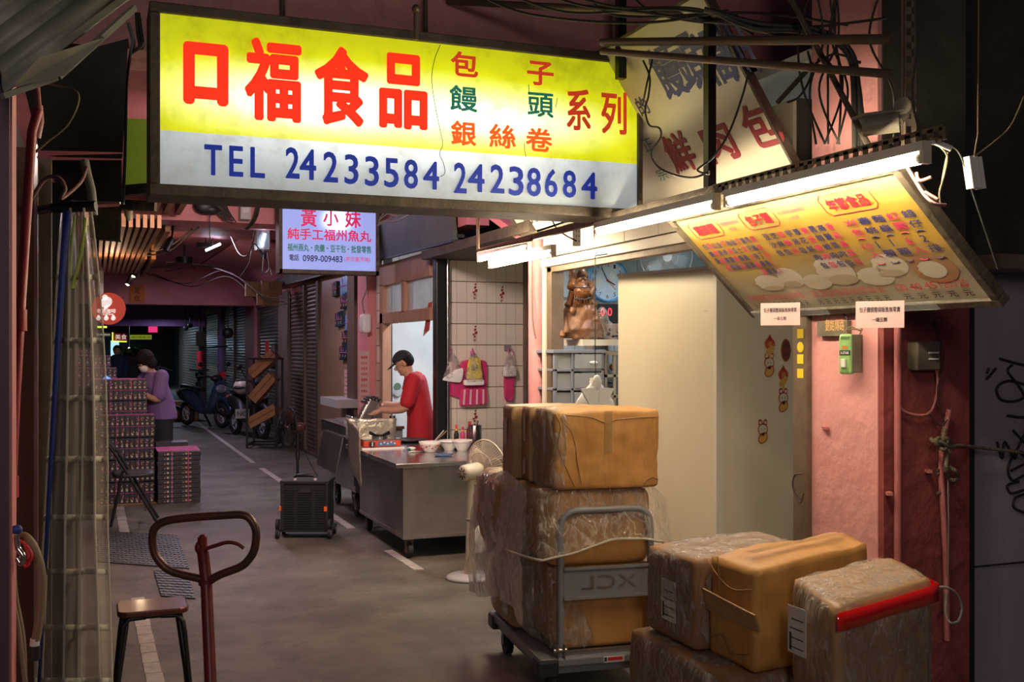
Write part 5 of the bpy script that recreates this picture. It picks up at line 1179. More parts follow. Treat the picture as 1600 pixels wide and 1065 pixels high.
q_ = V((o.x+.02, 3.14, 0)); b = mk('red_paint'); b.cyl(q_+V((0, 0, .1)), q_+V((0, 0, .36)), .045, 16); b.cyl(q_+V((.09, -.05, .12)), q_+V((.09, -.05, .30)), .03, 12); b.box(q_.x-.12, q_.x+.16, 2.90, 3.05, .14, .30); b.build('pump_unit', t)
for x in (-.04, .05): b = mk('rubber'); b.cyl(q_+V((x-.02, 0, .085)), q_+V((x+.02, 0, .085)), .085, 20); b.build('wheel', t)
for x in (-.22, .14): b = mk('red_paint'); b.box(q_.x+x, q_.x+x+.14, 1.9, 3.0, .07, .13); b.build('fork', t, bevel=.01)
for x in (-.15, .21): b = mk('rubber'); b.cyl((q_.x+x-.03, 2.0, .04), (q_.x+x+.03, 2.0, .04), .04, 14); b.build('roller', t)

# folding chair
o = atZ(205, 806, 0); o = V((.14, 9.95, 0)); t = thing('folding_chair', o, 'black metal folding chair with padded seat beside the gift box stack', 'chair')
def CP(px, py, Y): return atY(px, py, Y)
Yn, Yf = 10.0, 10.38
for Y, dx in ((Yn, 0), (Yf, .02)):
    b = mk('black_metal'); b.tube([CP(164, 688, Yn)+V((dx, Y-Yn, 0)), CP(182, 712, Yn)+V((dx, Y-Yn, 0)), V((CP(247, 803, Yn).x+dx, Y, .01))], .013, 8); b.build('front_leg', t)
    b = mk('black_metal'); b.tube([CP(192, 735, Yn)+V((dx, Y-Yn, 0)), V((CP(173, 807, Yn).x+dx, Y, .01))], .013, 8); b.build('rear_leg', t)
b = mk('black_plastic'); a_ = CP(176, 742, Yn); c_ = CP(242, 735, Yn); crumple(b, [(a_.x, Yn-.01, .43), (c_.x, Yn-.01, .43), (c_.x, Yf+.02, .43), (a_.x, Yf+.02, .43)], [(a_.x, Yn-.01, .475), (c_.x, Yn-.01, .475), (c_.x, Yf+.02, .475), (a_.x, Yf+.02, .475)], 6, .0, .2, .02); b.build('seat', t)
b = mk('black_metal'); p0_ = CP(165, 690, Yn); p1_ = CP(178, 706, Yn)
b.hexa([p0_, p1_, p1_+V((0, Yf-Yn, 0)), p0_+V((0, Yf-Yn, 0)), p0_+V((.012, 0, .012)), p1_+V((.012, 0, .012)), p1_+V((.012, Yf-Yn, .012)), p0_+V((.012, Yf-Yn, .012))]); b.build('backrest', t)
b = mk('black_metal'); b.tube([(CP(183, 770, Yn).x, Yn, .22), (CP(183, 770, Yn).x+.02, Yf, .22)], .008, 6); b.tube([(CP(227, 780, Yn).x, Yn, .14), (CP(227, 780, Yn).x+.02, Yf, .14)], .008, 6); b.build('stretcher', t)

# stacked gift boxes tied with pink string
def bundle_proto(nx, w_, h_, dpt, rows=2):
    t = thing('gift_box_bundle', (0, 0, 0), '', 'gift boxes'); ORG[t.name] = V((0, 0, 0)); random.seed(nx)
    b = mk('giftbox')
    for r_ in range(rows):
        for i in range(nx):
            x = i*w_; z = r_*h_/rows; e = random.uniform(0, .006); b.m('giftbox').box(x+.0015, x+w_-.0015, e, dpt, z+.002, z+h_/rows-.002)
            b.m('gold' if random.random() < .6 else 'cream_dot')
            for k in range(3): xx = x+w_*random.uniform(.2, .65); zz = z+h_/rows*random.uniform(.2, .75); b.quad((xx, e-.001, zz), (xx+.010, e-.001, zz), (xx+.010, e-.001, zz+.010), (xx, e-.001, zz+.010))
            if r_ == rows-1 or True: b.m('cream_dot'); b.disc((x+w_/2, e-.001, z+h_/rows*.25), (0, -1, 0), w_*.22, 8)
            b.m('sticker_red').quad((x+w_*.35, e-.001, z+h_/rows*.5), (x+w_*.65, e-.001, z+h_/rows*.5), (x+w_*.65, e-.001, z+h_/rows*.56), (x+w_*.35, e-.001, z+h_/rows*.56))
    stuff(b.build('boxes', t))
    b = mk('pink_string'); W_ = nx*w_
    for z in (h_*.5,): b.tube([(-.004, -.005, z), (W_+.004, -.005, z), (W_+.004, dpt+.004, z), (-.004, dpt+.004, z)], .003, 4, closed=True)
    for x in (W_*.3, W_*.7): b.tube([(x, -.006, -.0), (x, -.006, h_+.003), (x, dpt+.003, h_+.003)], .0025, 4)
    for k in range(3): b.tube([(0, dpt*k/5+.05, h_+.004), (W_, dpt*k/5+.07, h_+.004)], .0015, 4)
    b.build('string', t); return t
P1 = bundle_proto(11, .048, .22, .34); P1['group'] = 'gift box bundles stacked on the left'
first = True
def put(loc, label, rz=0, proto=None):
    global first
    pr = proto or P1
    if proto is None and first: first = False; P1.location = loc; P1.rotation_euler.z = rz; P1['label'] = label; return P1
    return dup(pr, loc, rz, label)
lv = ['bottom', 'second', 'third', 'top']
for k in range(4): put((.03+.006*(k % 2), 11.45+.01*k, k*.226), 'pink-tied bundle of black gift boxes, %s level of the nearest stack by the folding chair' % lv[k], rz=.0)
for k in range(1, 5): put((-.02, 11.93, .16+(k)*.226-.03), 'bundle of black gift boxes, %s seen level of the stack the woman leans over' % (['', 'lowest', 'second', 'third', 'highest'][k]))
for (x, y, z, lb) in ((-.06, 12.6, 1.02, 'bundle of gift boxes in front of the scanner, behind the second stack'), (-.30, 13.3, 1.13, 'bundle of gift boxes under the wide row left of the scanner'), (-.36, 13.9, 1.27, 'wide row of gift boxes left of the scanner'), (-.57, 14.6, 1.36, 'upper short bundle of gift boxes beside the curtain'), (-.75, 15.3, 1.46, 'highest bundle of gift boxes at the back of the pile')):
    zz = z-.22
    while zz > 0: zz -= .226
    k = 0
    put((x, y, z), lb)
b = mk('giftbox'); b.box(-.7, .5, 12.62, 12.95, 0, 1.015).box(-.9, .25, 13.3, 13.65, 0, 1.125).box(-.9, .2, 13.9, 14.25, 0, 1.265).box(-1.1, -.04, 14.6, 14.95, 0, 1.355).box(-1.2, -.2, 15.3, 15.65, 0, 1.455).box(-.1, .5, 11.99, 12.32, 0, .35); tag(b.build('box_pile'), 'dark mass of lower gift boxes carrying the rear bundles', 'boxes')
b = mk('carton'); b.box(-.02, .66, 11.42, 11.8, 0, .004); tag(b.build('cardboard_sheet'), 'flat cardboard sheet under the nearest gift box stack', 'cardboard')
# low stack of flat boxes to the right
t = thing('gift_box_bundle', (.78, 11.2, 0), 'low stack of flat black gift boxes with pink cords on the floor before the woman', 'gift boxes')
a_ = atZ(243, 768, 0); c_ = atZ(296, 770, 0)
a_ = V((.585, 11.35, 0)); wd_ = .42
for k in range(11):
    b = mk('giftbox'); e = random.uniform(-.006, .006); b.box(a_.x+e, a_.x+wd_+e, a_.y, a_.y+.55, k*.048+.002, k*.048+.046); bx_ = b.build('flat_box', t, bevel=.003)
    b = mk('cream_dot')
    for x in (.10, .28): b.disc((a_.x+x, a_.y-.002, k*.048+.024), (0, -1, 0), .012, 8); b.m('gold'); b.quad((a_.x+x+.03, a_.y-.002, k*.048+.016), (a_.x+x+.05, a_.y-.002, k*.048+.016), (a_.x+x+.05, a_.y-.002, k*.048+.03), (a_.x+x+.03, a_.y-.002, k*.048+.03)); b.disc((a_.x+x-.03, a_.y-.002, k*.048+.02), (0, -1, 0), .007, 6)
    b.build('print', bx_)
b = mk('pink_string')
for k in range(6): b.tube([(a_.x, a_.y+.03+k*.09, .532), (a_.x+wd_, a_.y+.06+k*.09, .532)], .005, 4)
for x in (.14, .30): b.tube([(a_.x+x, a_.y-.004, 0), (a_.x+x, a_.y-.004, .532), (a_.x+x, a_.y+.55, .535)], .004, 4)
b.tube(spline([(a_.x+.3, a_.y+.1, .535), (a_.x+.4, a_.y+.05, .60), (a_.x+.42, a_.y, .66)]), .003, 4); b.build('cord', t)
t = thing('gift_box_bundle', (.62, 12.0, 0), 'partly hidden stack of dark boxes behind the low flat stack', 'gift boxes')
for k in range(12): b = mk('giftbox'); b.box(.60, .93, 11.95, 12.18, k*.048, k*.048+.045); b.build('flat_box', t)
# ================================================================ PEOPLE
def limb(b, pts, rs, n=12, it=5):
    k = len(pts); P = spline(pts, it); R = []
    for i in range(k-1):
        for j in range(it): R.append(rs[i]+(rs[i+1]-rs[i])*j/it)
    R.append(rs[-1]); b.tube(P, R, n); b.ball(P[0], R[0]*.99, n=10); b.ball(P[-1], R[-1]*.99, n=10)
def torso(b, rings, n=20):   # rings (centre, half width along W, half depth along Dp)
    rr = []
    for c, wv, dv in rings: rr.append([V(c)+V(wv)*math.cos(2*PI*j/n)+V(dv)*math.sin(2*PI*j/n) for j in range(n)])
    b.loft(rr)
def hand(b, w, d, side, up, s=1.0, curl=.6):
    """palm at W pointing along D, thumb towards SIDE"""
    d = V(d).normalized(); side = V(side).normalized(); nrm = d.cross(side).normalized(); w = V(w)
    b.ball(w+d*.045*s, .043*s, .024*s, .05*s, 10, R=Matrix((side, nrm, d)).transposed())
    for i, L in enumerate((.070, .078, .072, .056)):
        a = w+d*.08*s+side*(.028-.0185*i)*s; p1 = a+d*L*.45*s-nrm*.006*s; p2 = p1+(d*(1-curl)-nrm*curl)*L*.33*s; p3 = p2+(d*(1-curl*1.5)-nrm*curl*1.5)*L*.25*s
        b.tube([a-d*.02*s, a, p1, p2, p3], [.0105*s, .0105*s, .0095*s, .0085*s, .007*s], 7)
    a = w+d*.02*s+side*.034*s; b.tube([a-side*.01*s, a+(d*.5+side*.7)*.03*s, a+(d*.85+side*.55-nrm*.3)*.058*s], [.014*s, .012*s, .009*s], 7)
def head(b, c, f, up, s=1.0):
    """skull and face; f = where the face looks"""
    f = V(f).normalized(); up = V(up); up = (up-f*up.dot(f)).normalized(); r = f.cross(up); Rm_ = Matrix((r, f, up)).transposed(); c = V(c)
    b.ball(c+up*.02*s-f*.008*s, .075*s, .094*s, .088*s, 18, R=Rm_)
    b.ball(c+f*.022*s-up*.045*s, .058*s, .062*s, .070*s, 14, R=Rm_)
    b.ball(c+f*.098*s-up*.022*s, .012*s, .018*s, .020*s, 8, R=Rm_)
    b.ball(c+f*.065*s-up*.092*s, .022*s, .018*s, .018*s, 8, R=Rm_)
    for k in (-1, 1): b.ball(c+r*.077*s*k-f*.012*s-up*.012*s, .010*s, .018*s, .030*s, 8, R=Rm_)
    return r, f, up
def face(par, c, f, up, s=1.0):
    f = V(f).normalized(); up = V(up); up = (up-f*up.dot(f)).normalized(); r = f.cross(up); Rm_ = Matrix((r, f, up)).transposed(); c = V(c)
    b = mk('white_cloth')
    for k in (-1, 1): b.m('white_cloth').ball(c+f*.078*s+r*.031*s*k+up*.004*s, .011*s, .008*s, .006*s, 8, R=Rm_); b.m('ink').ball(c+f*.085*s+r*.031*s*k+up*.004*s, .005*s, .004*s, .005*s, 8, R=Rm_)
    b.build('eyes', par)
    b = mk('hair')
    for k in (-1, 1): b.ball(c+f*.080*s+r*.032*s*k+up*.022*s, .017*s, .006*s, .004*s, 8, R=Rm_)
    b.build('eyebrows', par)
    b = mk('sticker_red'); b.ball(c+f*.079*s-up*.062*s, .021*s, .007*s, .006*s, 10, R=Rm_); b.build('mouth', par)

# --- man in red at the counter, seen from behind his left side, facing left
mx, my = 2.93, 9.86
f = V((-.93, .37, 0)).normalized(); r = f.cross(V((0, 0, 1)))   # r = his right
o = V((mx, my, 0)); t = thing('person', o, 'man in a red t-shirt and black cap working at the counter in the doorway', 'person')
hip = o+V((0, 0, .86)); ch = o+f*.05+V((0, 0, 1.20)); nk = o+f*.10+V((0, 0, 1.345)); hc = o+f*.165+V((0, 0, 1.445))
shL = ch-r*.17+V((0, 0, .09)); shR = ch+r*.17+V((0, 0, .09))
elL = shL+f*.07-r*.05+V((0, 0, -.26)); wrL = elL+f*.24+r*.03+V((0, 0, -.03)); elR = shR+f*.10+r*.04+V((0, 0, -.25)); wrR = elR+f*.22-r*.05+V((0, 0, .0))
b = mk('skin'); head(b, hc, f+V((0, 0, -.45)), (0, 0, 1), 1.0)
limb(b, [nk-V((0, 0, .06))-f*.02, nk+f*.015, hc-f*.03-V((0, 0, .03))], [.062, .052, .055])
torso(b, [(hip, r*.15, f*.10), (o+V((0, 0, 1.0)), r*.14, f*.095), (ch, r*.165, f*.105), (ch+V((0, 0, .12)), r*.13, f*.08), (nk-V((0, 0, .04)), r*.06, f*.055)])
limb(b, [shL, elL, wrL], [.052, .042, .028]); limb(b, [shR, elR, wrR], [.052, .042, .028])
for k, dx in ((-1, 0), (1, .0)): limb(b, [hip+r*.09*k, o+r*.10*k+f*.03+V((0, 0, .47)), o+r*.10*k+V((0, 0, .08))], [.085, .058, .042]); b.ball(o+r*.10*k+f*.06+V((0, 0, .045)), .045, .12, .045, 12, R=Matrix.Rotation(math.atan2(-f.x, f.y), 3, 'Z'))
hand(b, wrL, f+V((0, 0, -.55)), r, V((0, 0, 1))); hand(b, wrR, f+V((0, 0, -.55)), -r, V((0, 0, 1)))
lab(b.build('body', t, remesh=.009, smooth_it=2), 'bare arms, neck and face')
face(t, hc, f+V((0, 0, -.45)), (0, 0, 1))
b = mk('cloth_red')
torso(b, [(o+V((0, 0, .70)), r*.185, f*.135), (o+V((0, 0, .76)), r*.185, f*.135), (hip+V((0, 0, .06)), r*.178, f*.13), (o+f*.02+V((0, 0, 1.06)), r*.18, f*.125), (ch, r*.195, f*.13), (ch+V((0, 0, .09)), r*.185, f*.11), (ch+V((0, 0, .135)), r*.12, f*.085), (nk-V((0, 0, .035)), r*.07, f*.062)])
for s_, e_ in ((shL, elL), (shR, elR)): limb(b, [s_+V((0, 0, .0)), s_.lerp(e_, .4), s_.lerp(e_, .82)], [.075, .076, .074])
b.build('t_shirt', t, remesh=.010, smooth_it=2)
b = mk('cloth_black'); torso(b, [(hip-V((0, 0, .0)), r*.145, f*.095), (hip-V((0, 0, .06)), r*.152, f*.10), (hip-V((0, 0, .14)), r*.16, f*.105)])
for k in (-1, 1): limb(b, [hip+r*.07*k-V((0, 0, .12)), o+r*.10*k+f*.03+V((0, 0, .47)), o+r*.10*k+V((0, 0, .12))], [.088, .08, .07])
b.build('trousers', t, remesh=.012)
b = mk('hair'); fh = (f+V((0, 0, -.45))).normalized(); uh = (V((0, 0, 1))-fh*fh.z).normalized(); b.ball(hc+uh*.012-fh*.028, .079, .085, .078, 16, R=Matrix((fh.cross(uh), fh, uh)).transposed()); b.build('hair', t)
b = mk('cloth_black'); rings = []
rh = fh.cross(uh); cc = hc+uh*.035
for q in (0, .25, .5, .75, .95, 1.2, 1.45): rings.append([cc+uh*(math.sin(q)*.092)-fh*.006+(rh*math.cos(2*PI*j/18)*.088+fh*math.sin(2*PI*j/18)*.102)*max(math.cos(q), .03) for j in range(18)])
b.loft(rings)
br = []
for i in range(9): q = (i/8-.5)*2.0; br.append([cc+rh*math.sin(q)*.078+fh*math.cos(q)*.085+uh*.004, cc+rh*math.sin(q)*.072+fh*(.085+.085*math.cos(q*.8))-uh*.028])
b.loft(br, cap=False, close=False); b.build('cap', t, sol=.004)

# --- woman in purple, bent over the boxes, facing left
wx, wy = .66, 12.42
f = V((-.90, -.44, 0)).normalized(); r = f.cross(V((0, 0, 1)))
o = V((wx, wy, 0)); t = thing('person', o, 'woman in a purple t-shirt and white face mask holding a handheld scanner', 'person')
hip = o+V((0, 0, .86)); ch = o+f*.06+V((0, 0, 1.21)); nk = o+f*.11+V((0, 0, 1.355)); hc = o+f*.175+V((0, 0, 1.445))
shL = ch-r*.155+V((0, 0, .07)); shR = ch+r*.155+V((0, 0, .07))
elL = shL+f*.05-r*.03+V((0, 0, -.25)); wrL = elL+f*.24+r*.02+V((0, 0, .10)); elR = shR+f*.14+V((0, 0, -.17)); wrR = elR+f*.20-r*.02+V((0, 0, .09))
hf = f+V((0, 0, -.75))
b = mk('skin'); head(b, hc, hf, (0, 0, 1), .95)
limb(b, [nk-V((0, 0, .06))-f*.03, nk+f*.02, hc-f*.03-V((0, 0, .02))], [.055, .046, .05])
torso(b, [(hip, r*.145, f*.11), (o+f*.02+V((0, 0, 1.0)), r*.13, f*.10), (ch, r*.15, f*.11), (ch+V((0, 0, .10)), r*.12, f*.08), (nk-V((0, 0, .04)), r*.055, f*.05)])
limb(b, [shL, elL, wrL], [.050, .040, .026]); limb(b, [shR, elR, wrR], [.050, .040, .026])
for k in (-1, 1): limb(b, [hip+r*.09*k, o+r*.09*k+f*.02+V((0, 0, .46)), o+r*.09*k+V((0, 0, .08))], [.085, .058, .04]); b.ball(o+r*.09*k+f*.05+V((0, 0, .04)), .04, .11, .04, 12, R=Matrix.Rotation(math.atan2(-f.x, f.y), 3, 'Z'))
hand(b, wrL, f+V((0, 0, -.2)), r, V((0, 0, 1)), .95); hand(b, wrR, f+V((0, 0, .1)), -r, V((0, 0, 1)), .95, .9)
lab(b.build('body', t, remesh=.009, smooth_it=2), 'bare forearms and face')
face(t, hc, hf, (0, 0, 1), .95)
b = mk('cloth_purple')
torso(b, [(o-f*.02+V((0, 0, .80)), r*.20, f*.165), (o-f*.02+V((0, 0, .86)), r*.198, f*.16), (o+f*.0+V((0, 0, 1.0)), r*.185, f*.15), (ch-V((0, 0, .05)), r*.185, f*.14), (ch+V((0, 0, .06)), r*.17, f*.12), (ch+V((0, 0, .12)), r*.11, f*.085), (nk-V((0, 0, .03)), r*.065, f*.058)])
for s_, e_ in ((shL, elL), (shR, elR)): limb(b, [s_, s_.lerp(e_, .4), s_.lerp(e_, .80)], [.078, .080, .080])
b.build('t_shirt', t, remesh=.010, smooth_it=2)
b = mk('cloth_black'); torso(b, [(hip+V((0, 0, .03)), r*.17, f*.13), (hip-V((0, 0, .10)), r*.18, f*.135), (hip-V((0, 0, .4)), r*.18, f*.13), (o+V((0, 0, .12)), r*.19, f*.14)]); b.build('trousers', t, remesh=.014, smooth_it=2)
fh = hf.normalized(); uh = (V((0, 0, 1))-fh*fh.z).normalized(); rh = fh.cross(uh); Rh = Matrix((rh, fh, uh)).transposed()
b = mk('hair'); b.ball(hc+uh*.028-fh*.022, .092, .102, .098, 18, R=Rh); b.ball(hc-uh*.045-fh*.055, .080, .055, .075, 14, R=Rh); b.ball(hc+uh*.06+fh*.045, .07, .05, .045, 12, R=Rh)
for k in (-1, 1): b.ball(hc+rh*.068*k-fh*.01-uh*.03, .022, .05, .075, 10, R=Rh)
b.build('hair', t, remesh=.01, smooth_it=1)
b = mk('white_cloth'); b.ball(hc+fh*.055-uh*.055, .056, .05, .048, 14, R=Rh); lab(b.build('face_mask', t), 'white face mask')
p = wrR+f*.16+V((0, 0, .03)); t2 = thing('handheld_scanner', p, 'handheld scanner with lit blue screen in the hand of the woman', 'scanner')
b = mk('black_plastic'); q = Matrix.Rotation(-.5, 3, 'Y'); b.cbox(p, (.09, .09, .13), R=Matrix.Rotation(.6, 3, 'Y')); b.tube([p-f*.01-V((0, 0, .03)), p-f*.10-V((0, 0, .10))], .022, 8); b.build('body', t2, bevel=.01)
nn = Matrix.Rotation(.6, 3, 'Y'); b = mk('screen_blue')
c_ = p+V((0, -.047, .005)); ax1 = nn @ V((1, 0, 0)); ax2 = nn @ V((0, 0, 1)); b.quad(c_-ax1*.036-ax2*.05, c_+ax1*.036-ax2*.05, c_+ax1*.036+ax2*.05, c_-ax1*.036+ax2*.05)
b.m('bulb_light') if False else None
b.build('screen', t2); b = mk('orange'); b.tube([c_-ax1*.045-ax2*.06, c_+ax1*.045-ax2*.06, c_+ax1*.045+ax2*.02], .006, 5); b.build('trim', t2)

# --- far figure
p = atZ(182, 590, 0); o = V((atY(183, 560, 30).x, 30, 0)); t = thing('person', o, 'distant person in dark blue clothes walking at the far end of the arcade', 'person')
mat('far_navy', (.02, .04, .09), .8)
b = mk('skin'); b.ball(o+V((0, 0, 1.5)), .10, .11, .13, 10); limb(b, [o+V((0, 0, 1.25)), o+V((0, 0, 1.42))], [.07, .06]); b.build('body', t)
b = mk('far_navy'); torso(b, [(o+V((0, 0, .8)), V((.18, 0, 0)), V((0, .13, 0))), (o+V((0, 0, 1.1)), V((.19, 0, 0)), V((0, .13, 0))), (o+V((0, 0, 1.3)), V((.22, 0, 0)), V((0, .12, 0))), (o+V((0, 0, 1.4)), V((.1, 0, 0)), V((0, .08, 0)))])
for k in (-1, 1): limb(b, [o+V((.21*k, 0, 1.3)), o+V((.25*k, 0, 1.05)), o+V((.22*k, -.05, .8))], [.06, .05, .04]); limb(b, [o+V((.09*k, 0, .85)), o+V((.1*k, 0, .45)), o+V((.1*k, 0, .04))], [.1, .07, .06])
b.build('clothes', t, remesh=.025); b = mk('hair'); b.ball(o+V((0, .02, 1.54)), .11, .11, .12, 10); b.build('hair', t)
# ================================================================ NEAR SHOP
# tall cream box of boards standing in the shop front
pc = atX(1120, 420, 3.70); PX, PY0, PY1, PZ = 3.66, 5.75, 6.72, 2.10
t = thing('cold_cabinet', (PX, PY0, 0), 'tall plain cream board cabinet standing in the shop front, scratched near the top', 'cabinet')
b = mk('panel'); b.hexa([(PX, PY0+.03, .02), (PX+.03, PY0+.03, .02), (PX-.17, PY1, .02), (PX-.20, PY1, .02), (PX, PY0+.03, PZ), (PX+.03, PY0+.03, PZ), (PX-.17, PY1, PZ), (PX-.20, PY1, PZ)]); b.build('side_panel', t)
b = mk('panel'); b.box(PX+.04, 5.3, PY0, PY0+.03, .02, PZ+.1); b.build('front_panel', t)
b = mk('panel_edge'); b.box(PX-.008, PX+.045, PY0-.008, PY0+.03, .0, PZ+.02); b.build('corner_trim', t)
b = mk('panel_edge'); b.hexa([(PX-.01, PY0, PZ), (PX+.04, PY0, PZ), (PX-.16, PY1, PZ), (PX-.21, PY1, PZ), (PX-.01, PY0, PZ+.02), (PX+.04, PY0, PZ+.02), (PX-.16, PY1, PZ+.02), (PX-.21, PY1, PZ+.02)]); b.build('top_trim', t)
b = mk('panel'); b.box(PX-.12, 4.5, PY1-.02, PY1+.03, .02, PZ); b.build('rear_panel', t)
b = mk('ink')
for pts in ([(975, 478), (1010, 474), (1030, 471)], [(1012, 492), (1060, 493), (1110, 485)]):
    b.tube([atX(x, y, PX-.0)+V((-.02-(.0), 0, 0)) for x, y in pts], .0012, 3)
b.build('scratch', t)
# new-year stickers on the front panel
def sticker(px, py, kind, label):
    p = atY(px, py, PY0-.003); s = .0037
    def dz(x, z): return p+V((x*s*10, 0, z*s*10))
    def dsc(mb, x, z, r, sy=1, l=0): mb.disc(p+V((x*.034, -l, z*.034)), (0, -1, 0), r*.034, 14, sy)
    b = mk('sticker_red')
    if kind == 'lantern':
        dsc(b, 0, .55, 1.15, 1.0); b.add([p+V((-.02, -.0, .05)), p+V((.02, 0, .05)), p+V((0, 0, .085))], [(0, 1, 2)])
        b.m('sticker_gold'); dsc(b, 0, -.7, 1.3, .5, .001); b.box(p.x-.008, p.x+.008, p.y-.002, p.y, p.z-.075, p.z-.02); text(b, '福', p+V((0, -.002, 0)), (1, 0, 0), (0, 0, 1), -.016, .0, .032, .036, .01, 'sticker_gold', .001)
    elif kind == 'rabbit':
        for k in (-1, 1): b.m('sticker_red'); b.disc(p+V((k*.018, 0, .055)), (0, -1, 0), .017, 12, 1); b.disc(p+V((k*.02, 0, .066)), (0, -1, 0), .014, 12); b.m('sticker_white'); b.disc(p+V((k*.019, -.001, .058)), (0, -1, 0), .011, 12)
        b.m('sticker_red'); dsc(b, 0, .4, 1.15); b.m('sticker_white'); dsc(b, 0, .4, .95, 1, .001); b.m('ink')
        for k in (-1, 1): b.disc(p+V((k*.011, -.002, .016)), (0, -1, 0), .0035, 8)
        b.m('sticker_red'); dsc(b, 0, -1.2, 1.25, .75, .001); b.m('sticker_gold'); dsc(b, 0, -1.2, 1.05, .7, .002); b.m('sticker_red'); dsc(b, .0, -.5, .35, 1, .002)
    elif kind == 'oval':
        rows = [[p+V((math.cos(2*PI*j/24)*.040, 0, math.sin(2*PI*j/24)*.075)) for j in range(24)]]; b.m('sticker_dark').add(rows[0], [tuple(range(24))], False)
        b.m('sticker_gold').tube([p+V((math.cos(2*PI*j/24)*.037, -.001, math.sin(2*PI*j/24)*.071)) for j in range(24)], .0015, 4, closed=True)
        for ch, x, z in (('大', -.028, .012), ('吉', .002, .012), ('大', -.028, -.042), ('利', .002, -.042)): text(b, ch, p+V((0, -.001, 0)), (1, 0, 0), (0, 0, 1), x, z, .026, .032, .01, 'ink', .002)
    else:
        text(b, '2023', p, (1, 0, 0), (0, 0, 1), -.04, -.025, .16, .055, .06, 'sticker_red', .001); text(b, '2023', p, (1, 0, 0), (0, 0, 1), -.038, -.022, .156, .05, .02, 'yellow', .003)
    o = b.build('sticker'); tag(o, label, 'sticker'); return o
sticker(1203, 542, 'lantern', 'highest lantern sticker, above the topmost rabbit sticker')
sticker(1202, 570, 'rabbit', 'topmost white rabbit sticker on the cream cabinet')
sticker(1228, 547, 'oval', 'left one of two dark red oval stickers with four black characters')
sticker(1248, 545, 'oval', 'right one of two dark red oval stickers, half behind the door strip')
sticker(1224, 590, 'lantern', 'lantern sticker below the left oval sticker')
sticker(1250, 592, 'lantern', 'lantern sticker half hidden by the brown door strip')
sticker(1224, 625, 'rabbit', 'middle white rabbit sticker on the cream cabinet')
sticker(1248, 647, 'num', 'red and yellow number sticker cut off by the door strip')
sticker(1192, 674, 'rabbit', 'lowest white rabbit sticker, alone at the left')
# wall shelf, statue on root, clock, fan, drawers
SZ_ = 1.655
b = mk('panel_edge'); b.box(3.22, 4.3, 6.80, 7.2, SZ_-.045, SZ_); b.box(3.5, 3.52, 7.0, 7.37, SZ_-.2, SZ_-.04); b.box(3.22, 3.24, 7.2, 7.37, SZ_-.15, SZ_); tag(b.build('wall_shelf'), 'white shelf board holding the carved statue', 'shelf')
q0 = atY(907, 530, 6.97)
t = thing('carved_statue', (q0.x, 6.97, SZ_), 'glossy brown carved wooden laughing monk statue on a gnarled root stump', 'statue')
def SP(px, py, y=6.97): return atY(px, py, y)
b = mk('wood_stump'); sk = 1/ F*7.7
base = [SP(870, 526), SP(943, 526), SP(937, 500), SP(928, 478), SP(918, 470), SP(893, 470), SP(884, 480), SP(873, 500)]
random.seed(3)
rings = []
for (py, x0, x1, d_) in ((528, 872, 944, .12), (515, 869, 943, .14), (500, 876, 939, .13), (485, 882, 930, .12), (472, 890, 923, .10), (468, 893, 920, .08)):
    a_, c_ = SP(x0, py), SP(x1, py); m_ = (a_+c_)/2; w_ = (c_.x-a_.x)/2; z_ = max(a_.z, SZ_)
    rings.append([V((m_.x+w_*math.cos(2*PI*j/26)*(1+.10*noise.noise(V((math.cos(2*PI*j/26)*3, py*.12, math.sin(2*PI*j/26)*3)))*2), 6.97+d_*math.sin(2*PI*j/26)*(1+.25*noise.noise(V((j*.7, py*.1, 5)))), z_)) for j in range(26)])
b.loft(rings)
for px, py in ((878, 518), (900, 522), (915, 524), (936, 516), (886, 512), (925, 508)): b.tube([SP(px, py+8, 6.87), SP(px+random.uniform(-4, 4), py-6, 6.88), SP(px+random.uniform(-6, 6), py-22, 6.92)], [.026, .018, .008], 8)
for k in range(14): p_ = SP(random.uniform(878, 934), random.uniform(482, 520), 6.86); b.ball(p_, random.uniform(.012, .025), .02, random.uniform(.01, .03), 8)
st_ = b.build('root_stump', t, remesh=.008)
b = mk('wood_statue')
def bl(px, py, rx, rz, y=6.93, ry=None): b.ball(SP(px, py, y), rx*sk, (ry or rx)*sk, rz*sk, 14)
bl(909, 455, 13, 12, 6.885, 14); bl(909, 462, 17, 12, 6.96, 12); bl(908, 443, 10, 8, 6.91, 11); bl(906, 440, 14, 14, 6.98, 10); bl(894, 444, 5, 16, 6.97)      # robe, belly, chest
bl(910, 430, 7.5, 8.5, 6.895); bl(909.5, 426, 6.8, 6.5, 6.895); bl(914, 436, 3, 2.5, 6.87); bl(906, 436, 3, 2.5, 6.87); bl(902.5, 431, 2, 4.5, 6.90); bl(917.5, 431, 2, 4.5, 6.90)
bl(911, 432, 2, 2, 6.89)
bl(895, 430, 6, 12, 6.98); bl(893, 422, 4, 7, 6.99); bl(899, 418, 3, 4, 6.99)                     # sack over the shoulder
b.tube([SP(896, 438, 6.92), SP(892, 448, 6.90), SP(899, 444, 6.87)], [.034, .03, .022], 8)          # raised arm
b.tube([SP(920, 440, 6.93), SP(926, 452, 6.91), SP(921, 462, 6.87)], [.034, .03, .022], 8)
b.tube([SP(893, 455, 6.95), SP(890, 472, 6.93), SP(887, 478, 6.92)], [.02, .022, .03], 8); b.tube([SP(923, 455, 6.95), SP(926, 472, 6.93), SP(929, 479, 6.92)], [.02, .022, .028], 8)
for k in range(7): b.tube([SP(898+k*3.6, 462, 6.865), SP(897+k*4, 470, 6.855), SP(896+k*4.3, 479, 6.87)], .006, 6)
bl(910, 473, 17, 8, 6.94)
b.build('monk_figure', t, remesh=.0045)
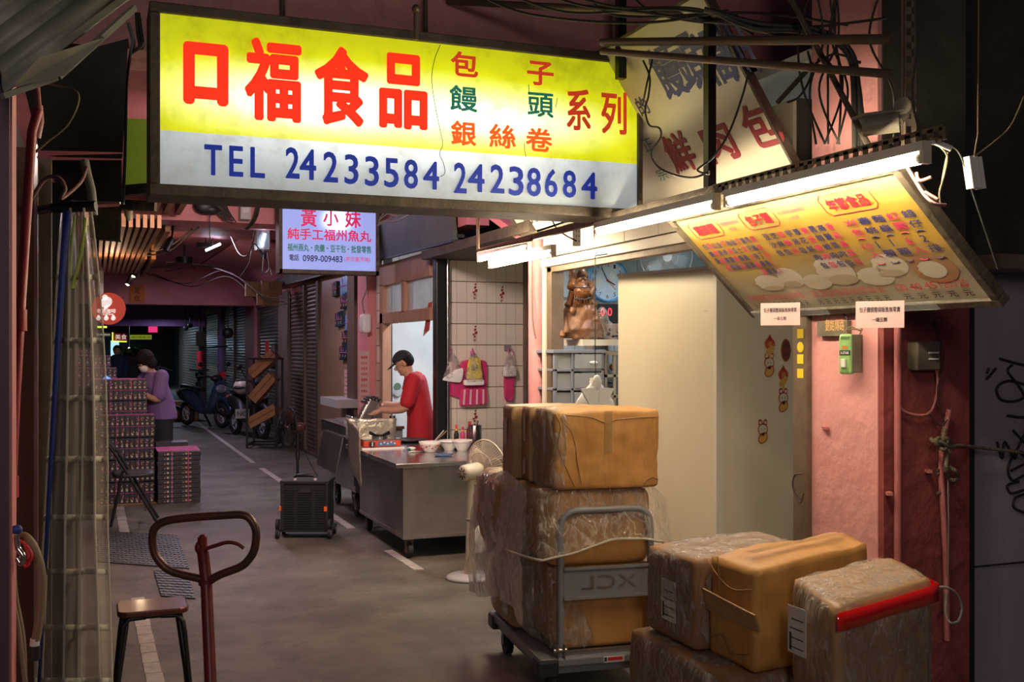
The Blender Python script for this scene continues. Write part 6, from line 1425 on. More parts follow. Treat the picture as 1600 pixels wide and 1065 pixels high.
b = mk('wood_statue'); p_ = SP(897, 418, 6.99); b.tube(spline([p_, p_+V((-.01, 0, .03)), p_+V((.005, 0, .055))], 4), .008, 6); b.tube([p_, p_+V((.02, 0, .03))], .008, 6); b.build('sack_knot', t)
b = mk('ink'); 
for k in (-1, 1): b.ball(SP(910+k*3.0, 428.5, 6.861), .007, .004, .004, 8)
b.ball(SP(910.3, 434.5, 6.858), .012, .006, .007, 8); b.tube([SP(897, 447, 6.85), SP(903, 449, 6.825), SP(915, 449, 6.825), SP(922, 447, 6.85)], .004, 5); b.tube([SP(896, 465, 6.85), SP(904, 467.5, 6.83), SP(914, 467.5, 6.83), SP(923, 465, 6.85)], .005, 5); b.build('face_carving', t)
# clock
YC = YB-.05; cpos = atY(948, 438, YC); R0 = 34/F*((cpos-CAM).dot(V((SY, CY, 0))))*1.02
t = thing('wall_clock', cpos, 'round blue wall clock showing five minutes to ten', 'clock')
b = mk('clock_blue'); b.lathe([(R0*.88, .01), (R0*.90, .035), (R0*.97, .04), (R0, .02), (R0, -.02), (.001, -.02)], cpos, (0, -1, 0), 48); b.build('rim', t)
mat('clock_face', (.55, .74, .88), .4, c2=(.72, .84, .92), ns=3)
b = mk('clock_face'); b.disc(cpos+V((0, -.008, 0)), (0, -1, 0), R0*.9, 40); b.build('dial', t)
b = mk('ink')
for n in range(1, 13):
    q = PI/2-n*PI/6; c_ = V((math.cos(q), 0, math.sin(q)))*R0*.72; s_ = str(n); w_ = R0*(.20 if n > 9 else .11); text(b, s_, cpos+V((0, -.01, 0))+c_, (1, 0, 0), (0, 0, 1), -w_/2, -R0*.09, w_, R0*.18, .0, 'ink', .002)
b.build('numerals', t)
b = mk('ink')
def handm(ang, L, w_): q = math.radians(90-ang); d = V((math.cos(q), 0, math.sin(q))); b.beam(cpos+V((0, -.014, 0))-d*L*.15, cpos+V((0, -.014, 0))+d*L, w_, .002, up=(0, 1, 0))
handm(-27, R0*.62, .006); b.build('minute_hand', t); b = mk('ink'); handm(118, R0*.42, .009); b.build('hour_hand', t); b = mk('red_ink'); handm(135, R0*.6, .003); b.disc(cpos+V((0, -.017, 0)), (0, -1, 0), .01, 12); b.build('second_hand', t)
for x, z in ((-.42, -.05), (.25, .18), (.3, -.22)): b = mk('bag_white'); b.disc(cpos+V((x*R0, -.0095, z*R0)), (0, -1, 0), R0*.16, 14); b.disc(cpos+V((x*R0, -.0097, z*R0+R0*.14)), (0, -1, 0), R0*.08, 10); b.build('dial_picture', t)
# wall fan
cf = atY(1040, 400, YB-.25); t = thing('wall_fan', cf, 'pale wall-mounted fan with wire cage beside the clock under the header', 'fan')
hd = V((-.35, -.92, -.15)).normalized(); cage(t, cf, hd, .20, -.02, .12, 'white_paint', 60, .0011); mat('fan_clear', (.55, .66, .72), .2, alpha=.6); blades(t, cf, hd, .17, .03, 'fan_clear')
b = mk('number_grey'); b.lathe([(.001, .05), (.03, .05), (.035, .03), (.035, .0), (.001, 0)], cf, hd, 18); b.build('hub', t)
b = mk('white_paint'); b.lathe([(.001, -.14), (.05, -.13), (.055, -.04), (.001, -.03)], cf, hd, 16); b.tube([cf-hd*.1, cf-hd*.12+V((0, .02, -.10)), V((cf.x+.02, YB-.02, cf.z-.16))], .018, 8); b.build('mount', t)
# shelf clutter: film bag, pink basket, red digital clock
p = V((atY(930, 490, 6.93).x+.02, 6.9, SZ_)); b = mk('clear_film'); b.ball(p+V((.02, 0, .15)), .05, .05, .09, 14).ball(p+V((.06, 0, .07)), .06, .05, .07, 14); tag(b.build('film_bag', remesh=.012), 'crumpled clear plastic bag leaning behind the statue', 'bag')
p = atY(948, 515, 6.95); t = thing('pink_basket', (p.x, 6.95, SZ_), 'small pink basket holding dark bits on the white shelf', 'basket'); b = mk('pink_paper')
b.lathe([(.05, .0), (.065, .11), (.07, .115), (.062, .11), (.045, .01), (.001, .01)], (p.x+.03, 6.95, SZ_), n=20); b.build('body', t); b = mk('cloth_black')
for k in range(10): b.ball((p.x+.03+random.uniform(-.05, .05), 6.885+random.uniform(-.01, .01), SZ_+random.uniform(.01, .09)), .014, .008, .01, 6)
b.build('dark_bits', t)
p = atY(942, 487, 7.2); t = thing('digital_clock', (p.x, 7.2, p.z-.05), 'black digital display with a red number behind the statue', 'display'); b = mk('black_plastic'); b.box(p.x-.04, p.x+.12, 7.18, 7.22, SZ_, p.z+.06); b.build('body', t)
b = mk('led_red'); text(b, '0', (p.x-.03, 7.178, p.z-.03), (1, 0, 0), (0, 0, 1), 0, 0, .035, .06, .01, 'led_red', .001); text(b, '0', (p.x+.03, 7.178, p.z-.03), (1, 0, 0), (0, 0, 1), 0, 0, .035, .06, .01, 'led_red', .001); b.build('digits', t)
# drawer units
x0, x1 = atY(866, 600, 6.80).x, atY(944, 600, 6.80).x; zt_ = atY(900, 546, 6.8).z
t = thing('drawer_unit', (x0, 6.8, 0), 'grey plastic drawer tower with cloudy drawers beneath the shelf', 'drawers')
b = mk('drawer_grey'); b.box(x0-.01, x1+.01, 6.79, 7.2, zt_-.025, zt_); b.box(x0, x1, 7.18, 7.2, .9, zt_)
for x in (x0, x0+.13, x1-.022): b.box(x, x+.022, 6.80, 6.83, .9, zt_)
for x in (x0, x1-.022): b.box(x, x+.022, 7.15, 7.2, .9, zt_)
for k in range(1, 6): b.box(x0, x1, 6.80, 7.2, zt_-.02-k*.135, zt_-k*.135)
b.build('frame', t, bevel=.003)
for k in range(5):
    z = zt_-.022-(k+1)*.135+.02; b = mk('clear_plastic'); b.box(x0+.155, x1-.026, 6.79, 6.80, z+.004, z+.105); b.box(x0+.02, x0+.13, 6.81, 6.82, z+.004, z+.105); b.build('drawer', t)
    b = mk('bag_white'); b.ball((x0+.30, 6.786, z+.045), .035, .006, .012, 10); b.build('drawer_pull', t)
x2, x3 = x1+.03, x1+.2
t = thing('drawer_unit', (x2, 6.85, 0), 'cream plastic drawer tower partly hidden behind the cream cabinet', 'drawers')
b = mk('cream_plastic'); b.box(x2, x3, 6.84, 7.2, zt_-.04, zt_-.01)
for x in (x2, x2+.07): b.box(x, x+.02, 6.85, 6.87, .9, zt_-.03)
for k in range(1, 5): b.box(x2, x3, 6.85, 7.2, zt_-.05-k*.15, zt_-.03-k*.15)
b.build('frame', t); b = mk('clear_plastic'); b.box(x2+.09, x3, 6.86, 6.87, .9, zt_-.04); b.build('drawer', t); b = mk('orange'); b.ball((x2+.12, 6.95, zt_-.13), .03); b.m('green_box').ball((x2+.12, 6.95, zt_-.3), .035); b.build('contents', t)
# white carrier bags hanging on a wire
p = atY(930, 590, 5.95); t = thing('carrier_bags', p, 'bunch of white plastic carrier bags hanging from a wire above the cartons', 'plastic bags')
b = mk('wire'); b.tube([(p.x, 5.95, 2.17), (p.x, 5.95, p.z+.17), (p.x+.003, 5.95, p.z+.0)], .003, 5); b.tube([(p.x, 5.95, 2.17), (3.0, 5.9, 2.185)], .004, 5); b.build('wire_hook', t)
b = mk('bag_white')
rows = []
for i in range(14):
    v_ = i/13; z = p.z-.0-.26*v_; wd_ = .03+.105*min(1, max(0, (v_-.12)*2.2)) ; yy = .022+.02*v_
    rows.append([V((p.x+wd_*math.cos(2*PI*j/24)+.006*math.sin(j*3+v_*9), 5.95+yy*math.sin(2*PI*j/24), z)) for j in range(24)])
b.loft(rows); b.build('bag_stack', t)
b = mk('bag_white')
for k in (-1, 1): b.hexa([V((p.x+k*.015, 5.91, p.z-.06)), V((p.x+k*.115, 5.915, p.z-.065)), V((p.x+k*.115, 5.93, p.z-.065)), V((p.x+k*.015, 5.93, p.z-.06)), V((p.x+k*.0, 5.905, p.z-.16)), V((p.x+k*.045, 5.90, p.z-.19)), V((p.x+k*.045, 5.925, p.z-.19)), V((p.x+k*.0, 5.925, p.z-.16))])
b.ball((p.x, 5.925, p.z-.03), .032, .02, .05, 12); b.build('bag_handles', t)
b = mk('sticker_red'); 
for k in range(9): b.ball((p.x-.02+random.uniform(-.03, .04), 5.904, p.z-.21+random.uniform(-.02, .01)), .012, .004, .004, 6)
b.build('red_print', t)
# bags hanging on the tiled wall
def hook_string(b, p, z1, m='pink_string'): b.m(m).tube([p, (p[0], p[1], z1)], .0035, 5)
def bagset(px, py, label, build):
    p = atY(px, py, YT-.03); t = thing('hanging_bags', p, label, 'plastic bags'); build(t, p); return t
def bag(t, p, m, name, q, th=.03, y=0, amp=.010, sd=1):   # q = bl, br, tr, tl as (x, z)
    c = [p+V((x, y, z)) for x, z in q]; o_ = V((0, th, 0)); b = mk(m)
    crumple(b, [c[0]-o_/2, c[1]-o_/2, c[1]+o_/2, c[0]+o_/2], [c[3]-o_/2, c[2]-o_/2, c[2]+o_/2, c[3]+o_/2], 12, amp, .16, .02, sd, 14); b.build(name, t)
def b1(t, p):
    b = mk('pink_string'); b.tube([p, p+V((0, 0, -.09))], .004, 5); b.ball(p, .008); b.build('string', t)
    bag(t, p, 'bag_pink', 'pink_bag', [(-.10, -.40), (.10, -.47), (.14, -.30), (-.12, -.26)], sd=2); bag(t, p, 'bag_stripe', 'striped_bag', [(-.08, -.27), (.07, -.26), (.03, -.13), (-.02, -.12)], y=-.02, sd=3)
    bag(t, p, 'bag_white', 'white_bag', [(-.12, -.29), (.09, -.32), (.10, -.17), (.05, -.18)], y=-.05, sd=4); bag(t, p, 'clear_film', 'clear_bag', [(-.11, -.29), (.11, -.29), (.02, -.04), (-.01, -.04)], th=.06, y=-.03, sd=5)
bagset(705, 545, 'leftmost hanging bundle of clear and pink bags, its white bag folded to a triangle', b1)
def b2(t, p):
    b = mk('pink_string'); b.tube([p+V((0, 0, .02)), p+V((0, 0, -.06))], .006, 5); b.ball(p+V((0, 0, -.03)), .022, .02, .03, 8); b.build('string', t)
    bag(t, p, 'bag_pink', 'pink_bag', [(-.12, -.40), (.15, -.38), (.15, -.10), (-.12, -.09)], sd=6); bag(t, p, 'bag_pink', 'pink_bag', [(-.14, -.53), (.15, -.51), (.14, -.34), (-.12, -.36)], y=-.02, sd=7)
    b = mk('bag_stripe')
    for k in range(4): b.beam(p+V((-.10+k*.065, -.042, -.51)), p+V((-.09+k*.062, -.042, -.37)), .018, .003)
    b.build('stripe', t)
    bag(t, p, 'bag_yellow', 'yellow_bag', [(-.075, -.27), (.085, -.27), (.06, -.07), (-.055, -.07)], y=-.04, sd=8)
    b = mk('green_ink'); text(b, '包子', p+V((0, -.068, 0)), (1, 0, 0), (0, 0, 1), -.035, -.19, .07, .06, .01, 'green_ink', .002); b.build('print', t)
    bag(t, p, 'bag_white', 'bag_roll', [(-.105, -.33), (.095, -.33), (.095, -.275), (-.105, -.275)], th=.05, y=-.06, amp=.004, sd=9); bag(t, p, 'clear_film', 'clear_bag', [(-.10, -.30), (.09, -.30), (.02, -.03), (-.02, -.03)], th=.09, y=-.05, sd=10)
bagset(738, 547, 'middle hanging bundle with a yellow bag over striped pink bags', b2)
def b3(t, p):
    b = mk('grey_plastic'); b.box(p.x-.03, p.x+.03, p.y+.012, p.y+.03, p.z-.025, p.z+.035); b.build('wall_hook', t)
    b = mk('pink_string'); b.tube([p, p+V((0, -.01, -.08))], .005, 5); b.tube(spline([p+V((.02, 0, .01)), p+V((.05, -.01, -.05)), p+V((.02, -.01, -.09))]), .004, 5); b.build('string', t)
    bag(t, p, 'bag_pink', 'pink_bag', [(-.04, -.50), (.05, -.51), (.065, -.24), (-.05, -.24)], sd=11); bag(t, p, 'bag_white', 'white_bag', [(-.07, -.27), (.07, -.27), (.06, -.17), (-.06, -.17)], y=-.04, amp=.004, sd=12)
    bag(t, p, 'clear_film', 'clear_bag', [(-.075, -.27), (.075, -.27), (.015, -.06), (-.015, -.06)], th=.07, y=-.03, sd=13)
bagset(794, 544, 'rightmost hanging bundle of bags, narrow, below the grey wall hook', b3)
# socket and pink strip near the pair of tubes
p = D(901, 369, 6.35); t = thing('extension_socket', p, 'white extension socket hanging by its cable under the lamp rail', 'socket')
b = mk('white_paint'); b.cbox(p, (.045, .03, .12)); b.build('body', t, bevel=.006); b = mk('ink')
for k in range(3): b.cbox(p+V((-.008, -.016, .03-k*.03)), (.004, .002, .012)); b.cbox(p+V((.008, -.016, .03-k*.03)), (.004, .002, .012))
b.build('socket_slot', t); b = mk('wire'); b.tube(spline([p+V((0, 0, .06)), p+V((.0, 0, .09)), p+V((.03, 0, .12)), V((XT+.05, p.y, ZT+.1))]), .006, 6); b.tube(spline([p+V((-.01, -.02, -.03)), p+V((-.08, -.02, 0)), p+V((-.13, 0, .04)), p+V((-.16, 0, .09))]), .005, 6); b.build('cable', t)
# ================================================================ ARCADE CLUTTER
# crate rack
ctr = atZ(399, 703, 0); t = thing('crate_rack', ctr, 'black metal frame rack holding three tilted wooden crates', 'rack')
rz_ = -.35; ru, rf = V((math.cos(rz_), math.sin(rz_), 0)), V((-math.sin(rz_), math.cos(rz_), 0))
W_, Dp = .46, .50; RO = atZ(386, 700, 0)
def RP(x, y, z): return RO+ru*x+rf*y+V((0, 0, z))
zf = atY(386, 559, RO.y).z; zb_ = zf+.22
b = mk('black_metal')
for x in (0, W_): b.beam(RP(x, 0, 0), RP(x, 0, zf if x == 0 else zb_), .035)
for x in (0, W_): b.beam(RP(x, Dp, 0), RP(x, Dp, zf), .035)
for z in (.06, zf-.015):
    b.beam(RP(0, 0, z), RP(W_, 0, z), .03); b.beam(RP(0, Dp, z), RP(W_, Dp, z), .03); b.beam(RP(0, 0, z), RP(0, Dp, z), .03); b.beam(RP(W_, 0, z), RP(W_, Dp, z), .03)
b.build('frame', t)
for x, y in ((0, 0), (W_, 0), (0, Dp), (W_, Dp)): b = mk('black_metal'); b.cyl(RP(x-.01, y, .0), RP(x+.01, y, .0), .03, 8); b.build('foot', t)
for i, (zc, ang) in enumerate(((1.33, .72), (.95, .85), (.50, .50))):
    c_ = RP(W_/2-.02, .12, zc); Rr = Matrix.Rotation(rz_, 4, 'Z') @ Matrix.Rotation(-ang, 4, 'Y')
    T_ = Matrix.Translation(c_) @ Rr
    cr = None
    b = mk('crate_wood'); b.T = T_; L_, Hc, Dd = .50, .17, .34
    b.box(-L_/2, -L_/2+.014, 0, Dd, -Hc/2, Hc/2); b.box(L_/2-.014, L_/2, 0, Dd, -Hc/2, Hc/2); cr = b.build('crate', t)
    for y in (-.012, Dd):
        for z0, z1 in ((-Hc/2, -.006), (.006, Hc/2)):
            b = mk('crate_wood'); b.T = T_; b.box(-L_/2, L_/2, y, y+.012, z0, z1); b.build('slat', cr)
    b = mk('crate_wood'); b.T = T_; b.box(-L_/2, L_/2, 0, Dd, -Hc/2, -Hc/2+.01); b.build('bottom', cr)
b = mk('red_ink'); p = RP(W_*.62, .15, zf+.0); b.beam(p, p+V((0, 0, .28)), .06, .01); tag(b.build('red_strip'), 'red paper strip hanging behind the top crate', 'strip')
b = mk('grey_plastic'); p = RP(W_*.85, .25, 0); b.box(p.x-.06, p.x+.04, p.y, p.y+.02, zf-.02, zf+.2); tag(b.build('dark_placard'), 'small dark placard behind the tall rack post', 'placard')
# scooters
def scooter(o, rz, body, label, name='scooter', seatm='black_plastic', light=True):
    t = thing(name, o, label, 'scooter', rz=rz); ORG[t.name] = V((0, 0, 0))
    def wheel(x, nm='wheel', r=.25):
        b = mk('rubber'); b.tube([(x+(r-.05)*math.cos(q), 0, r+(r-.05)*math.sin(q)) for q in [2*PI*k/28 for k in range(28)]], .05, 8, closed=True); w_ = b.build(nm, t)
        b = mk('number_grey'); b.tube([(x+(r-.10)*math.cos(q), 0, r+(r-.10)*math.sin(q)) for q in [2*PI*k/24 for k in range(24)]], .010, 6, closed=True)
        for k in range(5): q = 2*PI*k/5; b.beam((x, 0, r), (x+(r-.1)*math.cos(q), 0, r+(r-.1)*math.sin(q)), .03, .02)
        b.cyl((x, -.03, r), (x, .03, r), .04, 12); b.build('rim', w_)
    wheel(.62); wheel(-.62)
    b = mk(body); 
    rings = []
    for x, z0, z1, w_ in ((-.95, .62, .70, .04), (-.80, .50, .76, .10), (-.55, .46, .76, .14), (-.25, .32, .72, .15), (-.10, .26, .42, .15), (.15, .25, .33, .15), (.34, .26, .42, .16), (.40, .34, .75, .19), (.50, .42, .90, .17), (.56, .60, .96, .10)):
        rings.append([V((x+(.10*(z-.4) if x > .3 and z > .5 else 0)*0, y*w_, z)) for y, z in ((-.8, z0), (-1, (z0+z1)/2), (-.75, z1-.02), (0, z1), (.75, z1-.02), (1, (z0+z1)/2), (.8, z0), (0, z0))])
    b.loft(rings); b.build('body', t, subd=1)
    b = mk(seatm); rings = [[V((x, y*w_, z+zz)) for y, zz in ((-1, 0), (-.8, .06), (0, .075), (.8, .06), (1, 0), (0, -.02))] for x, z, w_ in ((-.80, .77, .06), (-.6, .78, .13), (-.3, .75, .13), (-.05, .71, .09))]; b.loft(rings); b.build('seat', t, subd=1)
    b = mk(body); b.tube([(.62+.31*math.cos(q), 0, .25+.33*math.sin(q)) for q in [.1+k*.2 for k in range(14)]], .055, 8); b.build('front_fender', t)
    b = mk('black_metal'); b.tube([(.62, -.07, .25), (.47, -.06, .62)], .018, 8); b.tube([(.62, .07, .25), (.47, .06, .62)], .018, 8); b.build('front_fork', t)
    b = mk('black_plastic'); b.tube([(.47, 0, .7), (.40, 0, 1.0)], .045, 8); b.tube(spline([(.30, -.36, 1.02), (.36, -.22, 1.03), (.42, 0, .98), (.36, .22, 1.03), (.30, .36, 1.02)], 4), .022, 8); b.ball((.44, 0, .98), .09, .14, .07, 12); b.build('handlebar', t)
    for s_ in (-1, 1):
        b = mk('black_plastic'); b.tube([(.38, s_*.2, 1.03), (.36, s_*.30, 1.22)], .009, 6); b.ball((.35, s_*.32, 1.26), .02, .06, .045, 10); b.build('mirror', t)
    b = mk('glass'); b.ball((.585, 0, .78), .05, .13, .08, 12); b.build('headlight', t)
    b = mk('black_metal'); b.cyl((-.62, -.14, .33), (-.95, -.16, .40), .045, 12); b.build('exhaust', t)
    b = mk('black_metal'); b.beam((-.1, .05, .28), (-.16, .25, .0), .03); b.build('side_stand', t)
    b = mk('sticker_red'); b.ball((-.93, 0, .68), .03, .07, .04, 8); b.build('tail_light', t)
    return t
o = atZ(330, 668, 0); scooter((o.x-.1, o.y+.35, 0), math.radians(-62), 'scooter_blue', 'dark blue scooter parked facing the alley beside the grey shutters')
b = mk('red_ink'); p = atY(347, 586, o.y); b.cbox(p, (.10, .08, .12), rz=.4); tag(b.build('red_pouch'), 'small red pouch on the scooter handlebar', 'pouch')
o = atZ(378, 686, 0); s2_ = scooter((o.x+.18, o.y+.45, 0), math.radians(-75), 'black_plastic', 'black motorcycle behind the crate rack', 'motorcycle')
p = atY(377, 604, o.y+.3); b = mk('cream_plastic'); b.ball(p, .14, .15, .13, 14); b.m('ink').ball(p+V((-.02, -.05, -.01)), .12, .11, .05, 12); tag(b.build('helmet'), 'cream helmet resting on the black motorcycle', 'helmet')
b = mk('number_grey'); p = atY(380, 646, o.y-.35); b.box(p.x-.13, p.x+.1, p.y, p.y+.01, p.z-.08, p.z+.08); text(b, 'NG', p+V((-.1, 0, 0)), (1, 0, 0), (0, 0, 1), 0, -.04, .16, .08, .02, 'ink', .004); tag(b.build('number_plate'), 'pale number plate behind the lowest crate', 'number plate')
o = atZ(310, 640, 0); t = thing('bicycle', (2.55, 29, 0), 'dark bicycle far down the arcade before the pinkish shutter', 'bicycle')
for dy in (0, .9):
    b = mk('rubber'); b.tube([(2.55, 29+dy+.3*math.cos(q), .33+.3*math.sin(q)) for q in [2*PI*k/20 for k in range(20)]], .02, 6, closed=True); b.build('wheel', t)
b = mk('black_metal'); 
for p_, q_ in (((29, .33), (29.15, .95)), ((29.1, .8), (29.6, .75)), ((29.55, .8), (29.45, .33)), ((29.1, .75), (29.45, .33)), ((29.45, .33), (29.9, .33)), ((29.9, .33), (29.6, .75))): b.tube([(2.55, *p_), (2.55, *q_)], .018, 6)
b.tube([(2.3, 29.1, 1.0), (2.55, 29.15, .97), (2.8, 29.1, 1.0)], .015, 6); b.ball((2.55, 29.65, .88), .07, .12, .04, 8); b.ball((2.55, 29.0, .85), .12, .1, .1, 8); b.build('frame', t)
# cartons behind the woman
o = atZ(283, 645, 0); carton([(1.45, 24), (2.1, 24), (2.1, 24.5), (1.45, 24.5)], 0, .42, 'carton', 'yellowish carton on the floor beyond the woman', seed=50)
b = mk('red_ink'); p = atY(313, 547, 27); b.cyl((p.x, 27, p.z-.45), (p.x, 27, p.z-.02), .08, 12); b.m('black_metal').cyl((p.x, 27, p.z-.02), (p.x, 27, p.z+.1), .04, 8).tube([(p.x, 27, p.z+.05), (3.02, 27, p.z+.1)], .02, 5); tag(b.build('fire_extinguisher'), 'red fire extinguisher hung far down the right wall', 'fire extinguisher')
b = mk('black_plastic'); p = atY(312, 528, 26.5); b.box(p.x-.09, p.x+.12, 26.4, 26.55, p.z-.2, p.z+.15).tube([p, (p.x, 26.5, 2.75)], .02, 5); tag(b.build('speaker_box'), 'dark bulky device under the end of the purple beam', 'device')
# cardboard on top of the shutter box
for (x0, y0, x1, y1, Y, lb, tx) in ((384, 440, 412, 463, 17.6, 'left flattened cardboard box above the steel shutter', ''), (409, 439, 441, 460, 17.4, 'printed cardboard box jammed under the canopy', 'O'), (402, 459, 436, 477, 17.3, 'lower cardboard piece above the steel shutter', 'x')):
    a_, c_ = atY(x0, y1, Y), atY(x1, y0, Y); t = thing('cardboard_piece', (a_.x, Y, a_.z), lb, 'cardboard'); b = mk('carton_light'); b.box(a_.x, c_.x, Y, Y+.12, a_.z, c_.z); b.build('panel', t, bevel=.01)
    if tx: b = mk('carton_dark'); text(b, tx, (a_.x, Y-.002, a_.z), (1, 0, 0), (0, 0, 1), (c_.x-a_.x)*.35, (c_.z-a_.z)*.4, (c_.x-a_.x)*.3, (c_.z-a_.z)*.45, .03, 'carton_dark'); b.build('print', t)
# booklets hanging on the marble panel
random.seed(11); bl_ = [(535, 435, 8, 26, 'clock_blue', 4), (522, 442, 9, 22, 'black_plastic', 2), (535, 463, 10, 20, 'scooter_blue', 3), (527, 489, 9, 22, 'scooter_blue', 3), (543, 492, 8, 24, 'clock_blue', 2), (538, 517, 10, 22, 'black_plastic', 3), (534, 540, 9, 22, 'scooter_blue', 3)]
for i, (px, py, w_, h_, m_, n) in enumerate(bl_):
    p = atX(px, py, 2.97); sc_ = (p-CAM).dot(V((SY, CY, 0)))/F; hh = h_*sc_; lb = ['blue booklet bundle highest on the marble panel', 'black booklet bundle left of the highest blue one', 'dark booklet bundle just below the highest ones', 'dark blue booklet bundle at mid height on the marble', 'bright blue booklet bundle next to the mid one', 'black booklet bundle below the mid ones', 'lowest dark booklet bundle on the marble panel'][i]
    t = thing('booklet_bundle', (p.x, p.y, p.z-hh), lb, 'booklets')
    for k in range(n): b = mk(m_); y = p.y-k*.15; b.box(p.x-.03, p.x+.02, y-.13, y, p.z-hh+.01*k, p.z+.01*k); bk = b.build('booklet', t); b = mk('gold'); b.disc((p.x-.032, y-.05, p.z-hh*.7), (-1, 0, 0), .02, 8).disc((p.x-.032, y-.09, p.z-hh*.35), (-1, 0, 0), .012, 8); b.build('print', bk)
    b = mk('pink_string'); b.tube([(p.x-.034, p.y+.02, p.z-hh*.5), (p.x-.034, p.y-n*.15, p.z-hh*.48)], .005, 4); b.tube([(p.x-.04, p.y-.1, p.z), (p.x-.04, p.y-.22, p.z-hh*.5)], .004, 4); b.build('string', t)
b = mk('number_grey'); p = atX(543, 635, 2.9); b.box(2.7, 2.98, p.y-.3, p.y+.7, p.z, p.z+.1); tag(b.build('wall_ledge'), 'small grey ledge on the marble panel behind the rear cart', 'shelf')
for k in range(4): b = mk('pink_paper'); p = atX(545, 580+k*14, 2.965); b.box(2.96, 2.98, p.y-.25, p.y+.25, p.z-.09, p.z); b.m('red_ink'); 
for k in range(4):
    p = atX(545, 578+k*13, 2.965); b = mk('pink_paper'); b.box(2.955, 2.98, p.y-.22, p.y+.22, p.z-.09, p.z+.0); b.m('magenta_ink').box(2.953, 2.955, p.y-.15, p.y+.15, p.z-.05, p.z-.04); tag(b.build('pink_note'), ['highest pink note beside the ledge, right part of the marble panel', 'second pink note from the top beside the marble edge', 'third pink note from the top beside the marble edge', 'lowest pink note, just above the grey ledge'][k], 'notice')
# price list, electricity meter on the pink post, cable
YP = yr(587); xpl = XR-.11
t = thing('price_list', (2.86, YP, 1.2), 'long cream paper price list with red characters hanging beside the doorway', 'notice')
a_, c_ = atY(561, 636, YP-.03), atY(577, 548, YP-.03); b = mk('pink_paper'); b.box(a_.x, c_.x, YP-.03, YP-.026, a_.z, c_.z); b.build('sheet', t)
b = mk('red_ink')
for k in range(9): z = a_.z+(c_.z-a_.z)*(.06+.1*k); text(b, '福州魚丸'[k % 4]*3, (a_.x, YP-.032, z), (1, 0, 0), (0, 0, 1), (c_.x-a_.x)*.18, 0, (c_.x-a_.x)*.64, .035, .01, 'red_ink', .001)
b.build('characters', t)
p = atX(572, 505, 2.86); t = thing('electric_meter', p, 'round white meter fixed on the pink post beside the doorway', 'meter'); b = mk('bag_white'); b.box(2.80, 2.90, p.y-.10, p.y+.10, p.z-.11, p.z+.11); b.build('body', t, bevel=.03); b = mk('glass'); b.lathe([(.001, .03), (.06, .02), (.07, 0)], (2.80, p.y, p.z), (-1, 0, 0), 16); b.build('glass_cover', t)
b = mk('wire_white'); b.tube(spline([(2.84, p.y, p.z+.1), (2.83, p.y+.05, p.z+.25), (2.83, p.y-.15, p.z+.38), (2.84, p.y-.1, p.z+.55)]), .008, 5); tag(b.build('cable'), 'white wavy cable above the meter on the pink post', 'cable')
# red pennant with gold tip in the doorway
b = mk('sticker_red'); p = atX(672, 470, 3.0); a_ = atX(675, 471, XR+.0); b.prism([a_, atX(669.5, 473, XR), atX(662, 519, XR), atX(670, 516, XR)], (.005, 0, 0)); b.m('gold').prism([atX(662, 519, XR-.006), atX(670, 516, XR-.006), atX(661, 525, XR-.006)], (.004, 0, 0)); tag(b.build('red_pennant'), 'red pennant with gold tip hanging in the kitchen doorway', 'pennant')
# ornament on the far kitchen wall
mat('plaque_g', (.12, .2, .12), .4)
p = atY(621, 610, 12.28); b = mk('number_grey'); b.disc((p.x, 12.28, p.z), (0, -1, 0), .07, 14); b.m('plaque_g').disc((p.x, 12.275, p.z+.05), (0, -1, 0), .045, 12); b.m('number_grey').disc((p.x, 12.27, p.z-.03), (0, -1, 0), .04, 12); tag(b.build('wall_ornament'), 'small green and white ornament on the white kitchen wall', 'ornament')
# cable bundles and odd things under the first beam
def wires(items, r, m, name, label, cat='cables', n=8):
    t = MB(); t.m(m)
    for pts in items: t.tube(spline(pts, n), r, 5)
    return tag(t.build(name), label, cat)
p = atY(327, 322, 11.4); t = thing('cable_bundle', p, 'black bag of coiled cables hanging on the first pink beam', 'cables')
b = mk('black_plastic'); b.ball(p+V((-.04, 0, 0)), .12, .05, .09, 12).ball(p+V((.02, 0, -.03)), .09, .05, .06, 10); b.build('bag', t)
b = mk('wire')
for k in range(8): q = k*.4; b.tube(spline([p+V((.03, -.04, .03)), p+V((.12+.02*k, -.05, .06-.03*k)), p+V((.17+.01*math.sin(q*3), -.04, -.02-.02*k)), p+V((.08, -.05, -.07))], 5), .007, 5)
b.tube([p+V((0, -.03, -.08)), p+V((.0, -.03, -.3)), p+V((.02, -.03, -.5))], .005, 4); b.build('loops', t)
a_, c_ = atY(376, 342, 11.3), atY(392, 313, 11.3); b = mk('number_grey'); b.box(a_.x, c_.x, 11.3, 11.48, a_.z, c_.z); b.m('label_paper').box(a_.x+.02, c_.x-.02, 11.29, 11.3, (a_.z+c_.z)/2-.03, (a_.z+c_.z)/2+.02); tag(b.build('junction_box'), 'grey junction box with white label on the first beam', 'box')
wires([[atY(403, 315, 11.3), atY(400, 330, 11.3), atY(394, 345, 11.3), atY(384, 357, 11.6)], [atY(405, 315, 11.35), atY(403, 332, 11.35), atY(397, 346, 11.35), atY(386, 358, 11.7)]], .012, 'wire', 'cable', 'thick black cables curving down the right end of the first beam')
wires([[V((.9, 21.2, 3.0)), V((1.5, 20, 2.75)), V((2.0, 18.5, 2.9)), V((2.3, 17.5, 2.6)), V((2.5, 17, 2.35)), V((2.7, 16.5, 2.30))], [V((1.0, 21.2, 3.0)), V((1.6, 20, 2.7)), V((2.1, 18.5, 2.8)), V((2.5, 17.4, 2.3)), V((2.75, 16.5, 2.27))]], .008, 'wire', 'cable', 'black cables sweeping down the curved pink haunch')
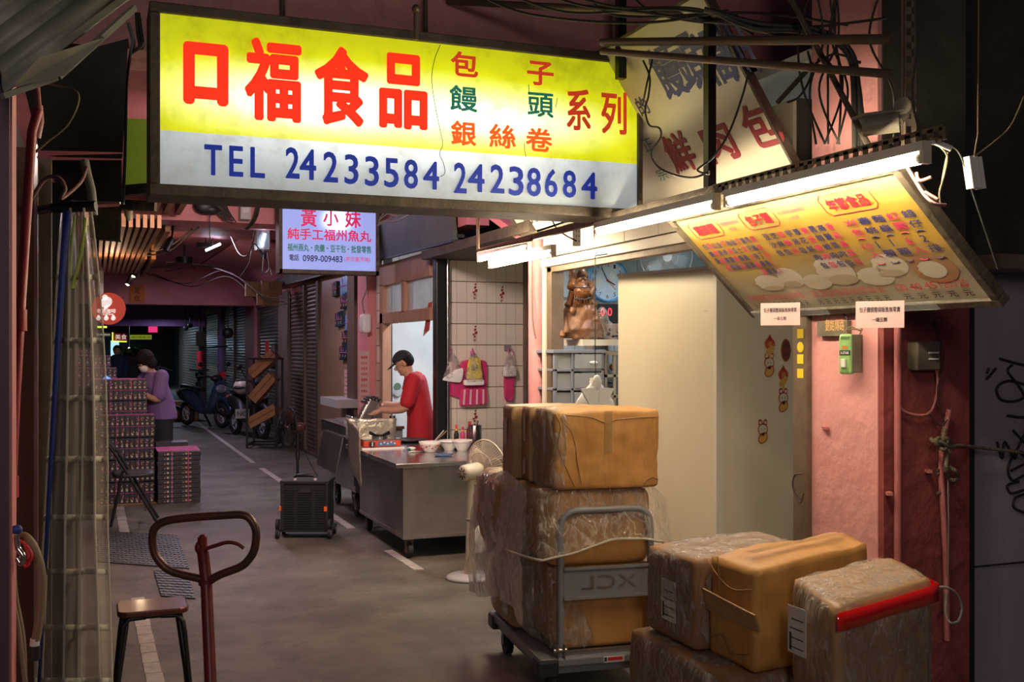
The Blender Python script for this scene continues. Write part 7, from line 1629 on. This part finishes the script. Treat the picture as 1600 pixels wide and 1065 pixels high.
wires([[V((1.25, 21.2, 3.05)), V((1.75, 19, 3.0)), V((2.15, 17.7, 2.75)), V((2.45, 16.8, 2.40)), V((2.8, 16, 2.35))]], .009, 'wire_white', 'cable', 'white cable sweeping down the curved pink haunch')
wires([[atY(181, 395, 14.9), atY(205, 397, 14.8), atY(240, 398, 14.7), atY(268, 390, 14.5), atY(290, 372, 14), atY(310, 355, 13)], [atY(183, 394, 14.9), atY(220, 395, 14.8), atY(262, 386, 14.5), atY(300, 358, 13)]], .01, 'wire', 'cable', 'black cables strung between the two sets of wooden fins')
wires([[atY(398, 360, 12), atY(393, 385, 12), atY(385, 400, 12), atY(372, 395, 12.5), atY(360, 370, 13)], [atY(418, 395, 13), atY(420, 420, 13), atY(411, 425, 13), atY(412, 398, 13)], [atY(425, 430, 13.5), atY(418, 410, 13.5), atY(396, 380, 13), atY(390, 410, 13), atY(376, 432, 13.5)]], .008, 'wire', 'cable', 'tangled thin wires around the silver box lamp')
wires([[atY(592, 345, 9.5), atY(606, 334, 9.2), atY(620, 338, 9), atY(635, 330, 8.6)], [atY(592, 348, 9.5), atY(612, 340, 9.2), atY(630, 330, 8.9)], [atY(594, 340, 9.5), atY(604, 330, 9.2), atY(616, 328, 9)], [atY(590, 352, 9.5), atY(604, 346, 9.2), atY(622, 344, 8.9), atY(645, 332, 8.6)]], .008, 'wire_white', 'cable', 'grey wires on top of the canopy right of the small sign')
# dark things hung under the farther beams
for i, (px, py, Y, r_) in enumerate(((297, 508, 26, .06), (290, 512, 27, .07), (356, 520, 21.6, .11))):
    b = mk('black_plastic'); p = atY(px, py, Y); b.ball(p, r_, r_*.7, r_, 10); b.tube([p, (p.x, p.y, 2.76)], .01, 4); tag(b.build('hanging_lamp'), ['small dark lamp at the right end of the purple beam', 'dark lamp beside the previous small one, lower, under the purple beam', 'dark box lamp fixed before the narrow bluish shutter'][i], 'lamp')
# far right-hand clutter at the end of the arcade
b = mk('black_plastic'); b.box(.9, 1.5, 36, 36.5, 0, 1.3); b.ball((1.1, 36.2, 1.35), .3, .2, .25, 8); b.box(1.3, 1.9, 36, 36.4, 0, .9); tag(b.build('dark_stand'), 'dark covered stand beneath the far light bulb', 'stand')
t = thing('scooter', (1.55, 22.5, 0), 'pale blue scooter front seen just behind the woman', 'scooter'); b = mk('far_glow') if False else mk('number_grey'); b.hexa([(1.05, 22.5, .45), (1.32, 22.5, .40), (1.32, 22.8, .4), (1.05, 22.8, .45), (1.12, 22.5, 1.15), (1.28, 22.5, 1.05), (1.28, 22.8, 1.05), (1.12, 22.8, 1.15)]); b.build('front_shield', t, bevel=.05); b = mk('rubber'); b.tube([(1.2, 22.5+.2*math.cos(q), .25+.2*math.sin(q)) for q in [2*PI*k/20 for k in range(20)]], .05, 8, closed=True); b.build('wheel', t); b = mk('black_plastic'); b.tube([(.95, 22.6, 1.12), (1.2, 22.6, 1.2), (1.45, 22.6, 1.12)], .025, 6); b.box(1.1, 1.35, 22.7, 23.8, .3, .72); b.build('handlebar', t)
# ================================================================ NEAR THINGS, LEFT AND RIGHT
# clear gridded plastic curtain gathered at the left
t = thing('plastic_curtain', (-.2, 3.55, 0), 'clear plastic strip curtain with pale grid seams hanging at the left, gathered at its top', 'curtain')
def cur(u, v_):      # u across, v down
    v2 = v_**.8; L_ = 96+(50-96)*v2; R_ = 141+(178-141)*v2+(6*math.sin(v_*5) if v_ < .6 else 0)
    px = L_+(R_-L_)*u; py = 325+ (1120-325)*v_
    d = 3.55+.10*math.sin(u*13+.8*math.sin(v_*4))*(.4+.8*v_)+.05*math.sin(u*29)
    return D(px+2.5*math.sin(u*13+v_*3), py, d)
b = mk('curtain_film'); b.loft([[cur(j/44, i/26) for j in range(45)] for i in range(27)], cap=False, close=False); b.build('film', t)
for py in (428, 436, 527, 617, 708, 712, 797, 803, 888, 975, 1058):
    v_ = (py-325)/795
    if py in (436, 708, 797): continue
    b = mk('curtain_band'); b.loft([[cur(j/44, v_+dv)+V((0, -.004, 0)) for j in range(45)] for dv in (0, .011)], cap=False, close=False); b.build('seam', t, sol=.002)
for u in (.12, .36, .62, .82, 1.0):
    b = mk('curtain_band'); b.tube([cur(u, i/26)+V((0, -.005, 0)) for i in range(27)], .0045 if u < 1 else .003, 5); b.build('seam', t)
b = mk('lime_edge'); b.tube([D(*q) for q in ((134, 340, 3.45), (131, 370, 3.45), (126, 400, 3.45), (118, 430, 3.45), (113, 450, 3.45))], .006, 6); b.tube([D(*q) for q in ((117, 335, 3.46), (113, 370, 3.46), (109, 440, 3.46))], .004, 6); lab(b.build('edge_strip', t), 'yellow-green edge strip')
b = mk('blue_strap'); rows = []
for i in range(16): v_ = i/15; px = 104-44*v_**.9; py = 328+760*v_; rows.append([D(px-5.5+3*v_, py, 3.42), D(px+5.5-4*v_, py, 3.42)])
b.loft(rows, cap=False, close=False); o = b.build('blue_strap', sol=.003); tag(o, 'long dark blue strap hanging in front of the plastic curtain', 'strap')
b = mk('black_metal'); b.tube([D(85, 324, 3.5), D(150, 322, 3.5)], .018, 8); b.tube([D(50, 330, 3.9), D(85, 324, 3.5)], .016, 8); tag(b.build('curtain_rail'), 'dark rail from which the plastic curtain hangs', 'rail')
# dark housing above the curtain, with metal lips and tube
b = mk('blackwall'); b.hexa([D(62, 235, 4.0), D(192, 238, 4.0), D(192, 238, 5.2), D(62, 235, 5.2), D(30, 105, 4.0), D(200, 60, 4.0), D(200, 60, 5.2), D(30, 105, 5.2)]); tag(b.build('shutter_housing'), 'black sheet-metal shutter housing in the upper left', 'housing')
b = mk('dirty_frame'); b.hexa([D(88, 245, 4.2), D(190, 248, 4.2), D(190, 248, 4.6), D(88, 245, 4.6), D(75, 243, 4.2), D(192, 240, 4.2), D(192, 240, 4.6), D(75, 243, 4.6)]); b.m('dark').hexa([D(100, 320, 4.3), D(190, 318, 4.3), D(190, 318, 4.9), D(100, 320, 4.9), D(72, 250, 4.3), D(190, 250, 4.3), D(190, 250, 4.9), D(72, 250, 4.9)]); b.m('steel').beam(D(112, 314, 4.2), D(188, 317, 4.2), .008).beam(D(135, 372, 5.2), D(190, 377, 5.2), .008); b.m('dirty_frame').hexa([D(140, 373, 5.25), D(188, 378, 5.25), D(188, 378, 5.4), D(140, 373, 5.4), D(142, 325, 5.25), D(190, 322, 5.25), D(190, 322, 5.4), D(142, 325, 5.4)]); tag(b.build('shutter_box'), 'dark box with bright metal lip under the black housing', 'housing')
b = mk('wire_white'); b.tube(spline([D(132, 250, 4.0), D(137, 275, 4.0), D(143, 300, 4.0), D(146, 336, 4.0)]), .016, 8); tag(b.build('corrugated_hose'), 'pale flexible hose hanging from the dark housing', 'hose')
wires([[D(48, 312, 3.6), D(70, 280, 3.6), D(92, 278, 3.6), D(102, 295, 3.6), D(96, 310, 3.6), D(125, 285, 3.7), D(135, 262, 3.8)]], .007, 'wire_pink', 'cable', 'pinkish cable looping under the black housing')
wires([[D(66, 130, 3.6), D(95, 135, 3.6), D(118, 142, 3.6), D(122, 160, 3.6), D(105, 195, 3.6), D(75, 220, 3.6), D(55, 238, 3.6)]], .005, 'wire_tan', 'cable', 'thin brown cable looping before the black housing')
b = mk('cream_plastic'); b.ball(D(201, 337, 5.6), .018, .018, .03, 10).tube([D(201, 337, 5.6), D(200, 322, 5.6)], .022, 8); tag(b.build('lamp_socket'), 'small cream socket at the left end of the wooden slats', 'socket')
# side sign: yellow-green panel and blue-grey edge left of the big sign
b = mk('sign_lime') if 'sign_lime' in M else None
mat('lime_panel', (.36, .46, .06), .4, c2=(.26, .36, .05), ns=3, emit=.12, ecol=(.5, .65, .06))
p0_, p1_, p2_, p3_ = D(196, 294, 5.3), D(236, 292, 5.3), D(236, 186, 5.3), D(197, 185, 5.3)
b = mk('lime_panel'); b.prism([p0_, p1_, p2_, p3_], (0, .06, 0)); b.m('dirty_frame'); b.beam(D(194, 298, 5.28), D(240, 294, 5.28), .05); b.beam(D(190, 320, 5.28), D(243, 322, 5.28), .04, .05); tag(b.build('side_sign'), 'plain yellow-green sign panel left of the big yellow sign', 'sign')
b = mk('clock_blue'); mat('blue_grey', (.16, .22, .26), .5); b = mk('blue_grey'); b.loft([[D(x, y, 4.95), D(x+5, y, 4.95), D(x+5, y, 5.02), D(x, y, 5.02)] for x, y in ((198, 35), (206, 62), (200, 90), (195, 130), (193, 240), (190, 320))]); tag(b.build('metal_edge'), 'narrow blue-grey bent metal edge left of the yellow-green panel', 'metal strip')
wires([[D(216, 20, 5), D(220, 50, 5), D(222, 68, 5), D(212, 78, 5), D(205, 82, 5)], [D(213, 20, 5), D(215, 50, 5), D(218, 72, 5), D(208, 80, 5)]], .009, 'wire', 'cable', 'black cable loop between the awning and the big sign')
# folded awning, top left
mat('awning', (.21, .21, .165), .5, c2=(.15, .145, .12), ns=4, stretch=(1, 1, 3))
t = thing('awning', D(100, 60, 2.3), 'folded grey-green ribbed metal awning across the top left corner', 'awning')
A0, A1, B0, B1 = D(-30, 165, 2.2), D(230, -25, 2.6), D(-60, -10, 2.0), D(100, -60, 2.3)
prof = [(0, 0), (.09, .0), (.10, .03), (.22, .035), (.235, .0), (.33, .0), (.345, .035), (.47, .04), (.49, .0), (.62, 0), (.64, .04), (.80, .04), (.82, 0), (1, 0)]
E = [(D(8, 147, 2.25), D(228, -20, 2.65)), (D(-60, 20, 2.35), D(60, -70, 2.75))]
nrm = (E[0][1]-E[0][0]).cross(E[1][0]-E[0][0]).normalized()
if nrm.dot(ray(100, 60)) > 0: nrm = -nrm
rows = [[E[0][k].lerp(E[1][k], u)+nrm*h_ for u, h_ in prof] for k in (0, 1)]
b = mk('awning'); b.loft([[rows[0][i], rows[1][i]] for i in range(len(prof))], cap=False, close=False); b.build('ribbed_sheet', t, sol=.006)
b = mk('awning'); b.hexa([D(20, 137, 2.25), D(100, 118, 2.35), D(100, 118, 2.45), D(20, 137, 2.35), D(60, 90, 2.25), D(165, 58, 2.45), D(165, 58, 2.55), D(60, 90, 2.35)]); b.beam(D(4, 150, 2.24), D(88, 122, 2.36), .012); b.beam(D(90, 120, 2.36), D(210, 12, 2.62), .014); b.build('end_flap', t)
# pipes on the left
t = thing('water_pipe', D(30, 900, 2.6), 'red-painted water pipe running down the left edge with couplings', 'pipe')
b = mk('red_pipe'); P_ = [D(*q) for q in ((60, 170, 3.1), (50, 205, 3.1), (44, 300, 3.1), (36, 420, 3.05), (31, 500, 3.0), (24, 620, 3.0), (18, 760, 3.0), (13, 1100, 3.0))]; b.tube(P_, .0135, 12); b.build('main_pipe', t)
b = mk('red_pipe')
for a_, c_ in ((4, 0), (6, 0)): b = mk('red_pipe'); b.tube([P_[a_]+V((0, 0, .03)), P_[a_]-V((0, 0, .03))], .019, 12); b.build('coupling', t)
b = mk('pink_pipe'); b.tube([D(60, 165, 3.12), D(62, 190, 3.12), D(57, 215, 3.12)], .012, 8); b.tube([D(56, 120, 3.15), D(60, 170, 3.12)], .009, 8); b.build('pipe_end', t)
wires([[D(20, 140, 2.9), D(19, 400, 2.9), D(16, 530, 2.9), D(14, 650, 2.9), D(8, 1090, 2.9)]], .005, 'wire_pink', 'cable', 'pale pink cable along the left edge beside the red pipe')
# hose bundle on the left post with red string and metal hook
wires([[D(10, 880, 2.7), D(22, 850, 2.7), D(38, 838, 2.7), D(55, 860, 2.7), D(65, 900, 2.7), D(62, 960, 2.7), D(56, 1000, 2.7)]], .012, 'wire_tan', 'hose', 'tan rubber hose looped on the left post', 'hose', 8)
wires([[D(12, 870, 2.72), D(16, 920, 2.72), D(28, 980, 2.72), D(42, 1090, 2.72)], [D(20, 870, 2.74), D(24, 930, 2.74), D(36, 1000, 2.74), D(38, 1090, 2.74)]], .007, 'wire_tan', 'hose', 'thin tan tubes hanging below the hose loop', 'hose')
b = mk('black_plastic'); b.cyl(D(54, 1008, 2.7), D(53, 1030, 2.7), .014, 10); b.m('label_paper').cyl(D(55, 997, 2.7), D(54, 1008, 2.7), .012, 10); tag(b.build('hose_nozzle'), 'black nozzle at the end of the tan hose', 'nozzle')
wires([[D(22, 840, 2.62), D(40, 850, 2.62), D(50, 868, 2.62), D(42, 880, 2.62), D(28, 872, 2.62), D(40, 885, 2.62), D(46, 880, 2.62)], [D(36, 845, 2.62), D(44, 870, 2.62), D(30, 878, 2.62)]], .0035, 'red_ink', 'red_string', 'bright red string tied around the hose', 'string')
b = mk('bright_steel'); b.tube(spline([D(26, 835, 2.6), D(28, 855, 2.6), D(36, 868, 2.6), D(33, 880, 2.6), D(27, 872, 2.6)]), .007, 8); b.m('blue_strap').ball(D(26, 827, 2.6), .014, .01, .012, 8); tag(b.build('metal_hook'), 'shiny metal hook hanging on the red string', 'hook')

# ---- right column fittings
def col(px, py, off=0): return atX(px, py, 3.0-off)
a_, c_ = col(1275, 525, .03), col(1322, 499, .03)
t = thing('name_plaque', a_, 'small weathered dark plaque with raised characters atop the pink column', 'plaque')
b = mk('dark'); mat('plaque', (.16, .14, .10), .5, c2=(.10, .08, .06), ns=9); b = mk('plaque'); b.box(2.975, 2.998, c_.y, a_.y, a_.z, c_.z-.005); b.build('plate', t)
b = mk('gold'); O_ = V((2.974, a_.y, a_.z)); text(b, '劉銘傳路', O_, (0, -1, 0), (0, 0, 1), (a_.y-c_.y)*.30, .022, (a_.y-c_.y)*.62, .05, .01, 'gold', .001); b.build('characters', t)
b = mk('wire'); b.tube(spline([(2.98, a_.y-.05, c_.z), (2.97, a_.y-.08, c_.z+.05), (2.98, a_.y-.16, c_.z+.03), (2.98, a_.y-.2, c_.z)]), .004, 5); b.build('wire_loop', t)
p = col(1325, 553, .05); hh = .062; wd_ = .045
t = thing('electric_switch', p, 'pale green plastic switch box with lever, wired to the pink column', 'switch')
RR = V((.45, -.89, 0)).normalized(); NN = V((-.89, -.45, 0)).normalized()
def gp(x, z, n=0): return p+RR*x+V((0, 0, z))+NN*n
b = mk('green_box'); b.hexa([gp(-.030, -.085, -.01), gp(.030, -.085, -.01), gp(.030, -.085, .03), gp(-.030, -.085, .03), gp(-.030, .085, -.01), gp(.030, .085, -.01), gp(.030, .085, .03), gp(-.030, .085, .03)]); b.build('body', t, bevel=.012)
b = mk('plaque'); b.hexa([gp(.03, -.078, -.01), gp(.055, -.078, -.02), gp(.055, -.078, -.0), gp(.03, -.078, .026), gp(.03, .082, -.01), gp(.055, .082, -.02), gp(.055, .082, -.0), gp(.03, .082, .026)]); b.build('side', t)
b = mk('ink'); b.quad(gp(-.024, -.005, .031), gp(.024, -.005, .031), gp(.024, .016, .031), gp(-.024, .016, .031))
for k in range(6): b.tube([gp(-.02+k*.007, .062, .031), gp(-.014+k*.007, .076, .031)], .0012, 4)
text(b, '豐和', gp(0, 0, .031), RR, (0, 0, 1), -.012, .022, .024, .014, .02, 'orange', .001); text(b, '3-STAR', gp(0, 0, .032), RR, (0, 0, 1), -.018, .0, .036, .011, .01, 'bag_white', .001); b.build('front_print', t)
b = mk('bag_white'); b.hexa([gp(-.012, -.055, .03), gp(.008, -.055, .03), gp(.008, -.055, .045), gp(-.012, -.055, .045), gp(-.012, -.02, .03), gp(.008, -.02, .03), gp(.008, -.02, .05), gp(-.012, -.02, .05)]); b.build('lever', t, bevel=.003)
b = mk('wire_tan'); b.tube(spline([gp(.0, .085, .01), gp(-.01, .10, .0), gp(.03, .105, 0), gp(.055, .10, -.01), gp(.05, .12, -.01), gp(.06, .15, -.01)]), .004, 5); b.tube(spline([gp(-.02, .09, .0), gp(.01, .115, .0), gp(.05, .095, -.01), gp(.045, .085, -.01)]), .003, 5); b.build('wire', t)
b = mk('pink_pipe'); b.tube([(3.05, 3.44, 1.92), (3.05, 3.44, 0)], .0145, 14); tag(b.build('vertical_pipe'), 'straight pink-painted pipe down the corner of the column', 'pipe')
# main-face fittings (Y = 3.47)
YF = 3.46
def cf_(px, py, dy=0): return atY(px, py, YF-dy)
a_, c_ = cf_(1420, 578), cf_(1456, 533); t = thing('fuse_box', a_, 'grimy old grey fuse box on the red face of the column', 'fuse box'); b = mk('plaque'); b.box(a_.x, c_.x, YF-.05, YF+.01, a_.z, c_.z); b.build('body', t, bevel=.006)
b = mk('bag_white'); m0, m1 = cf_(1437, 566), cf_(1452, 548); b.box(m0.x, m1.x, YF-.055, YF-.05, m0.z+.012, m0.z+.018); b.box(m0.x, m1.x, YF-.055, YF-.05, m1.z-.01, m1.z-.004); b.build('label', t)
wires([[cf_(1405, 595, .02), cf_(1403, 620, .02), cf_(1410, 640, .02), cf_(1430, 648, .02), cf_(1450, 646, .02), cf_(1460, 630, .02), cf_(1465, 600, .02), cf_(1462, 570, .02)]], .006, 'pink_pipe', 'cable', 'pink-painted cable sagging under the fuse box')
wires([[cf_(1400, 600, .01), cf_(1405, 585, .01), cf_(1402, 575, .01)], [cf_(1450, 645, .01), cf_(1470, 665, .03), cf_(1480, 655, .05)], [cf_(1460, 500, .02), cf_(1475, 560, .03), cf_(1465, 610, .03), cf_(1475, 660, .03)]], .003, 'wire', 'cable', 'thin dark wires on the column under the fuse box')
t = thing('corner_pipe', cf_(1470, 860), 'pink and rusty pipe with clamps at the right edge of the column', 'pipe')
b = mk('pink_pipe'); b.tube([cf_(1483, 640, .03), cf_(1474, 680, .03), cf_(1470, 740, .03), cf_(1474, 800, .03), cf_(1478, 870, .03), cf_(1480, 1000, .03)], .0125, 10); b.build('pipe', t)
b = mk('plaque'); 
for py in (734, 740, 770): b.tube([cf_(1464, py, .03), cf_(1478, py, .03)], .007, 8)
b.build('clamp', t)
for i, (px, py) in enumerate(((1295, 846), (1389, 770), (1450, 735), (1290, 668))):
    b = mk('pink_pipe'); p = col(px, py, .0) if px < 1370 else cf_(px, py); b.beam(p+V((-.02, -.03, 0)), p+V((.01, .02, 0)), .022, .012); tag(b.build('wall_bracket'), ['pink stub low on the lit side of the column', 'small pink bracket beside the vertical pipe', 'dark clamp near the rope knot', 'little pink lug on the lit side of the column'][i], 'bracket')
# rope
t = thing('rope', cf_(1480, 695), 'frayed rope knotted on the corner pipe and stretched to the right', 'rope')
b = mk('rope'); b.tube(spline([cf_(1455, 688, .07), cf_(1470, 690, .09), cf_(1482, 697, .08), cf_(1500, 696, .03), atY(1540, 700, 3.52), atY(1600, 707, 3.5), atY(1680, 720, 3.5)]), .0075, 7); b.build('line', t)
b = mk('rope')
for pts in ([(1455, 685), (1462, 692), (1470, 700), (1480, 690), (1472, 683), (1462, 688), (1475, 698), (1485, 705)], [(1477, 670), (1473, 685), (1480, 700), (1478, 730), (1482, 745), (1490, 750), (1497, 745), (1492, 735), (1482, 728)], [(1466, 690), (1478, 684), (1484, 693), (1474, 702), (1466, 696)]): b.tube(spline([cf_(x, y, .06+.03*(k % 2)) for k, (x, y) in enumerate(pts)], 5), .0085, 7)
b.build('knot', t)
wires([[cf_(1480, 915, .02), atY(1478, 940, 3.4), atY(1478, 958, 3.35), atY(1484, 972, 3.3), atY(1497, 970, 3.3), atY(1503, 950, 3.3), atY(1495, 928, 3.3), atY(1480, 918, 3.3), atY(1458, 917, 3.32)]], .006, 'wire_white', 'cable', 'white cable loop sticking out right of the carton pile')
wires([[atY(1480, 690, 3.4), atY(1482, 800, 3.4), atY(1481, 900, 3.4)]], .003, 'wire_white', 'cable', 'thin white cord hanging down beside the corner pipe')
wires([[atX(1254, 740, 2.9), atX(1242, 742, 2.9), atX(1239, 760, 2.9), atX(1250, 785, 2.9), atX(1256, 770, 2.9)], [atX(1244, 770, 2.9), atX(1254, 782, 2.9)]], .004, 'wire', 'cable', 'black cable loop beside the brown door strip')
# ---- upper right: camera, wires, small box
c0 = D(1383, 191, 3.62); ax = (D(1408, 184, 3.60)-D(1340, 205, 3.75)).normalized()
t = thing('security_camera', c0, 'beige bullet security camera pointing down to the left', 'security camera')
b = mk('camera_case'); q0 = D(1356, 196, 3.66); q1 = D(1405, 190, 3.62); dq = (q1-q0).normalized(); b.tube([q0, q1], .036, 20); b.build('housing', t)
b = mk('camera_case'); b.hexa([q0-dq*.03+V((-.0, -.03, .03)), q1+V((0, -.03, .03)), q1+V((0, .04, .03)), q0-dq*.03+V((0, .04, .03)), q0-dq*.03+V((0, -.03, .042)), q1+V((0, -.03, .042)), q1+V((0, .04, .042)), q0-dq*.03+V((0, .04, .042))]); b.build('sun_shade', t, bevel=.003)
b = mk('lens'); b.tube([q0-dq*.002, q0-dq*.012], .030, 18); b.m('camera_case'); b.tube([q0+(q0.orthogonal()*0), q0-dq*.016], .0365, 18, caps=False); b.m('number_grey').disc(q0-dq*.014, -dq, .012, 12); b.build('lens', t)
b = mk('camera_case'); b.tube([q1, D(1415, 180, 3.64)], .014, 10); b.cyl(D(1410, 165, 3.62), D(1418, 165, 3.68), .030, 16); b.build('bracket', t)
b = mk('number_grey'); b.quad(q1-dq*.03+V((0, -.0365, -.012)), q1-dq*.055+V((0, -.0365, -.012)), q1-dq*.055+V((0, -.0365, .005)), q1-dq*.03+V((0, -.0365, .005))); b.build('label', t)
p = D(1522, 270, 3.3); t = thing('hanging_box', p, 'small white slotted plastic box dangling on a wire at the right', 'box')
b = mk('white_paint'); 
for k in range(3): b.cbox(p+V((-.018+.018*k, 0, 0)), (.016, .03, .10), R=Matrix.Rotation(-.18, 3, 'Y'))
b.build('body', t); b = mk('wire_tan'); b.tube([p+V((0, 0, .05)), D(1528, 210, 3.3), D(1529, 20, 3.3), D(1529, -60, 3.3)], .0025, 5); b.tube(spline([p+V((0, 0, .05)), D(1555, 220, 3.3), D(1580, 195, 3.3), D(1600, 150, 3.3)]), .0025, 5); b.build('wire', t)
wires([[D(1418, 262, 3.4), D(1432, 285, 3.4), D(1445, 305, 3.35), D(1460, 318, 3.3), D(1478, 320, 3.3)], [D(1432, 270, 3.4), D(1437, 282, 3.38), D(1455, 277, 3.35)], [D(1445, 300, 3.35), D(1466, 312, 3.3)]], .006, 'wire_pink', 'cable', 'frayed pink wires dangling beside the menu board frame')
wires([[D(1470, 230, 3.35), D(1480, 245, 3.35), D(1475, 275, 3.35), D(1468, 300, 3.35), D(1470, 320, 3.35)], [D(1481, 238, 3.36), D(1476, 262, 3.36), D(1471, 290, 3.36)]], .003, 'wire_tan', 'cable', 'thin tan wires hanging from the rail end at the right')
b = mk('label_paper'); b.tube([(XT+.02, 2.56, ZT+.05), D(1462, 222, 3.28), D(1486, 232, 3.28)], .010, 8); tag(b.build('wrapped_wire_end'), 'white taped wire end on the rail above the menu board', 'wire end')
wires([[D(1005, 95, 4.6), D(1015, 120, 4.5), D(1013, 150, 4.5), D(1008, 170, 4.5), D(1014, 195, 4.5), D(1030, 200, 4.4), D(1032, 215, 4.4), D(1018, 240, 4.4), D(1030, 262, 4.4), D(1058, 274, 4.3), D(1085, 277, 4.2), D(1108, 268, 4.1)],
       [D(1170, 110, 4.2), D(1160, 150, 4.2), D(1140, 205, 4.2), D(1115, 245, 4.15), D(1090, 265, 4.2), D(1108, 272, 4.1)], [D(1020, 90, 4.6), D(1010, 135, 4.5), D(1004, 165, 4.6)]], .0045, 'wire', 'cable', 'dark cables drooping over the cream sign board')
random.seed(5); its = []
for k in range(6):
    x = 720+k*50+random.uniform(-20, 20); its.append([D(x, -20, 4.8), D(x+random.uniform(40, 120), random.uniform(8, 25), 4.7), D(x+random.uniform(160, 280), random.uniform(10, 45), 4.5), D(x+random.uniform(320, 420), random.uniform(15, 60), 4.2)])
wires(its, .006, 'wire', 'cable', 'tangle of black cables along the top edge above the sign')
its = [[D(1120, 20, 4.0), D(1180, 45, 4.0), D(1250, 48, 4.0), D(1310, 68, 4.0), D(1335, 110, 4.0), D(1345, 170, 4.0), D(1350, 235, 3.95)], [D(1100, 15, 4.0), D(1190, 38, 4.0), D(1270, 45, 4.0), D(1325, 75, 4.0), D(1340, 130, 4.0), D(1342, 230, 4.0)], [D(1090, 30, 4.1), D(1160, 38, 4.1), D(1240, 60, 4.1), D(1300, 62, 4.05), D(1330, 95, 4.0), D(1336, 235, 4.0)]]
wires(its, .012, 'wire', 'cable', 'thick bundle of black cables bending down left of the security camera')
its = []
for k in range(8): x = random.uniform(1270, 1385); its.append([D(x, -30, 3.95), D(x+random.uniform(-25, 25), 60, 3.95), D(x+random.uniform(-25, 25), 140, 3.9), D(x+random.uniform(-20, 20), 225, 3.95)])
its += [[D(1230, 160, 3.9), D(1250, 150, 3.9), D(1268, 115, 3.9), D(1262, 80, 3.9)], [D(1250, 120, 3.9), D(1300, 85, 3.9), D(1345, 98, 3.9)], [D(1290, 90, 3.9), D(1310, 110, 3.9), D(1345, 96, 3.9)]]
wires(its, .0045, 'wire', 'cable', 'thin dark wires hanging in front of the upper pink column')
its = [[D(1430, 0, 3.3), D(1432, 80, 3.3), D(1425, 150, 3.3), D(1440, 215, 3.3)], [D(1560, 420, 3.3), D(1520, 300, 3.3), D(1500, 240, 3.3), D(1480, 225, 3.3)]]
wires(its, .004, 'wire', 'cable', 'thin wires in the dark right of the camera post')
p = D(650, 35, 4.85); b = mk('rust_metal'); b.tube([D(650, 62, 5.02), D(650, 8, 5.02)], .012, 8); b.ball(D(650, 14, 5.02), .02); tag(b.build('hanger_bolt'), 'rusty bolt rising from the top of the yellow sign', 'bolt')
